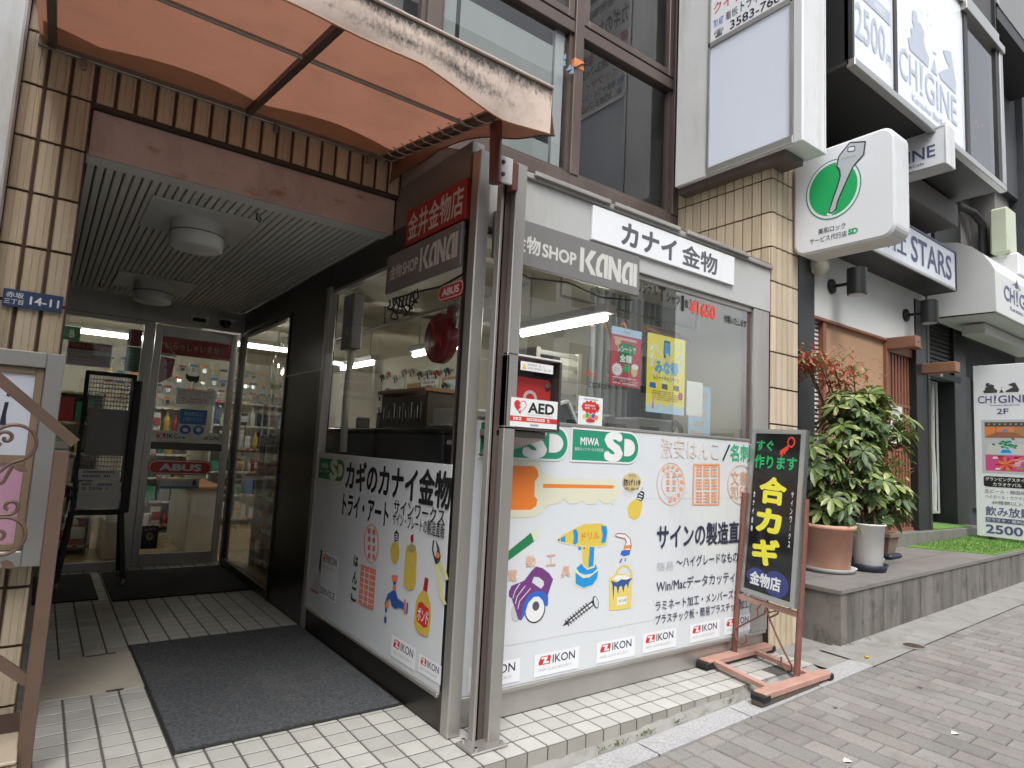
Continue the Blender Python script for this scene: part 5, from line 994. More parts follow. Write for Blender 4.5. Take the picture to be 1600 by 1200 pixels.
def chig_art(mb, fr, u0, u1, v0, v1, m, d):           # campsite silhouettes over the name
    W_, H = u1-u0, v1-v0; q = lambda pts: mb.poly([fr(u0+W_*a, v0+H*b, d) for a, b in pts], m)
    q([(.08, .0), (.42, .0), (.44, .22), (.38, .30), (.34, .46), (.36, .62), (.28, .74), (.24, .70), (.22, .88), (.14, .84), (.13, .62), (.17, .52), (.10, .44), (.12, .28), (.05, .20)])
    q([(.48, .0), (.60, .0), (.545, .30)]); q([(.50, .42), (.60, .46), (.56, .40)]); q([(.66, .02), (.98, .0), (1.0, .22), (.90, .80), (.84, .78), (.72, .66), (.80, .52), (.86, .44), (.72, .24), (.64, .12)])
    for a, b in ((.30, .98), (.42, 1.06), (.48, .92)): q([(a, b), (a+.02, b), (a+.01, b+.04)])
def chig_name(mb, fr, u0, u1, v0, v1, m, d, bold=.01):
    W_ = u1-u0; mb.text('CH', fr, u0, v0, u0+W_*.285, v1, m, bold, d); mb.text('GINE', fr, u0+W_*.415, v0, u1, v1, m, bold, d)
    mb.poly([fr(u0+W_*a, v0+(v1-v0)*b, d) for a, b in ((.325, .0), (.375, .0), (.375, .10), (.325, .10))], m); mb.poly([fr(u0+W_*a, v0+(v1-v0)*b, d) for a, b in ((.34, .2), (.36, .2), (.385, 1.1), (.35, .9), (.33, 1.15))], m)
mb = MB(); f = FY(2.638)
chig_art(mb, f, 6.85, 8.25, 5.93, 6.52, 'chig', .002); chig_name(mb, f, 6.70, 8.25, 5.53, 5.88, 'chig', .002); mb.text('Karaoke Bar&Cafe', f, 7.0, 5.38, 8.1, 5.46, 'chig', .01, .002)
mb.text('飲み放題', f, 5.74, 6.25, 6.50, 6.62, 'chig', .02, .002); mb.poly([f(u, v, .002) for u, v in ((5.74, 5.98), (6.5, 5.98), (6.5, 6.12), (5.74, 6.12))], 'chig'); gibber(mb, f, 5.76, 6.48, 5.99, 6.11, 1, 'acryl', 5, .003); mb.text('2500', f, 5.75, 5.53, 6.38, 5.90, 'chig', .015, .002); mb.text('円', f, 6.40, 5.53, 6.50, 5.64, 'chig', .01, .002)
gibber(mb, f, 5.76, 6.48, 6.7, 6.9, 2, 'chig', 8, .002); mb.build('window_lettering', bw)
# far dark building
DB = thing('slate_building', 'dark slate tower rising behind the bay window at far right', 'building', (15, 4, 0))
mb = MB(); mb.box(13.03, 22, 3.2, 9, 3.9, 22, 'slate'); mb.box(9.9, 13.02, 3.4, 6, 8.45, 22, 'slate'); mb.box(11.4, 13.02, 3.3, 3.39, 6.2, 22, 'slate'); 
mb.build('wall', DB)
mb = MB(); mb.box(10.2, 12.8, 2.75, 3.6, 7.9, 8.1, 'shutter'); mb.box(10.2, 12.75, 2.74, 3.4, 8.1, 10.5, 'kanai_grey'); mb.box(10.15, 10.25, 2.73, 3.5, 8.1, 10.5, 'alu'); mb.build('upper_bay', DB)

# ================================================================ SIGNS AND FIXTURES ON THE FRONTS
def lit_box(name, label, x, y0, y1, z0, z1, depth, frame_m, face_m, rad_=.0):
    t = thing(name, label, 'sign', (x, y1, z0)); return t
t = thing('projecting_sign', 'tall white sign box with frosted panes jutting from the tiled pillar', 'sign', (4.9, 3.2, 4.1))
mb = MB(); mb.box(4.715, 5.07, 2.58, 3.86, 4.12, 8.2, 'alu_white', bev=.008); mb.box(4.70, 4.715, 3.50, 3.86, 4.12, 8.2, 'alu_white', bev=.004); mb.box(4.70, 4.715, 2.58, 2.655, 4.12, 8.2, 'white_paint', bev=.004)
mb.box(4.69, 4.715, 2.655, 3.50, 4.12, 4.19, 'alu', bev=.004); mb.box(4.69, 4.715, 2.655, 3.50, 5.37, 5.42, 'alu', bev=.004); mb.box(4.75, 5.03, 2.75, 3.86, 4.06, 4.12, 'bronze'); mb.box(5.07, 5.085, 2.575, 3.9, 4.12, 8.2, 'white_paint', bev=.005); mb.box(4.69, 4.715, 3.475, 3.50, 4.19, 8.2, 'alu'); mb.box(4.69, 4.715, 2.655, 2.68, 4.19, 8.2, 'alu'); mb.build('housing', t)
mb = MB(); mb.box(4.705, 4.715, 2.68, 3.475, 4.19, 5.37, 'frosted'); mb.box(4.705, 4.715, 2.68, 3.475, 5.42, 8.2, 'signwhite'); mb.build('panel', t)
mb = MB(); f = FX(4.705)
for st, u0, u1, v0, v1, m, b in (('☎', -3.44, -3.34, 5.445, 5.52, 'ink', .01), ('3583-7600', -3.27, -2.71, 5.445, 5.53, 'ink', .015), ('看板', -3.32, -3.19, 5.56, 5.64, 'ink', .0), ('トライ・アート', -3.16, -2.70, 5.56, 5.66, 'ink', .015), ('TRY ART', -3.45, -3.34, 5.555, 5.63, 'blue', .02), ('クイックサイン', -3.45, -2.72, 5.69, 5.80, 'red', .01),
      ('☎', -3.44, -3.34, 5.87, 5.96, 'ink', .01), ('3583-7454', -3.27, -2.71, 5.86, 5.97, 'ink', .02), ('鍵・錠・金物', -3.44, -2.73, 6.03, 6.17, 'red', .02), ('カギのカナイ', -3.44, -2.73, 6.25, 6.50, 'ink', .03), ('日本金物商業', -3.44, -2.73, 6.58, 6.70, 'ink', .02)):
    mb.text(st, f, u0, v0, u1, v1, m, b, .002)
for k in range(3): mb.poly([f(u, v, .002) for u, v in ((-3.42+k*.24, 6.78), (-3.24+k*.24, 6.78), (-3.24+k*.24, 7.0), (-3.42+k*.24, 7.0))], 'ink')
mb.build('lettering', t)
t = thing('projecting_sign', 'white rounded light box with a key on a green oval, beside the tiled pillar', 'sign', (5.3, 2.5, 3.3))
mb = MB(); ring_ = rrect(-2.925, 3.325, -2.085, 4.235, .10, 6)
A = [(5.205, -u, v) for u, v in ring_]; inn = [(5.19, -u, v) for u, v in rrect(-2.905, 3.345, -2.105, 4.215, .09, 6)]; n = len(A)
for i in range(n): mb.poly([inn[i], inn[(i+1)%n], A[(i+1)%n], A[i]], 'white_paint', smooth=True)
Bk = [(5.44, -u, v) for u, v in ring_]
for i in range(n): mb.poly([A[i], A[(i+1)%n], Bk[(i+1)%n], Bk[i]], 'white_paint', smooth=True)
mb.poly(Bk[::-1], 'white_paint'); mb.box(5.235, 5.42, 2.925, 3.02, 3.42, 4.13, 'alu_white', bev=.004); mb.build('housing', t)
mb = MB(); mb.poly([(5.19, -u, v) for u, v in rrect(-2.905, 3.345, -2.105, 4.215, .09, 6)], 'signwhite'); pn = mb.build('face_panel', t); mb = MB(); f = FX(5.189)
cu, cv = -2.575, 3.845
for r1, r2, m, d in ((.235, .262, 'miwa', .001), (.225, .252, 'signwhite', .0015), (.205, .23, 'green3', .002)): disc(mb, f, cu, cv, r1, r2, m, d, 40)
key = [(.165, .40), (.29, .36), (.275, .25), (.22, .20), (.19, .17), (.155, .10), (.10, -.02), (.06, -.11), (.05, -.17), (.015, -.20), (-.015, -.185), (.02, -.08), (.06, .03), (.085, .12), (.08, .18), (.055, .22), (.075, .31)]
kk = lambda e: [(cu + a*1.0 - .02, cv + b*.95 - .02) for a, b in key]
mb.poly([f(cu-.02+ (a-.11)*1.13+.11, cv-.02+(b-.12)*1.02+.12*.96, .0025) for a, b in key], 'signwhite'); outline(mb, f, kk(0), .012, 'ink', .0032); mb.poly([f(u, v, .003) for u, v in kk(0)], 'keygrey'); mb.poly([f(cu+u, cv+v, .0036) for u, v in ((.13, .285), (.185, .275), (.185, .315), (.13, .325))], 'signwhite'); outline(mb, f, [(cu+u, cv+v) for u, v in ((.13, .285), (.185, .275), (.185, .315), (.13, .325))], .008, 'ink', .004)
ribbon(mb, f, [(cu+.09, cv+.06), (cu-.005, cv-.17)], .012, 'lgrey', .004); mb.text('MIWA', f, cu+.08, cv+.22, cu+.19, cv+.25, 'txtgrey', .02, .004)
mb.text('美和ロック', f, -2.70, 3.475, -2.47, 3.528, 'ink', .01, .001); mb.text('サービス代行店', f, -2.775, 3.405, -2.46, 3.455, 'ink', .01, .001); mb.text('SD', f, -2.45, 3.41, -2.37, 3.46, 'green3', .06, .001)
mb.build('face_graphics', pn)
t = thing('projecting_sign', 'small low white sign box reading CHIGINE jutting below the bay window', 'sign', (7.6, 2.6, 4.8))
mb = MB(); mb.box(7.5, 7.74, 2.52, 3.66, 4.80, 4.82, 'alu', bev=.004); mb.box(7.5, 7.74, 2.52, 3.66, 5.225, 5.25, 'alu', bev=.004); mb.box(7.505, 7.735, 2.52, 3.66, 4.82, 5.225, 'signwhite'); mb.box(7.5, 7.74, 2.50, 2.52, 4.80, 5.25, 'alu_white', bev=.004); mb.build('housing', t)
mb = MB(); f = FX(7.504); chig_name(mb, f, -3.32, -2.61, 4.92, 5.06, 'navytxt', .001, .02); mb.text('Karaoke Bar&Cafe', f, -3.2, 4.86, -2.72, 4.89, 'navytxt', .01, .001); mb.poly([f(u, v, .001) for u, v in ((-2.99, 5.10), (-2.93, 5.10), (-2.91, 5.15), (-2.935, 5.19), (-2.95, 5.15), (-2.975, 5.16))], 'navytxt'); mb.build('lettering', t)
t = thing('fascia_sign', 'long white box sign reading STARS above the two spot lamps', 'sign', (8.2, 3.4, 4.0))
mb = MB(); mb.box(6.2, 9.95, 3.26, 3.65, 4.0, 4.03, 'soffit'); mb.box(6.2, 9.95, 3.25, 3.65, 4.53, 4.56, 'black'); mb.box(6.2, 9.93, 3.28, 3.65, 4.03, 4.53, 'black'); mb.box(9.93, 9.965, 3.235, 3.65, 3.995, 4.56, 'shutter'); mb.box(6.2, 9.93, 3.235, 3.26, 3.995, 4.035, 'alu', bev=.005); mb.box(6.2, 9.93, 3.235, 3.28, 4.535, 4.56, 'navytxt'); mb.build('housing', t)
mb = MB(); mb.box(6.2, 9.93, 3.245, 3.28, 4.035, 4.535, 'acryl'); mb.build('panel', t)
mb = MB(); f = FY(3.244); mb.text('STARS', f, 8.50, 4.11, 9.80, 4.45, 'navytxt', .02, .002); mb.text('株式会社', f, 6.6, 4.12, 8.36, 4.44, 'navytxt', .015, .002); mb.build('lettering', t)
sl = None
for i, x in enumerate((7.30, 9.33)):
    lab = ('black cylinder spot lamp on the white band nearer the tiled pillar', 'black cylinder spot lamp on the white band nearer the roller shutter')[i]
    if sl is None:
        t = thing('spot_lamp', lab, 'lamp', (x, 3.65, 3.6), 'black spot lamps on the white band'); sl = t
        mb = MB(); mb.lathe((x, 3.648, 3.61), [(0, 0), (.085, 0), (.085, -.03), (.03, -.05), (0, -.05)][::-1], 'black', 20, 'y'); mb.build('wall_plate', t)
        mb = MB(); mb.tube([(x, 3.62, 3.61), (x+.01, 3.48, 3.61), (x+.02, 3.40, 3.66)], .02, 'black', 8); mb.build('arm', t)
        mb = MB(); mb.cyl((x+.02, 3.36, 3.47), (x+.02, 3.36, 3.77), .105, 'blackpost', 24); mb.cyl((x+.02, 3.36, 3.462), (x+.02, 3.36, 3.470), .085, 'lgrey', 24); mb.build('lamp_head', t)
    else: copy_tree(sl, (x, 3.65, 3.6), lab)
# white barrel awning over the stair entrance
t = thing('barrel_awning', 'white curved canopy with navy CHIGINE lettering beside the long box sign', 'awning', (11, 3.3, 3.7))
prof = [(3.72, 4.85), (3.5, 4.83), (3.32, 4.79), (3.15, 4.69), (3.02, 4.56), (2.93, 4.40), (2.89, 4.30), (2.885, 3.72), (3.72, 3.74)]
mb = MB(); mb.prism([(10.28, y, z) for y, z in prof], (3.6, 0, 0), 'fabricwhite'); mb.build('canopy', t)
mb = MB(); mb.bar((10.3, 2.91, 3.725), (13.88, 2.91, 3.725), .03, .03, 'alu'); mb.bar((10.3, 2.91, 3.725), (10.3, 3.7, 3.735), .03, .03, 'black'); mb.box(10.9, 13.5, 3.2, 3.5, 3.55, 3.70, 'offwhite', bev=.01); mb.build('frame', t)
mb = MB(); f = FY(2.884); chig_name(mb, f, 10.62, 12.2, 3.95, 4.17, 'navytxt', .002, .015); mb.text('Karaoke Bar&Cafe', f, 10.85, 3.84, 12.1, 3.90, 'navytxt', .01, .002); mb.poly([f(u, v, .002) for u, v in ((11.1, 4.22), (11.25, 4.22), (11.19, 4.36))], 'navytxt'); ribbon(mb, f, [(11.0, 4.24), (11.17, 4.28), (11.35, 4.22)], .015, 'navytxt', .002); mb.build('lettering', t)
t = thing('meter_box', 'pale green hanging meter box beside the drain pipe above the white canopy', 'box', (12.4, 3.2, 4.9)); mb = MB(); mb.box(11.9, 12.3, 3.15, 3.4, 5.0, 5.75, 'palegreen', bev=.03); mb.build('case', t); mb = MB(); mb.prism([(11.95, 3.2, 5.0), (12.25, 3.2, 5.0), (12.1, 3.25, 4.85)], (0, .12, 0), 'palegreen'); mb.build('spout', t)
t = thing('outdoor_unit', 'white air conditioner unit standing on top of the white canopy', 'air conditioner', (12.8, 3.2, 4.85)); mb = MB(); mb.box(12.0, 13.4, 3.05, 3.5, 4.62, 5.0, 'white', bev=.03); mb.build('case', t)
mb = MB(); mb.box(12.3, 13.1, 3.045, 3.05, 4.66, 4.95, 'lgrey'); mb.build('grille', t)
mb = MB(); mb.box(7.9, 9.8, 3.15, 3.74, 4.85, 5.17, 'greywall', bev=.01); tag(mb.build('duct_box'), 'grey metal duct box under the bay window', 'duct')
# standing banner sign
t = thing('standing_sign', 'tall white standing sign with three photos on the green turf', 'sign', (11, 3, .6))
mb = MB(); mb.box(11.0, 11.05, 2.66, 3.40, .62, 3.09, 'signwhite', bev=.006); bd = mb.build('board', t)
mb = MB(); mb.box(10.98, 11.08, 2.75, 2.82, .57, .62, 'black'); mb.build('foot', t); mb = MB(); mb.box(10.98, 11.08, 3.2, 3.27, .57, .62, 'black'); mb.build('foot', t)
mb = MB(); f = FX(10.999); u0 = -3.38
chig_art(mb, f, -3.30, -2.85, 2.68, 2.85, 'dgrey2', .002); chig_name(mb, f, -3.345, -2.75, 2.53, 2.64, 'navytxt', .002, .015); mb.text('Karaoke Bar&Cafe', f, -3.2, 2.49, -2.85, 2.51, 'navytxt', .01, .002); mb.text('2F', f, -3.12, 2.37, -2.98, 2.45, 'navytxt', .02, .002)
mb.poly([f(u, v, .001) for u, v in ((-3.31, 1.52), (-2.74, 1.52), (-2.74, 2.29), (-3.31, 2.29))], 'lgrey')
for k, (m, m2) in enumerate((('magenta', 'orange'), ('lgrey', 'green3'), ('wood_light', 'orange2'))):
    z = 1.56 + k*.235; mb.poly([f(u, v, .002) for u, v in ((-3.27, z), (-2.78, z), (-2.78, z+.225), (-3.27, z+.225))], m)
    def q_(pts, m3, d_): mb.poly([f(-3.27+.49*a_, z+.225*b_, .0022+d_*.0002) for a_, b_ in pts], m3)
    if k == 2:
        q_([(0, .72), (1, .72), (1, 1), (0, 1)], 'cab_brown', 1); q_([(0, 0), (1, 0), (.72, .35), (.28, .35)], 'brown', 1); q_([(.30, .38), (.70, .38), (.72, .70), (.28, .70)], 'orange2', 1); q_([(.44, .42), (.56, .42), (.56, .55), (.44, .55)], 'sky', 2); q_([(0, .1), (.25, .35), (.25, .7), (0, .72)], 'orange2', 2); q_([(1, .1), (.75, .35), (.75, .7), (1, .72)], 'wood_light', 2)
        for e in range(7): q_([(.08+e*.13, .86), (.11+e*.13, .84), (.13+e*.13, .88), (.10+e*.13, .9)], 'cream', 3)
    elif k == 1:
        q_([(0, 0), (1, 0), (.62, .9), (.40, .9)], 'poster_sky', 1); q_([(0, 0), (.28, .0), (.40, .55), (.1, .7)], 'offwhite', 2); q_([(.7, 0), (1, 0), (.95, .7), (.62, .5)], 'offwhite', 2)
        for e in range(26): a_, b_ = gg.gauss(.5, .13), gg.gauss(.62, .13); q_([(a_, b_), (a_+.07, b_-.04), (a_+.05, b_+.09), (a_-.02, b_+.1)], gg.choice(['dkgreen', 'green3', 'green2', 'leaf_light']), 3+e*.05)
        q_([(.36, .1), (.64, .1), (.58, .3), (.42, .3)], 'sky', 6)
    else:
        for e in range(22): a_, b_, w_ = gg.uniform(0, .85), gg.uniform(0, .85), gg.uniform(.08, .2); q_([(a_, b_), (a_+w_, b_+.02), (a_+w_*1.1, b_+w_), (a_+.02, b_+w_*.9)], gg.choice(['salmon', 'magenta', 'peach', 'pink', 'dkred', 'white', 'leaf_light']), 1+e*.05)
        for e in range(12): t0 = e*.524; q_([(.5, .45), (.5+.2*math.cos(t0), .45+.42*math.sin(t0)), (.5+.2*math.cos(t0+.4), .45+.42*math.sin(t0+.4))], 'orange' if e % 2 else 'red', 4+e*.03)
mb.poly([f(u, v, .002) for u, v in rrect(-3.30, 1.33, -2.75, 1.48, .03)], 'black'); mb.text('グランピングスタイル', f, -3.28, 1.415, -2.77, 1.465, 'white', .02, .003); mb.text('カラオケバル', f, -3.19, 1.345, -2.86, 1.395, 'white', .02, .003)
mb.text('生ビール・韓国焼酎', f, -3.29, 1.24, -2.76, 1.295, 'txtdark', .0, .002); mb.text('ハイボール・カクテル…', f, -3.29, 1.165, -2.76, 1.215, 'txtdark', .0, .002); mb.text('30種類以上', f, -3.21, 1.085, -2.85, 1.135, 'txtdark', .0, .002)
mb.text('飲み放題', f, -3.29, .92, -2.75, 1.055, 'navytxt', .02, .002); mb.poly([f(u, v, .002) for u, v in ((-3.29, .83), (-2.74, .83), (-2.74, .895), (-3.29, .895))], 'navytxt'); mb.text('カラオケ・席料込み', f, -3.28, .84, -2.75, .885, 'white', .01, .003); mb.text('2500', f, -3.29, .67, -2.86, .795, 'navytxt', .03, .002); mb.text('円', f, -2.83, .67, -2.75, .75, 'navytxt', .01, .002)
mb.build('sign_graphics', bd)
# sandwich board stand: posts, scroll, base, board
t = thing('sign_stand', 'rusty red metal sign stand with a leaning black board about spare keys', 'sign stand', (4.4, 2.6, 0))
mb = MB(); mb.tube([(4.405, 2.945, .06), (4.523, 2.945, 1.26)], .022, 'rustred', 10); mb.build('post', t); mb = MB(); mb.tube([(4.355, 2.42, .06), (4.48, 2.42, 1.26)], .022, 'rustred', 10); mb.build('post', t)
mb = MB(); mb.bar((4.445, 2.945, .475), (4.398, 2.42, .455), .03, .035, 'rustred_light'); mb.build('cross_rail', t)
for nm, y, x0, x1, z in (('base_rail', 2.935, 4.02, 4.86, .045), ('base_rail', 2.375, 3.83, 4.66, .035)):
    mb = MB(); mb.box(x0, x1, y-.045, y+.045, z-.02, z+.022, 'rustred_light', bev=.006); mb.build(nm, t); mb = MB(); mb.box(x0-.03, x0+.06, y-.05, y+.05, z-.035, z+.012, 'rubber', bev=.01); mb.build('end_cap', t); mb = MB(); mb.box(x1-.03, x1+.03, y-.05, y+.05, z-.035, z+.012, 'rubber', bev=.01); mb.build('end_cap', t)
for x in (4.10, 4.62): 
    mb = MB(); mb.bar((x, 2.89, .046), (x-.10, 2.42, .036), .05, .03, 'rustred_light'); mb.build('base_bar', t)
mb = MB(); mb.box(3.80, 4.50, 2.335, 2.415, zs(4.1)-.004, .014, 'cab_brown', bev=.008); mb.build('wooden_block', t)
def scroll(c, r0, turns, a0, sgn, plane, n=40): return [plane(c[0] + (r0*(1-.8*i/n))*math.cos(a0+sgn*2*math.pi*turns*i/n), c[1] + (r0*(1-.8*i/n))*math.sin(a0+sgn*2*math.pi*turns*i/n)) for i in range(n+1)]
pl = lambda u, v: (4.37 + .1*v, -u, v)
mb = MB()
mb.tube([pl(-2.93, .24), pl(-2.80, .33), pl(-2.70, .40), pl(-2.69, .45), pl(-2.73, .46), pl(-2.76, .42), pl(-2.75, .37)], .007, 'rustred', 6)
mb.tube([pl(-2.69, .44), pl(-2.66, .38), pl(-2.60, .28), pl(-2.53, .18), pl(-2.47, .10), pl(-2.47, .07), pl(-2.51, .06), pl(-2.55, .09), pl(-2.55, .14)], .007, 'rustred', 6)
mb.tube([pl(-2.93, .24), pl(-2.92, .17), pl(-2.87, .14), pl(-2.83, .17), pl(-2.84, .22)], .007, 'rustred', 6); mb.tube([pl(-2.66, .38), pl(-2.60, .42), pl(-2.58, .46)], .007, 'rustred', 6); mb.build('scrollwork', t)
BU = Vector((-.115, -.505, -.012)); BV = Vector((.155, 0, 1.255)); BO = Vector((4.452, 2.93, .515)); BN = BU.cross(BV).normalized()
if BN.x > 0: BN = -BN
bfr = lambda u, v, d=0.: tuple(BO + BU*u + BV*v + BN*d)
mb = MB(); mb.prism([bfr(0, 0, -.035), bfr(1, 0, -.035), bfr(1, 1, -.035), bfr(0, 1, -.035)], BN*.035, 'blackgloss'); 
bdp = mb.build('board', t); mb = MB(); fw, fh = .075, .027
for a in ((0, 0, fw, 1), (1-fw, 0, 1, 1), (fw, 0, 1-fw, fh), (fw, 1-fh, 1-fw, 1)): mb.prism([bfr(a[0], a[1], -.037), bfr(a[2], a[1], -.037), bfr(a[2], a[3], -.037), bfr(a[0], a[3], -.037)], BN*.046, 'alu')
mb.build('board_frame', bdp); mb = MB()
for st, u0, v0, u1, v1, m, b in (('すぐ', .10, .865, .43, .93, 'green3', .04), ('作ります', .08, .755, .88, .84, 'green3', .04), ('合', .22, .545, .73, .71, 'lemon', .06), ('カ', .20, .375, .68, .52, 'lemon', .07), ('ギ', .17, .185, .68, .345, 'lemon', .07), ('金物店', .17, .06, .74, .14, 'white', .04)): mb.text(st, bfr, u0, v0, u1, v1, m, b, .002)
for i, ch in enumerate('カナイ金物'): mb.text(ch, bfr, .085, .575-i*.052, .175, .575-i*.052+.036, 'white', .05, .002, True)
for i, ch in enumerate('サインワ｜クス'): mb.text('ー' if False else ch, bfr, .79, .60-i*.047, .88, .60-i*.047+.036, 'white', .03, .002, True)
disc(mb, bfr, .66, .10, .22, .072, 'bluecircle', .001); disc(mb, bfr, .30, .11, .2, .05, 'bluecircle', .0008)
for k in range(14):
    a0, a1 = 2*math.pi*k/14, 2*math.pi*(k+1)/14; q = lambda a, r: bfr(.75 + r*2.1*math.cos(a), .925 + r*math.sin(a), .002)
    mb.poly([q(a0, .022), q(a0, .034), q(a1, .034), q(a1, .022)][::-1], 'hotred')
ribbon(mb, bfr, [(.71, .895), (.56, .855)], .03, 'hotred', .002); ribbon(mb, bfr, [(.62, .872), (.66, .858)], .02, 'hotred', .0025); ribbon(mb, bfr, [(.57, .86), (.62, .845)], .02, 'hotred', .0025); mb.build('lettering', bdp)
# ---- shop name boards
KGL = {'K': (.95, [[(0,0),(.24,0),(.24,1),(0,1)], [(.29,.50),(.64,1),(.98,1),(.58,.50),(1.02,0),(.68,0)]]),
       'A': (.80, [[(0,.28),(.10,0),(.44,0),(.44,.20),(.30,.20),(.24,.34),(.32,.66),(.44,.79),(.53,.79),(.53,0),(.77,0),(.77,1),(.36,1),(.10,.74)]]),
       'N': (.86, [[(0,0),(.22,0),(.22,.55),(.58,0),(.82,0),(.82,1),(.60,1),(.60,.45),(.24,1),(0,1)]]), 'I': (.30, [[(0,0),(.24,0),(.24,1),(0,1)]])}
def kanai(mb, fr, u0, v0, u1, v1, m, d):
    tot = sum(KGL[c][0] for c in 'KANAI') ; k = (u1-u0)/tot; u = u0
    for c in 'KANAI':
        for g in KGL[c][1]: mb.poly([fr(u + a*k, v0 + b*(v1-v0), d) for a, b in g], m)
        u += KGL[c][0]*k
t = thing('shop_sign', 'grey KANAI name board hung across the street window', 'sign', (2.6, 2.93, 2.6))
mb = MB(); mb.box(1.98, 3.205, 2.918, 2.946, 2.597, 2.875, 'kanai_grey', bev=.004); mb.build('board', t)
mb = MB(); f = FY(2.918); kanai(mb, f, 2.645, 2.655, 3.185, 2.815, 'offwhite', .001); mb.text('SHOP', f, 2.335, 2.68, 2.615, 2.765, 'offwhite', .04, .001); mb.text('金物', f, 2.10, 2.675, 2.32, 2.785, 'offwhite', .03, .001); mb.build('lettering', t)
t = thing('shop_sign', 'grey KANAI name board hung over the porch side window', 'sign', (1.83, 3.5, 2.5))
mb = MB(); mb.box(1.815, 1.838, 3.01, 3.985, 2.53, 2.795, 'kanai_grey', bev=.004); mb.build('board', t)
mb = MB(); f = FX(1.815); kanai(mb, f, -3.50, 2.592, -3.04, 2.745, 'offwhite', .001); mb.text('SHOP', f, -3.735, 2.615, -3.525, 2.70, 'offwhite', .04, .001); mb.text('金物', f, -3.925, 2.61, -3.75, 2.71, 'offwhite', .03, .001); mb.build('lettering', t)
t = thing('shop_sign', 'dark red name board with white characters 金井金物店', 'sign', (1.83, 3.4, 2.8))
mb = MB(); mb.box(1.825, 1.866, 3.005, 3.745, 2.812, 3.058, 'redsign', bev=.003); mb.build('board', t); mb = MB(); mb.text('金井金物店', FX(1.825), -3.715, 2.84, -3.03, 3.028, 'offwhite', .02, .001); mb.build('lettering', t)
t = thing('shop_sign', 'white name board with grey characters カナイ金物 on the fascia', 'sign', (3.5, 2.94, 2.9))
mb = MB(); mb.box(2.751, 4.315, 2.925, 2.947, 2.895, 3.128, 'signwhite', bev=.003); mb.build('board', t); mb = MB(); mb.text('カナイ', FY(2.925), 3.02, 2.925, 3.60, 3.09, 'txtdark', .045, .001); mb.text('金物', FY(2.925), 3.66, 2.925, 4.09, 3.09, 'txtdark', .03, .001); mb.build('lettering', t)
t = thing('address_plate', 'small blue address plate numbered 14-11 on the tiled pillar', 'sign', (-.09, 3.95, 2.08)); f = FY(3.955)
mb = MB(); fbox(mb, f, -.212, .03, 2.085, 2.172, -.006, 0, 'navyplate', .002); mb.build('plate', t); mb = MB(); mb.text('14-11', f, -.105, 2.107, .015, 2.148, 'white', .03, .001); mb.text('赤坂', f, -.20, 2.13, -.13, 2.158, 'white', .01, .001); mb.text('三丁目', f, -.205, 2.098, -.13, 2.122, 'white', .01, .001); mb.build('lettering', t)
# ---- awning
AX0, AX1 = -.21, 1.79
def az(y): return 3.505 - .172*(4.02 - y)
t = thing('awning', 'sagging orange canvas awning with black mould along its cream valance', 'awning', (.5, 3.2, 3.3)); ar = random.Random(6)
mb = MB(); nx, ny = 30, 22
def rz(i, j): 
    x = AX0 + (AX1-AX0)*i/nx; y = 3.98 - 1.68*j/ny
    return (x, y, az(y) + .018 + .062*(j/ny)**2 + .010*math.sin(x*7.3+.4)*math.sin(math.pi*j/ny) - .02*math.sin(math.pi*((x-.83)/1.2 % 1))*math.sin(math.pi*j/ny))
vs = [rz(i, j) for j in range(ny+1) for i in range(nx+1)]; fs = [(j*(nx+1)+i, j*(nx+1)+i+1, (j+1)*(nx+1)+i+1, (j+1)*(nx+1)+i) for j in range(ny) for i in range(nx)]
mb.faces(vs, fs, 'awn_in', None, True); mb.build('canopy', t)
mb = MB(); n = 70; m_ = 8                         # front valance hanging from the front edge, a little wavy
def vz(i, j):
    x = AX0 + (1.86-AX0)*i/n; k = j/m_
    return (x, 2.30 + .012*math.sin(x*9) * k + (.025*k*k if x < 1.6 else .025*k - .03*k*(x-1.6)), 3.29 - .165*k - .010*math.sin(x*5.1+.6)*k - .075*k*max(0, min(1, (x-1.15)/.45)))
vs = [vz(i, j) for j in range(m_+1) for i in range(n+1)]; fs = [(j*(n+1)+i, (j+1)*(n+1)+i, (j+1)*(n+1)+i+1, j*(n+1)+i+1) for j in range(m_) for i in range(n)]

for f_ in fs:                                      # mildew amount carried per face: hem at the top, a blotch along the lower middle
    am = []
    for q in f_:
        r_, i_ = divmod(q, n+1); k = r_/m_; e = i_/n; a = max(.50*(1-k*2.0), .30*math.exp(-((k-.62)/.2)**2)*max(0., min(1., (e-.2)/.4))*max(.35, min(1., (1-e)/.15))); am.append((a, a, a))
    n0 = len(mb.v); mb.v += [tuple(vs[q]) for q in f_]; mb.f.append(tuple(range(n0, n0+4))); mb.m.append(mb.mi('awn_val')); mb.c.append(tuple(am)); mb.sm.append(True)
vb = [(x, y+.006, z) for x, y, z in vs]; mb.faces(vb, [f_[::-1] for f_ in fs], 'awn_in', None, True)
mb.tube([vz(i, m_) for i in range(n+1)], .005, 'awn_tape', 5); mb.tube([(AX0, 2.30, 3.293), (1.86, 2.30, 3.293)], .009, 'awn_out', 6); mb.build('valance', t)
mb = MB(); n = 40                                  # side skirt
def sk(i, j):
    q = i/n; y = 2.30 + 1.68*q; k = j/6
    top = az(y) + .02 + .06*(1-q)**2; drop = [(0, .235), (.09, .185), (.2, .155), (.34, .10), (.5, .02+.05), (.68, .035), (.86, .12), (1, .20)]
    for (a, d0), (b, d1) in zip(drop, drop[1:]):
        if a <= q <= b: dr_ = d0 + (d1-d0)*(q-a)/(b-a); break
    return (1.795 + .07*(1-q)*(.6+.4*k) + .03*math.sin(q*11)*k + .02*k, y, top - dr_*k)
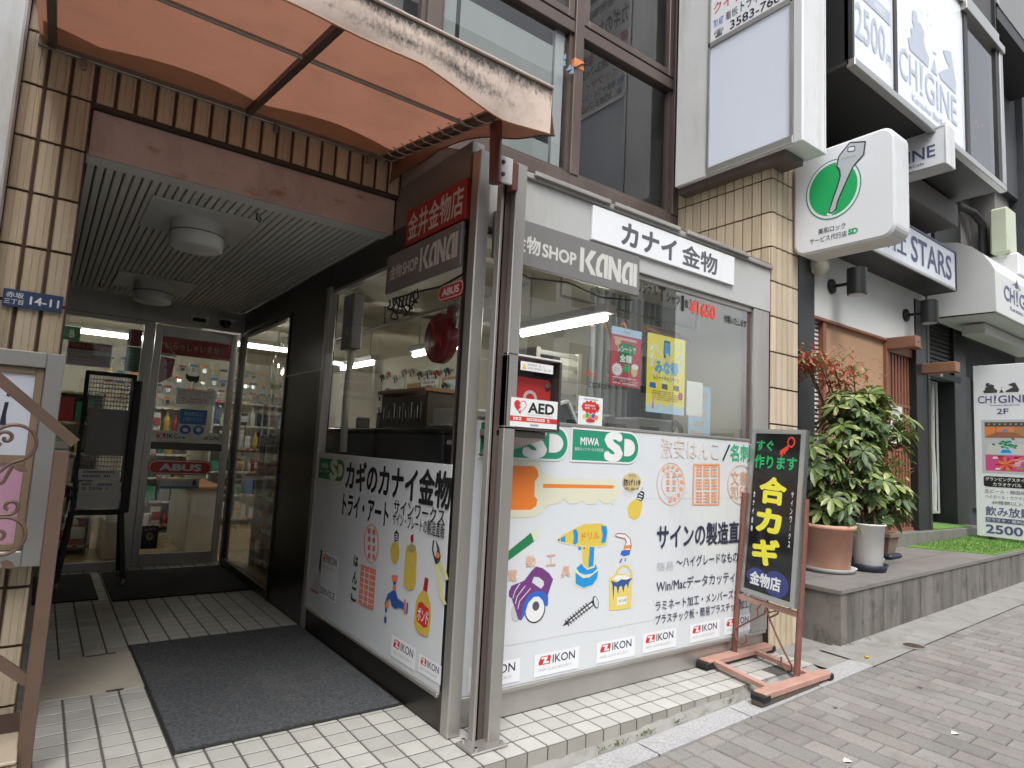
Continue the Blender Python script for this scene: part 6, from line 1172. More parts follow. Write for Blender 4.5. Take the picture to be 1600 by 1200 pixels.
vs = [sk(i, j) for j in range(7) for i in range(n+1)]; fs = [(j*(n+1)+i, (j+1)*(n+1)+i, (j+1)*(n+1)+i+1, j*(n+1)+i+1) for j in range(6) for i in range(n)]
mb.faces(vs, fs, 'awn_in', None, True); mb.tube([sk(i, 6) for i in range(n+1)], .004, 'iron_brown', 5)
mb.poly([(1.78, 3.98, 3.525), (1.87, 3.98, 3.52), (1.87, 2.3, 3.29), (1.78, 2.3, 3.29)], 'awn_in'); mb.build('side_skirt', t)
mb = MB(); q = [(1.70, y, az(y)-.005) for y in (3.97, 3.5, 3.0, 2.4)]
for (a, b) in zip(q, q[1:]): mb.poly([a, b, (1.795, b[1], b[2]-.012), (1.795, a[1], a[2]-.012)], 'awn_tape')
mb.build('lacing_strip', t)
mb = MB(); vs = []; fs = []; n = 48                  # beige-brown scalloped sheet added for the off-colour canvas zone by the wall
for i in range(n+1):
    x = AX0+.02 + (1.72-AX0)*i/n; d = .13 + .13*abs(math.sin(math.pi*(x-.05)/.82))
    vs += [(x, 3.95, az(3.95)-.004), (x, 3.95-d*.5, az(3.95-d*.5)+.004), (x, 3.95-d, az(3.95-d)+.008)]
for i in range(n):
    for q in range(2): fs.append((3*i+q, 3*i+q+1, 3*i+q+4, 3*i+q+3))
mb.faces(vs, fs, 'awn_strip', None, True); mb.build('wall_strip', t)
mb = MB(); mb.box(AX0, 1.74, 3.955, 3.985, 3.455, 3.51, 'tube_grey', bev=.004); mb.build('wall_rail', t)
for x in (-.15, .825, 1.735):
    mb = MB(); mb.bar((x, 3.96, az(3.96)-.02), (x, 2.33, az(2.33)-.02), .035, .035, 'iron_brown'); mb.build('rafter', t)
mb = MB(); mb.tube([(AX0, 2.87, az(2.87)-.025), (1.735, 2.87, az(2.87)-.025)], .012, 'tube_grey', 8); mb.build('cross_bar', t); mb = MB(); mb.tube([(AX0, 2.37, az(2.37)+.01), (1.78, 2.37, az(2.37)+.01)], .016, 'iron_brown', 8); mb.build('front_bar', t)
for k in range(11):
    mb = MB(); y = 3.90 - k*.118; z = az(y) - .02; mb.tube([(1.66, y+.02, z+.012), (1.70, y+.01, z-.018), (1.75, y, z-.02), (1.79, y-.012, z-.005)], .0045, 'cord', 5); mb.build('lacing_cord', t)
mb = MB(); mb.tube([(1.66, 3.93, 3.47), (1.70, 3.95, 3.44), (1.73, 3.92, 3.46), (1.69, 3.90, 3.43)], .0045, 'cord', 5); mb.build('lacing_cord', t)
mb = MB()
for x in (-.02, .98, 1.60): mb.box(x, x+.022, 3.94, 3.972, 3.40, 3.455, 'tube_grey', bev=.003)
mb.build('wall_bracket', t)
t = thing('support_post', 'tall stainless post with bolted plate holding the awning pipe at the window corner', 'post', (1.98, 2.78, 0))
mb = MB(); mb.box(1.995, 2.07, 2.75, 2.80, .012, 3.11, 'steel', bev=.004); mb.box(1.95, 2.02, 2.80, 2.815, .012, 3.02, 'bronze'); mb.box(1.935, 1.965, 2.80, 2.85, .012, 3.02, 'steel', bev=.004); mb.build('post', t)
mb = MB(); mb.tube([(1.815, 2.72, 3.27), (1.83, 2.72, 2.93)], .034, 'pipe_brown', 14); mb.build('awning_pipe', t)
mb = MB(); mb.box(1.86, 1.955, 2.735, 2.755, 2.96, 3.11, 'alu_white', bev=.004)
for z in (3.0, 3.07): mb.lathe((1.885, 2.735, z), [(.012, 0), (.012, -.012), (0, -.012)], 'bronze', 8, 'y')
mb.box(1.955, 2.0, 2.74, 2.79, 2.94, 3.10, 'pipe_brown', bev=.003); mb.build('bracket_plate', t)
mb = MB(); mb.box(1.855, 2.075, 2.685, 2.84, 0.002, .014, 'steel', bev=.003)
for x in (1.89, 2.045): 
    for y in (2.705, 2.82): mb.cyl((x, y, .014), (x, y, .03), .011, 'chrome', 6)
mb.build('base_plate', t)
# ---- AED cabinet
t = thing('defibrillator_cabinet', 'grey AED cabinet with a red case inside at the window corner', 'cabinet', (2.2, 2.85, 1.6)); f = FY(2.75)
mb = MB(); mb.box(1.995, 2.01, 2.75, 2.93, 1.63, 2.02, 'aedbox', bev=.003); mb.box(2.375, 2.39, 2.75, 2.93, 1.63, 2.02, 'aedbox', bev=.003); mb.box(2.01, 2.375, 2.91, 2.93, 1.63, 2.02, 'aedbox'); mb.box(1.995, 2.39, 2.75, 2.93, 2.02, 2.032, 'alu_white', bev=.003); mb.box(1.995, 2.39, 2.75, 2.93, 1.615, 1.63, 'aedbox', bev=.003); mb.build('cabinet', t)
mb = MB(); mb.poly([f(u, v, -.004) for u, v in ((2.01, 1.63), (2.375, 1.63), (2.375, 2.02), (2.01, 2.02))], 'glass_case'); mb.build('front_glass', t)
mb = MB(); mb.prism([(u, 2.80, v) for u, v in rrect(2.03, 1.64, 2.35, 1.915, .03)], (0, .08, 0), 'redplast'); mb.lathe((2.325, 2.80, 1.875), [(0, -.008), (.018, -.008), (.02, 0)], 'dgrey', 14, 'y'); 
mb.poly([(2.20+.05*math.cos(a), 2.798, 1.80+.045*math.sin(a)) for a in [k*.42 for k in range(15)]], 'offwhite'); mb.poly([(2.20+.03*math.cos(a), 2.7975, 1.80+.027*math.sin(a)) for a in [k*.42 for k in range(15)]], 'redplast'); mb.build('red_case', t)
mb = MB(); mb.poly([f(u, v, .002) for u, v in ((2.03, 1.632), (2.365, 1.632), (2.365, 1.79), (2.03, 1.79))], 'white'); mb.poly([f(u, v, .003) for u, v in ((2.03, 1.662), (2.365, 1.662), (2.365, 1.69), (2.03, 1.69))], 'red'); gibber(mb, f, 2.05, 2.35, 1.666, 1.686, 1, 'white', 5, .0035, .8)
mb.text('AED', f, 2.15, 1.712, 2.34, 1.772, 'black', .04, .003); mb.text('Automated External Defibrillator', f, 2.145, 1.699, 2.335, 1.706, 'txtgrey', 0, .003)
def heart(cu, cv, s, d, m, half=0):
    pts = []
    for k in range(29):
        a = 2*math.pi*k/28; x = 16*math.sin(a)**3; y = 13*math.cos(a)-5*math.cos(2*a)-2*math.cos(3*a)-math.cos(4*a)
        if half and x > 1.5: x = 1.5
        pts.append((cu+x*s, cv+y*s))
    mb.poly([f(u, v, d) for u, v in pts][::-1], m)
heart(2.095, 1.745, .0027, .003, 'red'); heart(2.097, 1.745, .00225, .0033, 'white'); heart(2.095, 1.745, .0026, .0036, 'red', 1); ribbon(mb, f, [(2.11, 1.765), (2.09, 1.75), (2.105, 1.742), (2.085, 1.718)], .006, 'white', .004)
mb.poly([f(u, v, .001) for u, v in ((2.085, 1.945), (2.32, 1.945), (2.32, 1.995), (2.085, 1.995))], 'white'); mb.poly([f(u, v, .002) for u, v in ((2.095, 1.952), (2.125, 1.952), (2.11, 1.988))], 'yellow'); gibber(mb, f, 2.135, 2.31, 1.952, 1.99, 2, 'txtgrey', 9, .002)
mb.text('ALSOK', f, 2.17, 1.641, 2.23, 1.652, 'navytxt', .04, .003); mb.build('label', t)
mb = MB(); mb.box(1.98, 2.33, 2.80, 2.965, 1.575, 1.612, 'stone_tile', bev=.004); mb.faces([(1.98, 2.80, 1.575), (2.33, 2.80, 1.575), (2.1, 2.965, 1.47), (1.98, 2.965, 1.47)], [(0,1,2,3)], 'ledge'); mb.build('shelf_bracket', t)
# ---- posters on the street window
def poster(name, label, u0, u1, v0, v1, base, y=3.002):
    t = thing(name, label, 'poster', ((u0+u1)/2, y, v0)); mb = MB(); fbox(mb, FY(y), u0, u1, v0, v1, -.002, 0, base); b = mb.build('sheet', t); return t, FY(y), b
t, f, b = poster('poster', 'red poster with a green leaf and white burst, hung left of the yellow one', 3.035, 3.335, 1.975, 2.378, 'poster_red'); mb = MB()
mb.poly([f(u, v, .001) for u, v in ((3.035, 2.325), (3.335, 2.325), (3.335, 2.378), (3.035, 2.378))], 'poster_sky'); gibber(mb, f, 3.15, 3.23, 2.335, 2.365, 1, 'txtgrey', 3, .002); disc(mb, f, 3.19, 2.235, .10, .042, 'dkgreen', .001); mb.text('レシートで', f, 3.10, 2.21, 3.28, 2.255, 'white', .03, .002); mb.poly([f(u, v, .0012) for u, v in ((3.11, 2.135), (3.25, 2.135), (3.25, 2.20), (3.11, 2.20))], 'dkgreen'); mb.text('全額', f, 3.12, 2.14, 3.24, 2.195, 'white', .05, .002)
st = [(3.10 + (.055 if k % 2 else .043)*math.cos(2*math.pi*k/32), 2.085 + (.048 if k % 2 else .037)*math.sin(2*math.pi*k/32)) for k in range(32)]; mb.poly([f(u, v, .001) for u, v in st], 'white'); gibber(mb, f, 3.07, 3.13, 2.07, 2.1, 2, 'txtgrey', 4, .002)
disc(mb, f, 3.19, 2.10, .03, .03, 'green3', .001); mb.poly([f(u, v, .001) for u, v in ((3.18, 2.05), (3.20, 2.05), (3.19, 2.09))], 'brown'); disc(mb, f, 3.27, 2.09, .032, .04, 'tan', .001); disc(mb, f, 3.275, 2.12, .035, .02, 'white', .0015); disc(mb, f, 3.10, 2.275, .03, .028, 'tan', .001)
gibber(mb, f, 3.06, 3.30, 2.285, 2.315, 1, 'white', 6, .001); gibber(mb, f, 3.06, 3.31, 1.985, 2.04, 3, 'white', 7, .001); gibber(mb, f, 3.06, 3.31, 2.005, 2.02, 1, 'black', 17, .002); mb.build('poster_art', b)
t, f, b = poster('poster', 'yellow campaign poster with a blue phone hung in the street window', 3.40, 3.82, 1.822, 2.388, 'poster_yellow'); mb = MB()
for k in range(9):
    a0, a1 = .35*k*2+.2, .35*k*2+.5; mb.poly([f(3.61, 2.20, .0006), f(3.61+.19*math.cos(a0), 2.20+.17*math.sin(a0), .0006), f(3.61+.19*math.cos(a1), 2.20+.17*math.sin(a1), .0006)], 'pyellow')
mb.poly([f(u, v, .001) for u, v in rrect(3.575, 2.225, 3.645, 2.355, .01)], 'black'); mb.poly([f(u, v, .0015) for u, v in ((3.582, 2.245), (3.638, 2.245), (3.638, 2.34), (3.582, 2.34))], 'sky'); mb.poly([f(u, v, .002) for u, v in ((3.60, 2.20), (3.64, 2.19), (3.65, 2.235), (3.615, 2.265), (3.595, 2.25))], 'tan')
mb.text('みな得', f, 3.485, 2.105, 3.74, 2.205, 'poster_cyan', .06, .002); mb.text('レシートキャンペーン', f, 3.475, 2.055, 3.755, 2.095, 'txtdark', .02, .002)
for k, (m) in enumerate(('blue', 'dgrey2', 'dgrey')): mb.poly([f(3.43+k*.13, 2.0, .001), f(3.50+k*.13, 1.995, .001), f(3.495+k*.13, 2.035, .001), f(3.435+k*.13, 2.035, .001)], m)
gibber(mb, f, 3.46, 3.76, 1.91, 1.985, 5, 'brown', 11, .001); disc(mb, f, 3.775, 1.96, .028, .03, 'dkred', .001)
for k in range(12): mb.poly([f(3.40+k*.035, 1.845, .001), f(3.43+k*.035, 1.845, .001), f(3.43+k*.035, 1.87+.04*((k*7) % 5)/5, .001), f(3.40+k*.035, 1.87+.04*((k*7) % 5)/5, .001)], 'poster_sky')
mb.poly([f(3.455, 1.85, .002), f(3.485, 1.85, .002), f(3.472, 1.93, .002)], 'salmon'); mb.poly([f(3.40, 1.822, .001), f(3.82, 1.822, .001), f(3.82, 1.845, .001), f(3.40, 1.845, .001)], 'poster_sky')
for k in range(6): mb.poly([f(3.43+k%2*.32, 2.14+k*.03, .001), f(3.46+k%2*.32, 2.16+k*.03, .001), f(3.47+k%2*.32, 2.21+k*.03, .001), f(3.435+k%2*.32, 2.17+k*.03, .001)], ('white', 'poster_sky')[k % 2])
mb.build('poster_art', b)
t, f, b = poster('poster', 'small white sticker sheet with a red cloud shape beside the AED cabinet', 2.744, 2.960, 1.690, 1.872, 'white', 2.986); mb = MB()
disc(mb, f, 2.852, 1.806, .072, .035, 'red', .001); 
for k in range(12): disc(mb, f, 2.852+.068*math.cos(k*.524), 1.806+.032*math.sin(k*.524), .014, .012, 'red', .001+.00005*k, 10)
gibber(mb, f, 2.80, 2.90, 1.79, 1.825, 2, 'white', 3, .002); gibber(mb, f, 2.79, 2.92, 1.85, 1.862, 1, 'navytxt', 3, .001)
for k, m in enumerate(('yellow', 'green3', 'salmon', 'blue', 'orange')): disc(mb, f, 2.80+k*.026, 1.742+.008*(k % 2), .018, .016, m, .001+.0002*k, 12)
disc(mb, f, 2.852, 1.72, .04, .012, 'red', .003); mb.build('poster_art', b)
t, f, b = poster('paper_notice', 'blank pale paper taped to the street window right of the yellow poster', 3.86, 4.05, 1.83, 2.09, 'paper', 3.01)
# ---- mats, hatch
mb = MB(); mb.box(.668, 1.838, 3.425, 5.24, .002, .016, 'mat_grey', bev=.006); t = thing('door_mat', 'large grey ribbed mat lying on the porch tiles beside the side window', 'mat', (1.25, 4.3, 0)); mb.build('pile', t)
mb = MB(); rframe(mb, FZ(0), .655, 1.851, 3.412, 5.253, .018, .001, .012, 'rubber'); mb.build('rubber_edge', t)
mb = MB(); mb.box(.668, 1.85, 6.65, 8.0, .002, .014, 'mat_black', bev=.004); tag(mb.build('door_mat'), 'black mat right in front of the sliding glass door', 'mat')
mb = MB(); mb.box(.10, .575, 6.78, 8.0, .002, .014, 'mat_black', bev=.004); tag(mb.build('door_mat'), 'black mat under the magazine rack', 'mat')
mb = MB(); mb.box(.135, .657, 4.405, 5.135, -.01, .003, 'concrete' if False else 'porch_tile', (.50,.465,.38), bev=.002)
for x, y in ((.46, 4.40), (.40, 5.12), (.48, 5.125)): mb.box(x, x+.09, y, y+.02, .003, .005, 'iron_brown')
tag(mb.build('floor_hatch'), 'plain beige access cover set in the porch tiles left of the grey mat', 'hatch')
# ---- ceiling lamps
cl = None
for lab, x, y in (('round white ceiling lamp with square base nearer the street', .755, 4.86), ('round white ceiling lamp with square base nearer the glass doors', .775, 7.22)):
    if cl is None:
        t = thing('ceiling_lamp', lab, 'lamp', (x, y, 3.0), 'ceiling lamps in the porch'); cl = t
        mb = MB(); mb.box(x-.335, x+.335, y-.36, y+.36, 2.985, 2.999, 'lampwhite', bev=.003); mb.build('base', t)
        mb = MB(); mb.lathe((x, y, 2.8), [(0, .0), (.15, .0), (.172, .012), (.175, .09), (.175, .185)][::1], 'lampwhite', 40); mb.lathe((x, y, 2.8), [(.177, .095), (.179, .10), (.177, .105)], 'ceil_gap', 40); mb.build('shade', t)
    else: copy_tree(cl, (x, y, 3.0), lab)
for lab, x, y in (('small black ceiling hook near the lintel beam', 1.02, 4.35), ('small black ceiling hook near the glass doors', .34, 7.6)):
    mb = MB(); mb.tube([(x, y, 3.0), (x, y, 2.96), (x+.02, y, 2.94), (x+.03, y, 2.955), (x+.02, y, 2.975)], .005, 'black', 6); tag(mb.build('ceiling_hook'), lab, 'hook')
t = thing('security_camera', 'small black dome camera at the right end of the door header', 'camera', (1.66, 8.0, 2.85)); mb = MB(); mb.lathe((1.64, 8.02, 2.83), [(0, -.05), (.03, -.045), (.055, -.02), (.06, 0), (.06, .03)], 'blackgloss', 18); mb.build('dome', t); mb = MB(); mb.box(1.57, 1.75, 7.97, 8.12, 2.87, 2.885, 'alu_white', bev=.004); mb.build('bracket', t)
# ---- signs on the door
def dsheet(name, label, cat, u0, u1, v0, v1, base, y, arts=()):
    t = thing(name, label, cat, ((u0+u1)/2, y, v0)); f = FY(y); mb = MB(); fbox(mb, f, u0, u1, v0, v1, -.002, 0, base); b = mb.build('sheet', t)
    if arts:
        mb = MB()
        for a in arts: a(mb, f)
        mb.build('print', b)
    return t
dsheet('red_banner', 'wide red welcome banner behind the sliding door glass', 'banner', 1.02, 1.80, 2.42, 2.64, 'redsign', 8.30, [lambda mb, f: mb.text('いらっしゃいませ', f, 1.08, 2.48, 1.66, 2.57, 'tan', .01, .002)])
t = thing('pennant', 'red pennant with white strings hanging inside the sliding door', 'pennant', (1.07, 8.27, 2.1)); f = FY(8.27); mb = MB(); mb.prism([f(u, v) for u, v in ((.94, 2.40), (1.19, 2.37), (1.17, 2.16), (1.05, 2.07), (.94, 2.13))], (0, .003, 0), 'redsign'); mb.build('cloth', t)
mb = MB(); fbox(mb, f, .94, 1.20, 2.395, 2.425, 0, .012, 'offwhite', .003); mb.tube([f(.95, 2.425), f(1.05, 2.55), f(1.19, 2.42)], .004, 'offwhite', 5); mb.build('hanging_rod', t); mb = MB(); mb.text('スペア', f, 1.075, 2.27, 1.16, 2.33, 'tan', .0, .002); mb.text('キー', f, 1.09, 2.20, 1.14, 2.25, 'tan', .0, .002); mb.build('lettering', t)
t = thing('cat_sticker', 'black cat head sticker on the sliding door glass', 'sticker', (1.38, 8.22, 2.1)); f = FY(8.228); mb = MB(); mb.prism([f(u, v) for u, v in ((1.31, 2.215), (1.345, 2.19), (1.42, 2.185), (1.46, 2.205), (1.455, 2.14), (1.43, 2.11), (1.395, 2.125), (1.37, 2.115), (1.335, 2.13), (1.315, 2.16))], (0, .002, 0), 'black'); mb.build('head', t); mb = MB(); mb.prism([f(u, v, .001) for u, v in ((1.40, 2.11), (1.415, 2.11), (1.41, 2.01), (1.395, 2.01))], (0, .002, 0), 'offwhite'); mb.build('tail', t)
dsheet('paper_notice', 'white opening hours notice taped to the sliding door', 'notice', 1.235, 1.655, 1.85, 2.03, 'paper', 8.225, [lambda mb, f: gibber(mb, f, 1.26, 1.62, 1.93, 2.02, 3, 'txtgrey', 3, .001), lambda mb, f: gibber(mb, f, 1.28, 1.6, 1.87, 1.93, 2, 'red', 5, .001)])
dsheet('paper_notice', 'blue and white mask notice on the sliding door below the opening hours', 'notice', 1.285, 1.585, 1.47, 1.80, 'paper', 8.222, [lambda mb, f: mb.poly([f(u, v, .001) for u, v in ((1.29, 1.62), (1.58, 1.62), (1.58, 1.795), (1.29, 1.795))], 'noticeblue'), lambda mb, f: mb.text('感染防止に', f, 1.33, 1.72, 1.54, 1.765, 'poster_sky', .01, .002), lambda mb, f: mb.text('ご協力下さい', f, 1.33, 1.655, 1.54, 1.70, 'poster_sky', .01, .002), lambda mb, f: disc(mb, f, 1.365, 1.555, .06, .055, 'noticeblue', .001), lambda mb, f: disc(mb, f, 1.505, 1.555, .06, .055, 'noticeblue', .001), lambda mb, f: disc(mb, f, 1.365, 1.55, .03, .022, 'white', .002), lambda mb, f: disc(mb, f, 1.505, 1.56, .025, .028, 'white', .002)])
dsheet('door_sticker', 'long white IKON sticker across the middle of the sliding door', 'sticker', 1.035, 1.77, 1.405, 1.53, 'paper', 8.226, [lambda mb, f: zikon(mb, f, 1.075, 1.445, .29, .001, False, True, 'red', 'black', 1.1), lambda mb, f: mb.text('IKON', f, 1.575, 1.445, 1.735, 1.49, 'black', .015, .002)])
def abus(t, fr, u0, v0, u1, v1):
    mb = MB(); r = (v1-v0)/2*.98; mb.poly([fr(u, v, 0) for u, v in rrect(u0, v0, u1, v1, r)], 'redplast'); mb.prism([fr(u, v, -.001) for u, v in rrect(u0, v0, u1, v1, r)], Vector(fr(0, 0, -.012)) - Vector(fr(0, 0, -.001)), 'redplast'); mb.build('plate', t)
    mb = MB(); e = (v1-v0)*.09; q = rrect(u0+e, v0+e, u1-e, v1-e, r-e); outline(mb, fr, q, (v1-v0)*.06, 'white', .001); mb.text('ABUS', fr, u0+(u1-u0)*.17, v0+(v1-v0)*.26, u1-(u1-u0)*.17, v1-(v1-v0)*.26, 'white', .06, .001); mb.build('lettering', t)
t = thing('lock_sign', 'large red rounded ABUS plate on the lower pane of the sliding door', 'sign', (1.36, 8.2, 1.05)); abus(t, FY(8.20), 1.02, 1.03, 1.69, 1.20)
dsheet('paper_notice', 'small notice about the bag shop hung under the red door plate', 'notice', 1.16, 1.57, .87, .985, 'paper', 8.21, [lambda mb, f: mb.poly([f(u, v, .001) for u, v in ((1.16, .87), (1.57, .87), (1.57, .90), (1.16, .90))], 'poster_cyan'), lambda mb, f: mb.text('レジ袋有料化', f, 1.19, .915, 1.46, .965, 'txtgrey', 0, .002), lambda mb, f: mb.poly([f(u, v, .002) for u, v in ((1.49, .91), (1.54, .91), (1.53, .97), (1.50, .97))], 'ink')])
dsheet('door_sticker', 'small black sticker with a gold crest low on the sliding door', 'sticker', 1.035, 1.20, .20, .455, 'blackgloss', 8.222, [lambda mb, f: disc(mb, f, 1.117, .335, .035, .045, 'gold', .001), lambda mb, f: gibber(mb, f, 1.06, 1.175, .40, .43, 1, 'gold', 3, .001), lambda mb, f: mb.poly([f(u, v, .002) for u, v in ((1.107, .33), (1.127, .33), (1.117, .37))], 'black')])
dsheet('security_notice', 'red and white camera warning poster behind the left glass', 'poster', .15, .555, 2.18, 2.445, 'paper', 8.24, [lambda mb, f: mb.poly([f(u, v, .001) for u, v in ((.165, 2.195), (.54, 2.195), (.54, 2.31), (.165, 2.31))], 'redsign'), lambda mb, f: mb.poly([f(u, v, .001) for u, v in ((.165, 2.355), (.54, 2.355), (.54, 2.43), (.165, 2.43))], 'redsign'), lambda mb, f: mb.text('防犯カメラ作動中', f, .18, 2.37, .525, 2.418, 'tan', .01, .002), lambda mb, f: gibber(mb, f, .18, .40, 2.205, 2.30, 3, 'tan', 3, .002, .3), lambda mb, f: disc(mb, f, .47, 2.25, .045, .028, 'black', .002)])
dsheet('hanging_sign', 'small green hanging sign with a white letter B', 'sign', .11, .27, 2.52, 2.68, 'greenB', 8.9, [lambda mb, f: mb.text('B', f, .165, 2.55, .215, 2.64, 'white', .05, .002)])
dsheet('window_poster', 'red strip poster on the glass left of the door post', 'poster', .69, .825, 2.46, 2.65, 'redsign', 8.24, [lambda mb, f: mb.poly([f(u, v, .001) for u, v in ((.69, 2.46), (.72, 2.46), (.72, 2.65), (.69, 2.65))], 'paper')]); dsheet('window_poster', 'dark green strip poster on the glass below the red strip', 'poster', .69, .83, 2.17, 2.45, 'dkgreen', 8.245, [lambda mb, f: gibber(mb, f, .70, .82, 2.24, 2.38, 4, 'green3', 3, .001, .3)])
# ---- magazine rack
t = thing('magazine_rack', 'black wire magazine rack on casters in front of the left glass', 'rack', (.5, 7.55, 0)); X0, X1 = .33, .74
mb = MB()
for x in (X0, X1):
    mb.bar((x, 7.42, .68), (x, 7.62, 2.08), .035, .09, 'black'); mb.bar((x, 7.42, .68), (x-.06 if x == X0 else x+.06, 7.30, .07), .04, .04, 'black', up=(1,0,0)); mb.bar((x, 7.60, .70), (x-.06 if x == X0 else x+.06, 7.80, .07), .04, .04, 'black', up=(1,0,0))
mb.bar((X0, 7.62, 2.07), (X1, 7.62, 2.07), .05, .04, 'black'); mb.bar((X0, 7.42, .70), (X1, 7.42, .70), .05, .05, 'black'); mb.bar((X0, 7.5, 1.28), (X1, 7.5, 1.28), .03, .02, 'black'); mb.bar((X0, 7.46, 1.02), (X1, 7.46, 1.02), .03, .02, 'black'); mb.box(X1-.02, X1+.06, 7.43, 7.70, .69, 2.02, 'black', bev=.01); mb.build('frame', t)
mb = MB()
for k in range(30): z = .76+k*.043; y = 7.42+(z-.68)*.143 - .02; mb.tube([(X0+.02, y, z), (X1-.02, y, z)], .005, 'tube_grey', 5)
for k in range(14): x = X0+.03+k*.027; mb.tube([(x, 7.405, .72), (x, 7.60, 2.05)], .003, 'tube_grey', 4)
mb.build('wire_shelf', t)
for x in (X0-.06, X1+.06):
    for y in (7.30, 7.80):
        mb = MB(); mb.lathe((x-.012, y, .035), [(0, 0), (.034, 0), (.034, .024), (0, .024)], 'plastic_grey', 14, 'x'); mb.box(x-.02, x+.02, y-.015, y+.015, .045, .085, 'chrome'); mb.build('caster', t)
for k, z in enumerate((.80, .95, 1.07, 1.31)):
    t2 = thing('newspaper_stack', ('thick stack of folded newspapers on the lowest shelf of the rack', 'fanned white leaflets on the second rack shelf', 'row of white leaflets on the third rack shelf', 'dark magazines standing behind the rack wires')[k], 'papers', (.5, 7.5, z)); y = 7.42+(z-.68)*.143
    mb = MB()
    for q in range((7, 3, 3, 2)[k]): a = RND.uniform(-.02, .02); mb.box(X0+.03+a, X1-.04+a, y-.05+q*.014, y-.04+q*.014, z-.06, z+(.10, .045, .045, .40)[k]-q*.003, ('paper', 'paper', 'white', 'plastic_grey')[k])
    mb.build('sheets', t2)
    if k in (1, 2):
        mb = MB(); gibber(mb, FY(y-.05), X0+.05, X1-.08, z-.04, z+.04, 2, 'dgrey', 4+k, .002); mb.build('print', t2)
t = thing('mullion_tape', 'crumpled orange tape and clear plastic wrapped round the window mullion', 'tape', (3.46, 3.94, 4.9)); mb = MB(); mb.box(3.425, 3.535, 3.943, 4.0, 4.87, 4.96, 'orange2', bev=.006); mb.build('band', t); mb = MB()
for k in range(14): a = Vector((3.27+RND.uniform(0, .14), 3.96, 4.74+RND.uniform(0, .14))); mb.poly([a, a+Vector((.05, -.015, .02)), a+Vector((.03, -.03, .06))], 'vinyl' if k % 3 else 'poster_sky')
mb.tube([(3.36, 3.95, 4.80), (3.50, 3.935, 4.92), (3.62, 3.95, 4.97)], .006, 'black', 5); mb.build('loose_end', t)
t = thing('wall_lamp', 'small beige bulkhead lamp under the rounded light box', 'lamp', (6.8, 3.6, 3.75)); mb = MB(); mb.lathe((6.86, 3.60, 3.76), [(0, -.13), (.09, -.11), (.12, -.05), (.12, 0)], 'cream', 18, 'y'); mb.build('shade', t); mb = MB(); mb.box(6.76, 6.98, 3.58, 3.65, 3.66, 3.86, 'offwhite', bev=.01); mb.build('base', t)
# ---- left light box sign, white corner post, handrail
t = thing('light_box_sign', 'steel framed light box, pale blue above pink, on the left pillar', 'sign', (-.3, 3.9, .83)); f = FY(3.86)
mb = MB(); rframe(mb, f, -.75, .068, .835, 1.862, .075, -.12, .03, 'alu'); rframe(mb, f, -.675, -.007, .91, 1.787, .035, -.10, .012, 'brownplate'); mb.box(-.7, -.02, 3.94, 3.975, .86, 1.84, 'alu'); mb.build('frame', t)
mb = MB(); fbox(mb, f, -.64, -.042, 1.36, 1.752, -.05, 0, 'frosted'); mb.build('upper_pane', t); mb = MB(); fbox(mb, f, -.64, -.042, .945, 1.32, -.05, 0, 'pink'); mb.build('lower_pane', t); mb = MB(); fbox(mb, f, -.64, -.042, 1.32, 1.36, -.05, .01, 'brownplate'); mb.build('divider', t)
mb = MB(); disc(mb, f, -.135, 1.645, .008, .009, 'ink', .002); mb.poly([f(u, v, .002) for u, v in ((-.155, 1.50), (-.13, 1.50), (-.135, 1.55), (-.13, 1.61), (-.145, 1.61), (-.15, 1.56))], 'ink'); mb.build('figure', t)
mb = MB(); mb.box(-.46, -.258, 3.80, 4.0, 1.86, 8, 'white_paint', bev=.01); tag(mb.build('corner_post'), 'broad white painted post at the left edge beside the tiles', 'post')
t = thing('wall_building', 'plain dark building left of the white corner post, with an unseen wing added for shade', 'building', (-3, 4, 0)); mb = MB(); mb.box(-9, -.47, 3.9, 8, 0, 9, 'greywall'); mb.build('wall', t); mb = MB(); mb.box(-9, -1.35, 1.2, 3.9, -.3, 7, 'greywall', bev=.02); mb.build('shade_wing', t)  # front wing is added out of view to cut sky light on the porch
t = thing('handrail', 'brown metal handrail with scroll ironwork at the left edge', 'railing', (.08, 3.5, 0)); Y = 3.45
mb = MB(); mb.box(.062, .118, Y-.02, Y+.02, 0, 1.40, 'rail_brown', bev=.003); mb.build('post', t); mb = MB(); mb.bar((.135, Y, 1.435), (-1.2, Y, 2.61), .05, .045, 'rail_brown'); mb.build('top_rail', t); mb = MB(); mb.bar((.08, Y, .415), (-1.0, Y, 1.37), .03, .04, 'rail_brown'); mb.build('lower_rail', t)
sp = lambda u, v: (u, Y-.005, v)
def arc(c, r, a0, a1, n=26, r1=None): return [sp(c[0] + (r + ((r if r1 is None else r1)-r)*i/n)*math.cos(rad(a0+(a1-a0)*i/n)), c[1] + (r + ((r if r1 is None else r1)-r)*i/n)*math.sin(rad(a0+(a1-a0)*i/n))) for i in range(n+1)]
SCROLLS = [arc((-.082, 1.425), .078, 200, -80) + [sp(-.085, 1.34), sp(-.12, 1.30), sp(-.20, 1.27)], arc((-.11, 1.447), .034, 250, -120, 26, .012) + [sp(-.115, 1.45)], [sp(-.25, 1.20), sp(-.16, 1.22), sp(-.10, 1.26), sp(-.075, 1.33)],
           arc((-.08, 1.035), .078, 150, -90) + [sp(-.14, .94), sp(-.24, .96)], arc((-.066, 1.157), .032, -90, 250, 26, .012), [sp(-.066, 1.125), sp(-.11, 1.12), sp(-.16, 1.10)], [sp(-.20, 1.30), sp(-.17, 1.20), sp(-.20, 1.10)], arc((-.09, 1.04), .018, 0, 360, 14)]
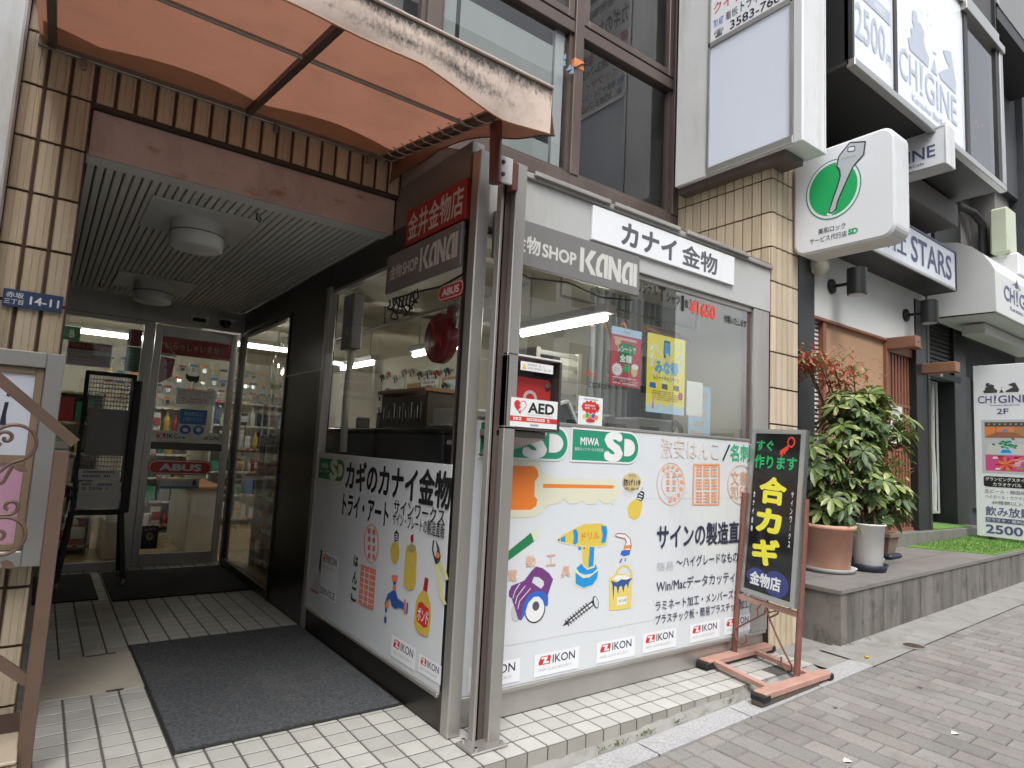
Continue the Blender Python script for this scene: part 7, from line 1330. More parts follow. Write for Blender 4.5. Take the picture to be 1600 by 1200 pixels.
LEAVES = [(-.073, 1.335, -.5), (-.075, .93, -.45), (-.10, .945, 2.6)]
for path in SCROLLS: mb = MB(); mb.tube(path, .0075, 'rail_brown', 7); mb.build('scroll', t)
for (u, v, a) in LEAVES:
    mb = MB(); c, s_ = math.cos(a), math.sin(a); pts = [(0, 0), (.016, .015), (.038, .015), (.06, 0), (.038, -.015), (.016, -.015)]; mb.prism([(u+x*c-y*s_, Y-.014, v+x*s_+y*c) for x, y in pts], (0, .008, 0), 'rail_brown'); mb.build('iron_leaf', t)
mb = MB(); tilewall(mb, FY(3.33), -.40, -.03, 5, 1, .094, .175); mb.box(-.42, .066, 3.34, 3.9, 0, .145, 'grout')
for i in range(5): mb.box(-.40+i*.094, -.40+i*.094+.088, 3.31, 3.62, .145, .160, 'porch_tile', (.50, .42, .32), bev=.004)
tag(mb.build('stair_block'), 'low beige tiled block at the foot of the left stairs', 'step')

# ================================================================ PLANTS
lr = random.Random(17)
def leaflet(mb, p, d, up, L, w, m, droop=.2):
    d = d.normalized(); s_ = d.cross(up)
    if s_.length < 1e-3: s_ = Vector((1, 0, 0))
    s_.normalize(); n = s_.cross(d).normalized()
    pts = []
    for k, ww in ((0, .12), (.35, .85), (.7, 1.0), (1, .06)):
        c = p + d*L*k - Vector((0, 0, 1))*droop*L*k*k; pts.append((c - s_*w*ww + n*w*.25*ww, c, c + s_*w*ww + n*w*.25*ww))
    vs = [q for r in pts for q in r]; fs = []
    for i in range(3):
        a = i*3; fs += [(a, a+1, a+4, a+3), (a+1, a+2, a+5, a+4)]
    return vs, fs
def whorl(mb, p, axis, R, mats):
    axis = axis.normalized(); a = axis.cross(Vector((0, 0, 1)))
    if a.length < .05: a = Vector((1, 0, 0))
    a.normalize(); b = axis.cross(a); n = lr.randint(6, 8); ph = lr.uniform(0, 6.28)
    for k in range(n):
        t_ = ph + 2*math.pi*k/n; d = a*math.cos(t_) + b*math.sin(t_) + axis*lr.uniform(.0, .3); L = R*lr.uniform(.8, 1.1); m = lr.choice(mats)
        vs, fs = leaflet(mb, p + d*R*.08, d, axis, L, L*.205, m, lr.uniform(.15, .45)); mb.faces(vs, fs, m)
        if m == 'leaf_light' and lr.random() < .5 or lr.random() < .10:
            vs2 = [Vector(v) + axis*.0015 for v in vs]; mb.faces([vs2[0], vs2[1], vs2[4], vs2[3]], [(0, 1, 2, 3)], 'leaf_cream') if lr.random() < .5 else mb.faces([vs2[7], vs2[8], vs2[11], vs2[10]], [(0, 1, 2, 3)], 'leaf_cream')
def pot(t, c, r0, r1, h, m, sm, sr, sh=.045, rim=.045):
    mb = MB(); mb.lathe(c, [(0, .02), (r0*.95, .02), (r0, .03), (r1*.97, h-rim), (r1*1.07, h-rim+.004), (r1*1.07, h), (r1*.98, h), (r1*.94, h-.06)], m, 36); mb.build('pot', t)
    mb = MB(); mb.lathe(c, [(0, .002), (sr*.86, .002), (sr, sh), (sr*.96, sh), (sr*.84, .012)], sm, 36); mb.build('saucer', t)
    mb = MB(); mb.lathe(c, [(0, h-.055), (r1*.96, h-.055)], 'soil', 24); mb.build('soil', t)
RT = Vector((.80, -.598, 0)); DP = Vector((.598, .80, 0))   # across and along the view, to lay the shrub out in plan
def shrub(t, base, h0, centers, nw, R, mats, stems):
    mb = MB(); B0 = Vector(base)
    for k in range(stems):
        c, r = centers[k % len(centers)]; tip = c + Vector((lr.uniform(-r[0], r[0])*.6, lr.uniform(-r[1], r[1])*.6, lr.uniform(0, r[2])*.6)); mid = (B0 + tip)/2 + Vector((lr.uniform(-.08, .08), lr.uniform(-.08, .08), .05)); st = B0 + Vector((lr.uniform(-.09, .09), lr.uniform(-.09, .09), 0)); mb.tube([st, (st+mid)/2, mid, (mid+tip)/2 + Vector((0, 0, .03)), tip], .012, 'bark', 6, True, lambda q: .014*(1-q)+.005)
    mb.build('stems', t); mb = MB(); tw = MB()
    for k in range(nw):
        c, r = centers[lr.randrange(len(centers))]
        while True:
            v = Vector((lr.uniform(-1, 1), lr.uniform(-1, 1), lr.uniform(-1, 1)))
            if .35 < v.length < 1: break
        p = c + Vector((v.x*r[0], v.y*r[1], v.z*r[2])); ax = (Vector((v.x, v.y, v.z*.5 + .75))).normalized(); whorl(mb, p, ax, R*lr.uniform(.75, 1.2), mats if v.z > -.2 else ['leaf_dark', 'leaf_dark', 'leaf'])
        q = p - ax*lr.uniform(.10, .2) - v*.08; tw.tube([p, (p+q)/2 + Vector((0, 0, -.015)), q], .0035, 'bark', 4, False)
    mb.build('foliage', t); tw.build('twigs', t)
p1 = (6.31, 3.19, pz(6.31)); t = thing('potted_plant', 'big bushy umbrella plant in a terracotta pot on the platform corner', 'plant', p1)
pot(t, p1, .195, .235, .45, 'terracotta', 'saucer_white', .255)
V3 = lambda c, a, d, z: Vector(c) + RT*a + DP*d + Vector((0, 0, z))
C0 = Vector((6.60, 3.12, 0)); mm = ['leaf', 'leaf', 'leaf_dark', 'leaf_light', 'leaf_light', 'leaf']
shrub(t, (6.31, 3.19, .9), 1, [(V3(C0, -.16, 0, 1.22), (.42, .34, .27)), (V3(C0, .18, .05, 1.38), (.42, .32, .27)), (V3(C0, -.36, -.05, 1.58), (.34, .3, .27)), (V3(C0, .05, 0, 1.75), (.38, .32, .3)), (V3(C0, .40, .1, 1.90), (.32, .28, .28)), (V3(C0, .02, .05, 2.08), (.30, .28, .22)), (V3(C0, -.22, 0, 1.05), (.24, .24, .16))], 270, .125, mm, 12)
p2 = (6.72, 3.00, pz(6.72)); t = thing('potted_plant', 'leafy plant in a tall white pot on a navy saucer', 'plant', p2); pot(t, p2, .13, .155, .46, 'potwhite', 'saucer_navy', .18, .07, .02)
shrub(t, (6.72, 3.00, .92), 1, [(V3(C0, .38, .1, 1.13), (.26, .24, .18)), (V3(C0, .50, .15, 1.28), (.20, .2, .14)), (V3(C0, .30, .12, 2.22), (.18, .16, .12))], 75, .135, ['leaf_light', 'leaf_light', 'leaf', 'leaf'], 5)
p3 = (7.06, 3.16, pz(7.06)); t = thing('potted_plant', 'red leaved nandina in the white pot behind the umbrella plant', 'plant', p3); pot(t, p3, .12, .14, .50, 'potwhite', 'saucer_white', .16, .08, .02)
mb = MB(); fb = MB(); B0 = Vector((7.06, 3.16, .95))
for k in range(13):
    if k < 9: tip = V3(C0, lr.uniform(-.40, .15), lr.uniform(-.05, .25), lr.uniform(2.36, 2.72))
    else: tip = V3(C0, lr.uniform(.3, .62), .3 + lr.uniform(-.1, .1), lr.uniform(1.5, 1.95))
    mid = (B0+tip)/2 + Vector((lr.uniform(-.05, .05), 0, .08)); mb.tube([B0, (B0+mid)/2, mid, (mid+tip)/2, tip], .006, 'leaf_red' if k % 3 == 0 else 'bark', 5, True)
    for j in range(85):
        q = tip + Vector((lr.gauss(0, .11), lr.gauss(0, .11), lr.gauss(-.03, .06))); d = Vector((lr.uniform(-1, 1), lr.uniform(-1, 1), lr.uniform(-.5, .4))); m = lr.choice(['leaf_red', 'leaf_red', 'leaf_light'] if k < 9 else ['leaf', 'leaf_light', 'leaf_red', 'leaf'])
        vs, fs = leaflet(fb, q, d, Vector((0, 0, 1)), lr.uniform(.05, .085), .013, m, .3); fb.faces(vs, fs, m)
    mb.tube([tip, tip + Vector((.06, .04, .03))], .002, 'bark', 4, False)
mb.build('stems', t); fb.build('foliage', t)
p4 = (7.75, 3.30, pz(7.75)); t = thing('flower_pot', 'small square brown pot on a dark saucer near the step', 'pot', p4); mb = MB(); x, y, z = p4
mb.faces([(x-.09, y-.09, z+.05), (x+.09, y-.09, z+.05), (x+.09, y+.09, z+.05), (x-.09, y+.09, z+.05), (x-.13, y-.13, z+.27), (x+.13, y-.13, z+.27), (x+.13, y+.13, z+.27), (x-.13, y+.13, z+.27)], [(0,1,5,4), (1,2,6,5), (2,3,7,6), (3,0,4,7), (0,3,2,1)], 'pot_brown'); rframe(mb, FZ(z+.27), x-.145, x+.145, y-.145, y+.145, .02, -.035, .012, 'pot_brown'); mb.build('pot', t)
mb = MB(); mb.box(x-.15, x+.15, y-.15, y+.15, z+.002, z+.055, 'saucer_navy', bev=.02); mb.build('saucer', t); mb = MB(); mb.poly([(x-.125, y-.125, z+.25), (x+.125, y-.125, z+.25), (x+.125, y+.125, z+.25), (x-.125, y+.125, z+.25)], 'soil'); mb.build('soil', t)
mb = MB()
for k in range(16):
    vs, fs = leaflet(mb, Vector((x+lr.uniform(-.1, .1), y+lr.uniform(-.1, .1), z+.25)), Vector((lr.uniform(-1, 1), lr.uniform(-1, 1), 1.2)), Vector((0, 1, .2)), .05, .012, 'leaf', .2); mb.faces(vs, fs, 'leaf')
mb.build('sprouts', t)
# small things on the ground
t = thing('manhole_cover', 'small oval iron cover set into the pavement near the platform', 'cover', (6.05, 2.34, zs(6.05))); mb = MB(); mb.lathe((6.06, 2.345, zs(6.06)+.004), [(0, .003), (.07, .003), (.078, 0)], 'iron_brown', 24); mb.build('lid', t); mb = MB(); mb.lathe((6.06, 2.345, zs(6.06)+.002), [(.082, .003), (.11, .001)], 'concrete', 24); mb.build('rim', t)
mb = MB(); mb.tube([(5.36, 2.42, zs(5.36)+.016), (5.385, 2.405, zs(5.38)+.016)], .009, 'leaf_yellow', 8); tag(mb.build('cigarette_butt'), 'tiny orange cigarette butt on the gutter concrete', 'litter')
for lab, x, y in (('white scrap of litter on the pavement left of the other one', 3.55, 1.72), ('smaller white scrap of litter on the pavement further right', 4.42, 1.52)):
    mb = MB(); z = zs(x); mb.faces([(x, y, z+.004), (x+.04, y+.01, z+.012), (x+.045, y-.03, z+.004), (x+.01, y-.03, z+.014)], [(0, 1, 2, 3)], 'white'); tag(mb.build('paper_scrap'), lab, 'litter')
wl = random.Random(9); mb = MB()
for x, n in ((2.95, 30), (3.22, 18), (2.72, 16), (3.75, 14), (2.6, 10), (5.6, 24), (5.9, 14)):
    for k in range(n):
        p = Vector((x + wl.gauss(0, .035), (2.53 if x < 5 else 2.655) + wl.gauss(0, .014), zs(x) - (.01 if x < 5 else 0))); vs, fs = leaflet(mb, p, Vector((wl.uniform(-1, 1), wl.uniform(-1, .3), 1.0)), Vector((0, 1, .3)), wl.uniform(.02, .045), .004, 'leaf', .3); mb.faces(vs, fs, 'leaf')
tag(mb.build('weeds'), 'tufts of green weeds in the cracked gutter', 'weeds', kind='stuff')
# ================================================================ INSIDE THE SHOP
ir = random.Random(31)
fl = None
for i, (y, lab) in enumerate(((3.78, 'lit fluorescent tube fitting nearest the street window'), (5.75, 'lit fluorescent tube fitting over the dark counter'), (7.85, 'lit fluorescent tube fitting deeper in the shop'), (10.2, 'lit fluorescent tube fitting at the back of the shop'))):
    if fl is None:
        t = thing('fluorescent_lamp', lab, 'lamp', (3.25, y, 2.5), 'fluorescent lamps in the shop'); fl = t
        mb = MB(); mb.box(3.20, 3.30, y-.56, y+.56, 2.535, 2.60, 'lampwhite', bev=.01); mb.tube([(3.25, y-.4, 2.6), (3.25, y-.4, 3.02)], .008, 'lampwhite', 6); mb.tube([(3.25, y+.4, 2.6), (3.25, y+.4, 3.02)], .008, 'lampwhite', 6); mb.build('housing', t); mb = MB(); mb.cyl((3.25, y-.5, 2.505), (3.25, y+.5, 2.505), .026, 'tube_on', 12); mb.build('tube', t)
    else: copy_tree(fl, (3.25, y, 2.5), lab)
f2 = None
for x, y, lab in ((.55, 9.7, 'lit fluorescent tube fitting seen through the left glass'), (2.15, 9.0, 'lit fluorescent tube fitting seen through the porch side glass'), (-1.5, 10, 'lit fluorescent tube fitting at the far left of the shop')):
    if f2 is None:
        t = thing('fluorescent_lamp', lab, 'lamp', (x, y, 2.74), 'fluorescent lamps in the shop'); f2 = t
        mb = MB(); mb.box(x-.62, x+.62, y-.05, y+.05, 2.775, 2.83, 'lampwhite', bev=.01); mb.tube([(x-.4, y, 2.83), (x-.4, y, 3.02)], .008, 'lampwhite', 6); mb.tube([(x+.4, y, 2.83), (x+.4, y, 3.02)], .008, 'lampwhite', 6); mb.build('housing', t); mb = MB(); mb.cyl((x-.58, y, 2.74), (x+.58, y, 2.74), .024, 'tube_on', 12); mb.build('tube', t)
    else: copy_tree(f2, (x, y, 2.74), lab)
# shelf units with goods
GOODS = ['cab_white', 'cab_white', 'paper', 'cardboard', 'cab_dark', 'plastic_grey', 'redsign', 'noticeblue', 'greenB', 'yellow3', 'offwhite', 'panelgrey']
def shelves(label, x0, x1, y, depth, z1, n, face='y', wood='cab_white', seed=1, gl='boxed goods on the shelves'):
    r = random.Random(seed); t = thing('shelf_unit', label, 'shelf', ((x0+x1)/2 if face == 'y' else y, y if face == 'y' else (x0+x1)/2, 0)); 
    def B(mb, a0, a1, d0, d1, z0, z1_, m, bev=0.):
        if face == 'y': mb.box(a0, a1, y+d0, y+d1, z0, z1_, m, bev=bev)
        else: mb.box(y+d0, y+d1, a0, a1, z0, z1_, m, bev=bev)
    mb = MB(); B(mb, x0, x0+.03, 0, depth, 0, z1, wood); B(mb, x1-.03, x1, 0, depth, 0, z1, wood); B(mb, x0+.03, x1-.03, depth-.02, depth, 0, z1, wood); mb.build('frame', t)
    for k in range(n+1):
        mb = MB(); z = .1 + (z1-.13)*k/n; B(mb, x0+.03, x1-.03, .005, depth-.02, z, z+.025, wood)
        for q in range(int((x1-x0)/.11)): B(mb, x0+.05+q*.11, x0+.05+q*.11+r.uniform(.04, .075), .0, .005, z-.008, z+.026, r.choice(['paper', 'paper', 'yellow3', 'poster_red']))
        mb.build('shelf', t)
    hh = (z1-.13)/n; cnt = 0
    for k in range(n):
        z = .127 + hh*k; a = x0+.04
        while a < x1-.10:
            w_ = r.uniform(.06, .2); h = hh*r.uniform(.35, .85); mb = MB(); m = r.choice(GOODS)
            if r.random() < .3 and face == 'y':
                w_ = min(w_, .1); mb.lathe((a+w_/2, y+.10, z), [(0, .001), (w_*.45, .001), (w_*.47, h*.6), (w_*.3, h*.72), (w_*.18, h*.78), (w_*.18, h), (0, h)], m, 12); tag(mb.build('boxed_goods'), gl, 'goods', 'boxed goods on ' + label); a += w_ + .02; continue
            B(mb, a, min(a+w_, x1-.035), .02+r.uniform(0, .05), depth*.8, z, z+h, m, .006)
            if r.random() < .6: 
                m2 = r.choice(GOODS); B(mb, a+.01, min(a+w_, x1-.035)-.01, .008, .02, z+h*.25, z+h*.7, m2)
            tag(mb.build('boxed_goods'), gl, 'goods', 'boxed goods on ' + label); a += w_ + r.uniform(.01, .06)
shelves('white shelf unit behind the left glass', -.15, .62, 9.2, .4, 1.95, 5, seed=3, gl='small boxed goods standing on the white shelf behind the left glass')
shelves('tall shelf unit seen through the sliding door', 1.0, 1.9, 10.9, .4, 1.9, 5, seed=5, gl='small boxed goods on the tall shelf seen through the sliding door')
shelves('white display shelf behind the porch side glass', 6.5, 7.9, 2.12, .4, 1.55, 4, face='x', seed=8, gl='small boxed goods on the display shelf behind the porch side glass')
shelves('long shelf along the back wall of the shop', 2.3, 4.4, 11.55, .4, 2.1, 5, seed=11, gl='small boxed goods on the long back wall shelf')
t = thing('glass_showcase', 'low white showcase counter inside the sliding door', 'counter', (1.5, 9.6, 0)); mb = MB(); mb.box(.72, 1.05, 8.75, 10.2, .01, .45, 'cab_white', bev=.01); mb.box(.70, 1.07, 8.73, 10.22, .92, .96, 'cab_white', bev=.01); mb.build('cabinet', t); mb = MB(); mb.box(.72, 1.05, 8.75, 10.2, .45, .92, 'vinyl'); mb.build('glass', t)
t = thing('wood_counter', 'pale wooden counter at right inside the sliding door', 'counter', (1.9, 9.5, 0)); mb = MB(); mb.box(1.62, 2.0, 9.0, 10.4, .01, .80, 'cab_white', bev=.01); mb.build('body', t); mb = MB(); mb.box(1.58, 2.05, 8.96, 10.45, .80, .84, 'wood_light', bev=.008); mb.build('top', t)
pk = random.Random(77)
for k in range(84):
    x = .75 + (k % 21)*.17 + pk.uniform(-.02, .02); z = 1.98 + .19*(k//21) + pk.uniform(-.01, .01); h = pk.uniform(.10, .155); mb = MB(); mb.box(x, x+.11, 11.93, 11.94, z, z+h, pk.choice(['paper', 'offwhite', 'panelgrey', 'cab_white'])); mb.box(x, x+.11, 11.926, 11.93, z+h*.68, z+h, pk.choice(['redsign', 'noticeblue', 'yellow3', 'dkgreen', 'cab_dark', 'orange'])); mb.box(x+.025, x+.085, 11.905, 11.93, z+.015, z+h*.6, pk.choice(['tube_grey', 'cab_dark', 'chrome', 'tan', 'plastic_grey'])); mb.tube([(x+.055, 11.99, z+h+.005), (x+.055, 11.90, z+h+.005)], .004, 'chrome', 5)
    tag(mb.build('carded_goods'), 'carded hardware hung on a hook on the back wall of the shop', 'goods', 'carded goods hung on the back wall')
# vinyl curtain sheets
for nm, x0, x1, y, lab in (('vinyl_curtain', 1.30, 1.75, 8.6, 'clear creased vinyl curtain hanging inside the sliding door'),):
    mb = MB(); n = 26; vs = []; fs = []
    for j in range(9):
        for i in range(n+1): u = i/n; vs.append((x0+(x1-x0)*u, y+.03*math.sin(u*23+j*.5)+.01*math.sin(j*2.2), 2.55-.16*j))
    for j in range(8):
        for i in range(n): fs.append((j*(n+1)+i, j*(n+1)+i+1, (j+1)*(n+1)+i+1, (j+1)*(n+1)+i))
    mb.faces(vs, fs, 'vinyl', None, True); tag(mb.build(nm), lab, 'curtain')
mb = MB(); vs = []; fs = []; n = 26
for j in range(9):
    for i in range(n+1): u = i/n; k = .35+.65*j/8; vs.append((2.06+.03*math.sin(u*21+j), 7.2+(u-.5)*1.2*k, 2.62-.2*j))
for j in range(8):
    for i in range(n): fs.append((j*(n+1)+i, j*(n+1)+i+1, (j+1)*(n+1)+i+1, (j+1)*(n+1)+i))
mb.faces(vs, fs, 'vinyl', None, True); tag(mb.build('vinyl_curtain'), 'clear gathered vinyl curtain behind the porch side glass', 'curtain')
# behind the porch side window
t = thing('shop_counter', 'black shop counter behind the porch side window', 'counter', (2.9, 5.3, 0)); mb = MB(); mb.box(2.30, 2.95, 3.9, 6.4, .01, 1.60, 'cab_dark', bev=.012); mb.build('body', t); mb = MB(); mb.box(2.26, 3.0, 3.86, 6.45, 1.60, 1.632, 'blackgloss', bev=.006); mb.build('top', t)
t = thing('key_cabinet', 'brown key machine cabinet standing on the black counter', 'cabinet', (2.7, 4.9, 1.63)); mb = MB(); mb.box(2.50, 2.52, 4.55, 5.35, 1.635, 1.92, 'cab_brown'); mb.box(2.5, 2.85, 4.52, 4.55, 1.635, 1.95, 'cab_brown'); mb.box(2.5, 2.85, 5.35, 5.38, 1.635, 1.95, 'cab_brown'); mb.box(2.46, 2.87, 4.50, 5.40, 1.95, 1.98, 'wood_light'); mb.build('case', t)
mb = MB()
for k in range(14): y = 4.60+k*.053; mb.tube([(2.485, y, 1.86-.03*(k % 3)), (2.485, y, 1.70+.03*(k % 2))], .008, 'chrome' if k % 2 else 'tube_grey', 6)
mb.build('hanging_keys', t)
for nm, lab, x, y, w_, h, m in (('desk_speaker', 'black desk speaker on the counter left of the key cabinet', 2.6, 5.6, .10, .17, 'cab_dark'), ('card_reader', 'black card reader standing at the back end of the counter', 2.6, 6.1, .09, .13, 'black'), ('pen_stand', 'silver tool stand on the counter beside the key cabinet', 2.55, 5.44, .05, .20, 'tube_grey')):
    t = thing(nm, lab, 'device', (x, y, 1.632)); mb = MB(); mb.box(x, x+.12, y, y+w_, 1.634, 1.634+h, m, bev=.01); mb.build('body', t); mb = MB(); mb.box(x-.004, x, y+.015, y+w_-.015, 1.66, 1.634+h-.03, 'plastic_grey'); mb.build('front', t)
t = thing('printer', 'white printer on the counter end near the window corner', 'printer', (2.5, 4.2, 1.63)); mb = MB(); mb.box(2.45, 2.85, 3.95, 4.35, 1.634, 1.80, 'cab_white', bev=.015); mb.build('body', t); mb = MB(); mb.box(2.40, 2.46, 4.0, 4.3, 1.66, 1.675, 'paper'); mb.build('paper_tray', t)
t = thing('grey_locker', 'grey electrical box hung inside the porch side window', 'box', (1.97, 4.9, 2.3)); mb = MB(); mb.box(1.94, 2.03, 4.84, 5.06, 2.26, 2.72, 'kanai_grey', bev=.006); mb.build('case', t); mb = MB(); mb.tube([(2.0, 4.93, 2.26), (2.0, 4.98, 2.1), (2.0, 5.0, 1.8), (2.02, 5.02, 1.42)], .03, 'cab_white', 8); mb.build('conduit', t)
fx = FX(4.855)
def wsheet(nm, lab, u0, u1, v0, v1, m, seed, ink='dgrey', rows=6, frame=None):
    t = thing(nm, lab, 'poster', (4.85, -(u0+u1)/2, v0)); mb = MB(); fbox(mb, fx, u0, u1, v0, v1, 0, .01, m); 
    b = mb.build('sheet', t); mb = MB(); gibber(mb, fx, u0+.05, u1-.05, v0+.05, v1-.05, rows, ink, seed, .012, .6); mb.build('print', b)
    if frame: mb = MB(); rframe(mb, fx, u0-.03, u1+.03, v0-.03, v1+.03, .035, 0, .03, frame); mb.build('frame', t)
wsheet('white_board', 'white board in a wooden frame on the inside wall', -8.3, -7.55, 1.98, 2.52, 'whiteboard', 3, 'lgrey', 2, 'wood_light')
wsheet('wall_chart', 'grey lock parts chart on the inside wall left of the white board', -9.0, -8.45, 2.22, 2.72, 'paper', 5); wsheet('wall_chart', 'brown and yellow parts chart lower on the inside wall', -9.5, -9.05, 1.98, 2.52, 'cardboard', 7, 'yellow3'); wsheet('wall_chart', 'narrow price list on the inside wall near the key cabinet', -8.95, -8.45, 1.78, 2.14, 'offwhite', 9, 'red'); wsheet('wall_chart', 'pale tool poster high on the inside wall above the lamp line', -10.3, -9.6, 2.1, 2.65, 'cab_white', 11, 'txtgrey', 4)
t = thing('white_refrigerator', 'white panelled storage cabinet at the back behind the counter', 'cabinet', (4.5, 10.9, 0)); mb = MB(); mb.box(4.2, 4.85, 10.5, 11.4, .01, 2.75, 'cab_white', bev=.01); mb.build('body', t)
for z in (1.0, 1.75): mb = MB(); mb.box(4.19, 4.2, 10.5, 11.4, z, z+.012, 'dgrey'); mb.build('door_gap', t)
for k in range(30):
    y = 8.2 + .28*(k % 10) + ir.uniform(0, .05); z = 2.02 + .30*(k//10) + ir.uniform(0, .12); mb = MB(); mb.tube([(4.80, y, z), (4.78, y-.10, z+.02), (4.79, y-.15, z-.05)], .022, ir.choice(['tube_grey', 'plastic_grey', 'cab_dark', 'redsign']), 8, True, lambda q: .03-.012*q); mb.tube([(4.8, y-.02, z), (4.81, y-.02, z-.09)], .014, 'cab_dark', 6)
    tag(mb.build('hand_tool'), 'hand tool hung on a hook on the inside wall', 'tool', 'hand tools hung on the inside wall')
t = thing('ceiling_vent', 'brown slotted air vent in the shop ceiling', 'vent', (3.6, 6.4, 3.0)); mb = MB(); mb.box(3.0, 4.2, 6.28, 6.5, 2.99, 3.018, 'brownplate', bev=.005); mb.build('frame', t); mb = MB()
for k in range(3): mb.box(3.05, 4.15, 6.31+k*.06, 6.34+k*.06, 2.982, 2.99, 'cab_brown')
mb.build('slats', t)
t = thing('curtain_rail', 'long steel pipe rail hung under the shop ceiling', 'rail', (2.8, 6, 2.75)); mb = MB(); mb.tube([(2.75, 3.6, 2.72), (2.75, 8.1, 2.72)], .018, 'tube_grey', 8); mb.build('pipe', t); mb = MB()
for y in (4.0, 6.0, 7.8): mb.tube([(2.75, y, 2.72), (2.75, y, 3.02)], .006, 'black', 5)
mb.build('hanger', t)
# hung in the corner of the side window
t = thing('lock_sign', 'small red rounded ABUS plate under the porch side name board', 'sign', (1.87, 3.2, 2.37)); abus(t, FX(1.865), -3.33, 2.375, -3.035, 2.475)
t = thing('display_padlock', 'giant dark red display padlock hanging in the porch side window', 'padlock', (2.1, 3.66, 2.05)); mb = MB(); c = (2.10, 3.665, 2.225)
mb.lathe(c, [(0, -.045), (.155, -.045), (.168, -.03), (.168, .03), (.155, .045), (0, .045)], 'reddisc', 44, 'x'); mb.box(2.07, 2.13, 3.46, 3.58, 2.30, 2.44, 'reddisc', bev=.02); mb.build('body', t)
mb = MB(); mb.tube([(2.10, 3.50, 2.40), (2.09, 3.47, 2.44), (2.085, 3.43, 2.40), (2.09, 3.44, 2.33), (2.10, 3.47, 2.28)], .022, 'chrome', 10); mb.build('shackle', t); mb = MB(); mb.tube([(2.053, 3.72, 2.34), (2.053, 3.65, 2.18)], .006, 'redplast', 6); mb.tube([(2.053, 3.60, 2.22), (2.053, 3.585, 2.16)], .006, 'redplast', 6); mb.build('keyhole_mark', t)
mb = MB(); mb.prism([(2.1, 3.40, 2.20), (2.1, 3.33, 2.20), (2.1, 3.36, 1.86), (2.1, 3.44, 1.86)], (.004, 0, 0), 'redplast'); tag(mb.build('red_ribbon'), 'bright red ribbon hanging beside the display padlock', 'ribbon')
mb = MB()
for k in range(7):
    y0 = 3.62+.055*k; path = []
    for q in range(18): a = math.pi*q/17; path.append((1.86+.012*math.sin(q+k), y0 + .05*math.cos(a)+.02*math.sin(3*a+k), 2.50-(.08+.035*(k % 3))*math.sin(a)))
    mb.tube(path, .006, 'black', 5)
mb.tube([(1.865, 3.03, 2.50), (1.865, 3.3, 2.47), (1.865, 3.6, 2.49), (1.865, 3.95, 2.50)], .007, 'black', 5); tag(mb.build('cable_bundle'), 'tangle of black cables under the porch side name board', 'cables')
mb = MB(); mb.tube([(2.1, 2.985, 2.60), (2.3, 2.98, 2.55), (2.6, 2.98, 2.585), (2.9, 2.98, 2.545), (3.2, 2.98, 2.58)], .005, 'black', 5); tag(mb.build('hanging_cable'), 'thin black cable sagging under the street side name board', 'cable')
# behind the street window
t = thing('slatted_rack', 'grey rack with dark slots behind the street window', 'rack', (3.3, 4.0, 0)); mb = MB(); mb.box(3.16, 3.20, 3.96, 4.3, .01, 2.35, 'cab_white'); mb.box(3.62, 3.66, 3.96, 4.3, .01, 2.35, 'cab_white'); mb.box(3.2, 3.62, 4.2, 4.3, .01, 2.35, 'cab_dark')
for k in range(15): mb.box(3.2, 3.62, 3.97, 4.0, .9+k*.10, .9+k*.10+.035, 'cab_white')
mb.build('frame', t)
t = thing('garment_rail', 'steel garment rail behind the posters of the street window', 'rail', (4.0, 3.7, 2.3)); mb = MB(); mb.tube([(3.1, 3.62, 2.70), (4.75, 3.62, 2.70)], .012, 'tube_grey', 8); mb.tube([(3.1, 3.62, 2.70), (3.1, 3.62, 3.02)], .008, 'tube_grey', 6); mb.tube([(4.75, 3.62, 2.70), (4.75, 3.62, 3.02)], .008, 'tube_grey', 6); mb.build('rail', t)
hg = None
for k, (x, a, lab) in enumerate(((3.55, .5, 'leftmost wooden coat hanger, hanging alone on the rail'), (3.80, .9, 'wooden coat hanger hanging second from the left on the rail'), (4.08, 1.2, 'first hanger of the tight row on the garment rail'), (4.16, 1.25, 'second hanger of the tight row on the garment rail'), (4.24, 1.3, 'third hanger of the tight row on the garment rail'), (4.32, 1.3, 'fourth hanger of the tight row on the garment rail'), (4.40, 1.35, 'last hanger of the tight row on the garment rail'))):
    if hg is None:
        t = thing('coat_hanger', lab, 'hanger', (x, 3.62, 2.7), 'wooden coat hangers on the garment rail'); hg = t
        mb = MB(); pts = [(x + d, 3.62, 2.61 - .12*(abs(d)/.27)**1.3) for d in (-.27, -.20, -.13, -.06, 0, .06, .13, .20, .27)]; mb.tube(pts, .017, 'hanger', 8, True, lambda q: .020 - .008*abs(q-.5)*2); mb.build('arms', t)
        mb = MB(); mb.tube([(x, 3.62, 2.61), (x, 3.62, 2.66), (x+.018, 3.62, 2.685), (x+.012, 3.62, 2.71), (x-.012, 3.62, 2.712), (x-.018, 3.62, 2.695)], .004, 'chrome', 6); mb.build('hook', t)
        t.rotation_euler = (0, 0, a)
    else: copy_tree(hg, (x, 3.62, 2.7), lab, a)
mb = MB(); n = 60; vs = []
for i in range(n+1): x = 3.72+1.11*i/n; y = 3.95+.025*math.sin(i*1.35); vs += [(x, y, .3), (x, y, 2.95)]
mb.faces(vs, [(2*i, 2*i+2, 2*i+3, 2*i+1) for i in range(n)], 'blind_reflection'); tag(mb.build('pleated_curtain'), 'grey pleated curtain at the right end of the street window', 'curtain')
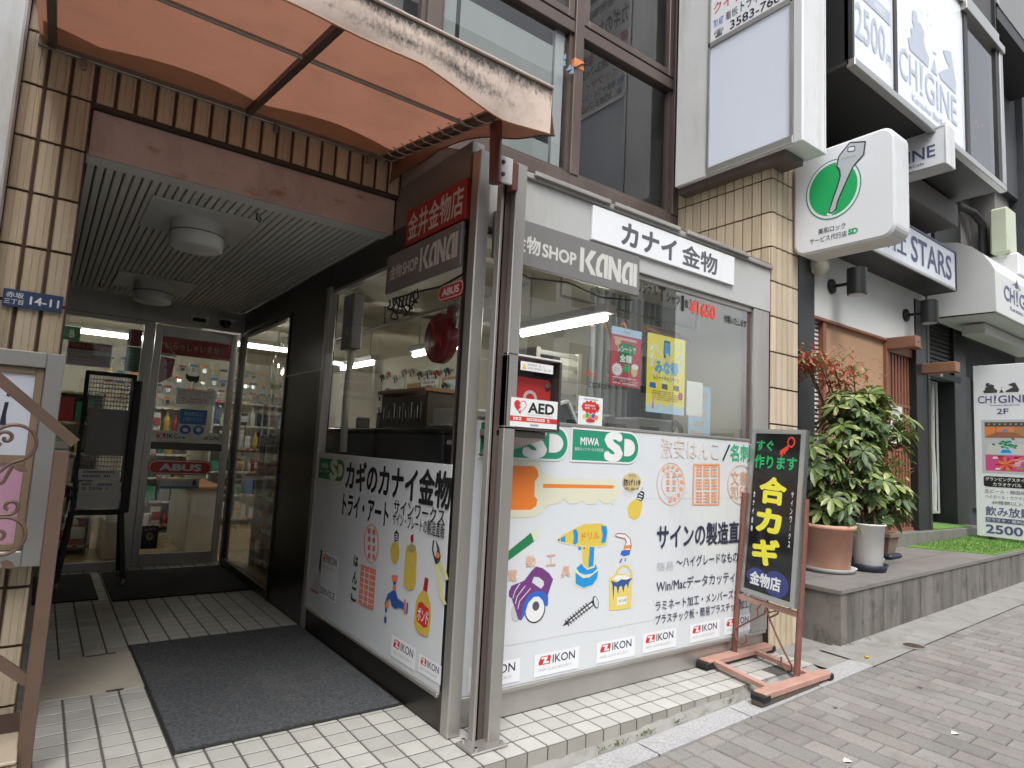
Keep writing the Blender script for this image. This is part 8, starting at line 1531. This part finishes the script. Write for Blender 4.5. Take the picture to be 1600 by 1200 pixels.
for nm, lab, cat, x0, x1, y0, h, m, m2 in (('open_box', 'black sloped case with pale rim behind the white sticker sheet', 'box', 2.62, 2.95, 3.2, .17, 'cab_dark', 'offwhite'), ('open_box', 'cardboard tray beside the AED cabinet behind the glass', 'box', 2.44, 2.62, 3.2, .12, 'cardboard', 'cardboard')):
    t = thing(nm, lab, cat, (x0, y0, 1.6)); mb = MB(); mb.prism([(x0, y0, 1.55), (x1, y0, 1.55), (x1-.02, y0, 1.69), (x1-.12, y0, 1.67+h), (x0, y0, 1.69+h*.5)], (0, .35, 0), m); mb.build('body', t); mb = MB(); mb.bar((x1-.02, y0-.01, 1.69), (x1-.12, y0-.01, 1.68+h), .03, .02, m2); mb.bar((x1-.12, y0-.01, 1.68+h), (x0, y0-.01, 1.70+h*.5), .03, .02, m2); mb.build('rim', t)
t = thing('cutting_plotter', 'long grey cutting plotter behind the street window sill', 'machine', (3.5, 3.4, 1.6)); mb = MB(); mb.cyl((3.05, 3.35, 1.735), (3.36, 3.35, 1.735), .045, 'plastic_grey', 16); mb.box(3.02, 3.08, 3.28, 3.42, 1.6, 1.80, 'plastic_grey', bev=.015); mb.box(3.33, 3.40, 3.28, 3.42, 1.6, 1.80, 'plastic_grey', bev=.015); mb.build('roller', t); mb = MB(); mb.box(3.0, 3.42, 3.25, 3.6, 1.50, 1.66, 'cab_dark', bev=.01); mb.build('base', t)
t = thing('desk_telephone', 'dark grey telephone and box behind the sill below the yellow poster', 'telephone', (3.9, 3.4, 1.6)); mb = MB(); mb.box(3.60, 4.0, 3.25, 3.55, 1.55, 1.80, 'plastic_grey', bev=.012); mb.build('body', t); mb = MB(); mb.tube([(4.05, 3.3, 1.72), (4.1, 3.3, 1.79), (4.18, 3.32, 1.76), (4.2, 3.32, 1.70)], .02, 'cab_dark', 8); mb.build('handset', t)
t = thing('computer_monitor', 'dark monitor standing behind the pale paper on the street window', 'monitor', (4.1, 3.6, 1.6)); mb = MB(); mb.box(3.88, 4.28, 3.60, 3.64, 1.72, 2.1, 'cab_dark', bev=.008); mb.build('screen', t); mb = MB(); mb.box(4.04, 4.12, 3.61, 3.67, 1.58, 1.74, 'black'); mb.build('stand', t)
t = thing('work_bench', 'work bench just below the street window sill', 'bench', (3.4, 3.5, 0)); mb = MB(); mb.box(2.3, 4.7, 3.12, 3.85, 1.52, 1.55, 'cab_white', bev=.004); mb.build('top', t)
for x in (2.35, 4.6): 
    for y in (3.15, 3.75): mb = MB(); mb.box(x, x+.05, y, y+.05, .01, 1.52, 'cab_white'); mb.build('leg', t)
t = thing('roll_banner', 'pale blue upright banner with orange print at the right end of the street window', 'banner', (4.45, 3.2, 1.5)); mb = MB(); mb.box(4.26, 4.55, 3.30, 3.305, 1.55, 2.12, 'poster_sky'); mb.build('sheet', t); mb = MB(); gibber(mb, FY(3.30), 4.29, 4.52, 1.6, 2.08, 6, 'peach', 4, .002); mb.build('print', t)
# ================================================================ ACROSS THE STREET (mirrored in the window glass)
for nm, lab, x0, x1, y, h, m in (('office_building', 'pale office block across the street, mirrored in the shop glass', -14, 2.5, -13.2, 15, 'plaster'), ('apartment_building', 'grey apartment block across the street, mirrored in the shop glass', 3.2, 24, -13.5, 19, 'plaster')):
    t = thing(nm, lab, 'building', ((x0+x1)/2, y, 0)); mb = MB(); mb.box(x0, x1, y-8, y, -1, h, m); mb.build('wall', t)
    for k in range(int((h-1)//3.2)):
        mb = MB(); z = 1.2+k*3.2; x = x0+.8
        while x < x1-1.6: mb.box(x, x+1.4, y, y+.03, z, z+1.7, 'glass_dark' if False else 'blackgloss'); rframe(mb, lambda u, v, d=0.: (u, y+d, v), x-.06, x+1.46, z-.06, z+1.76, .07, .0, .06, 'alu_white'); x += 2.2
        mb.build('window_row', t)
for o in bpy.data.objects:
    if '_o' in o: del o['_o']
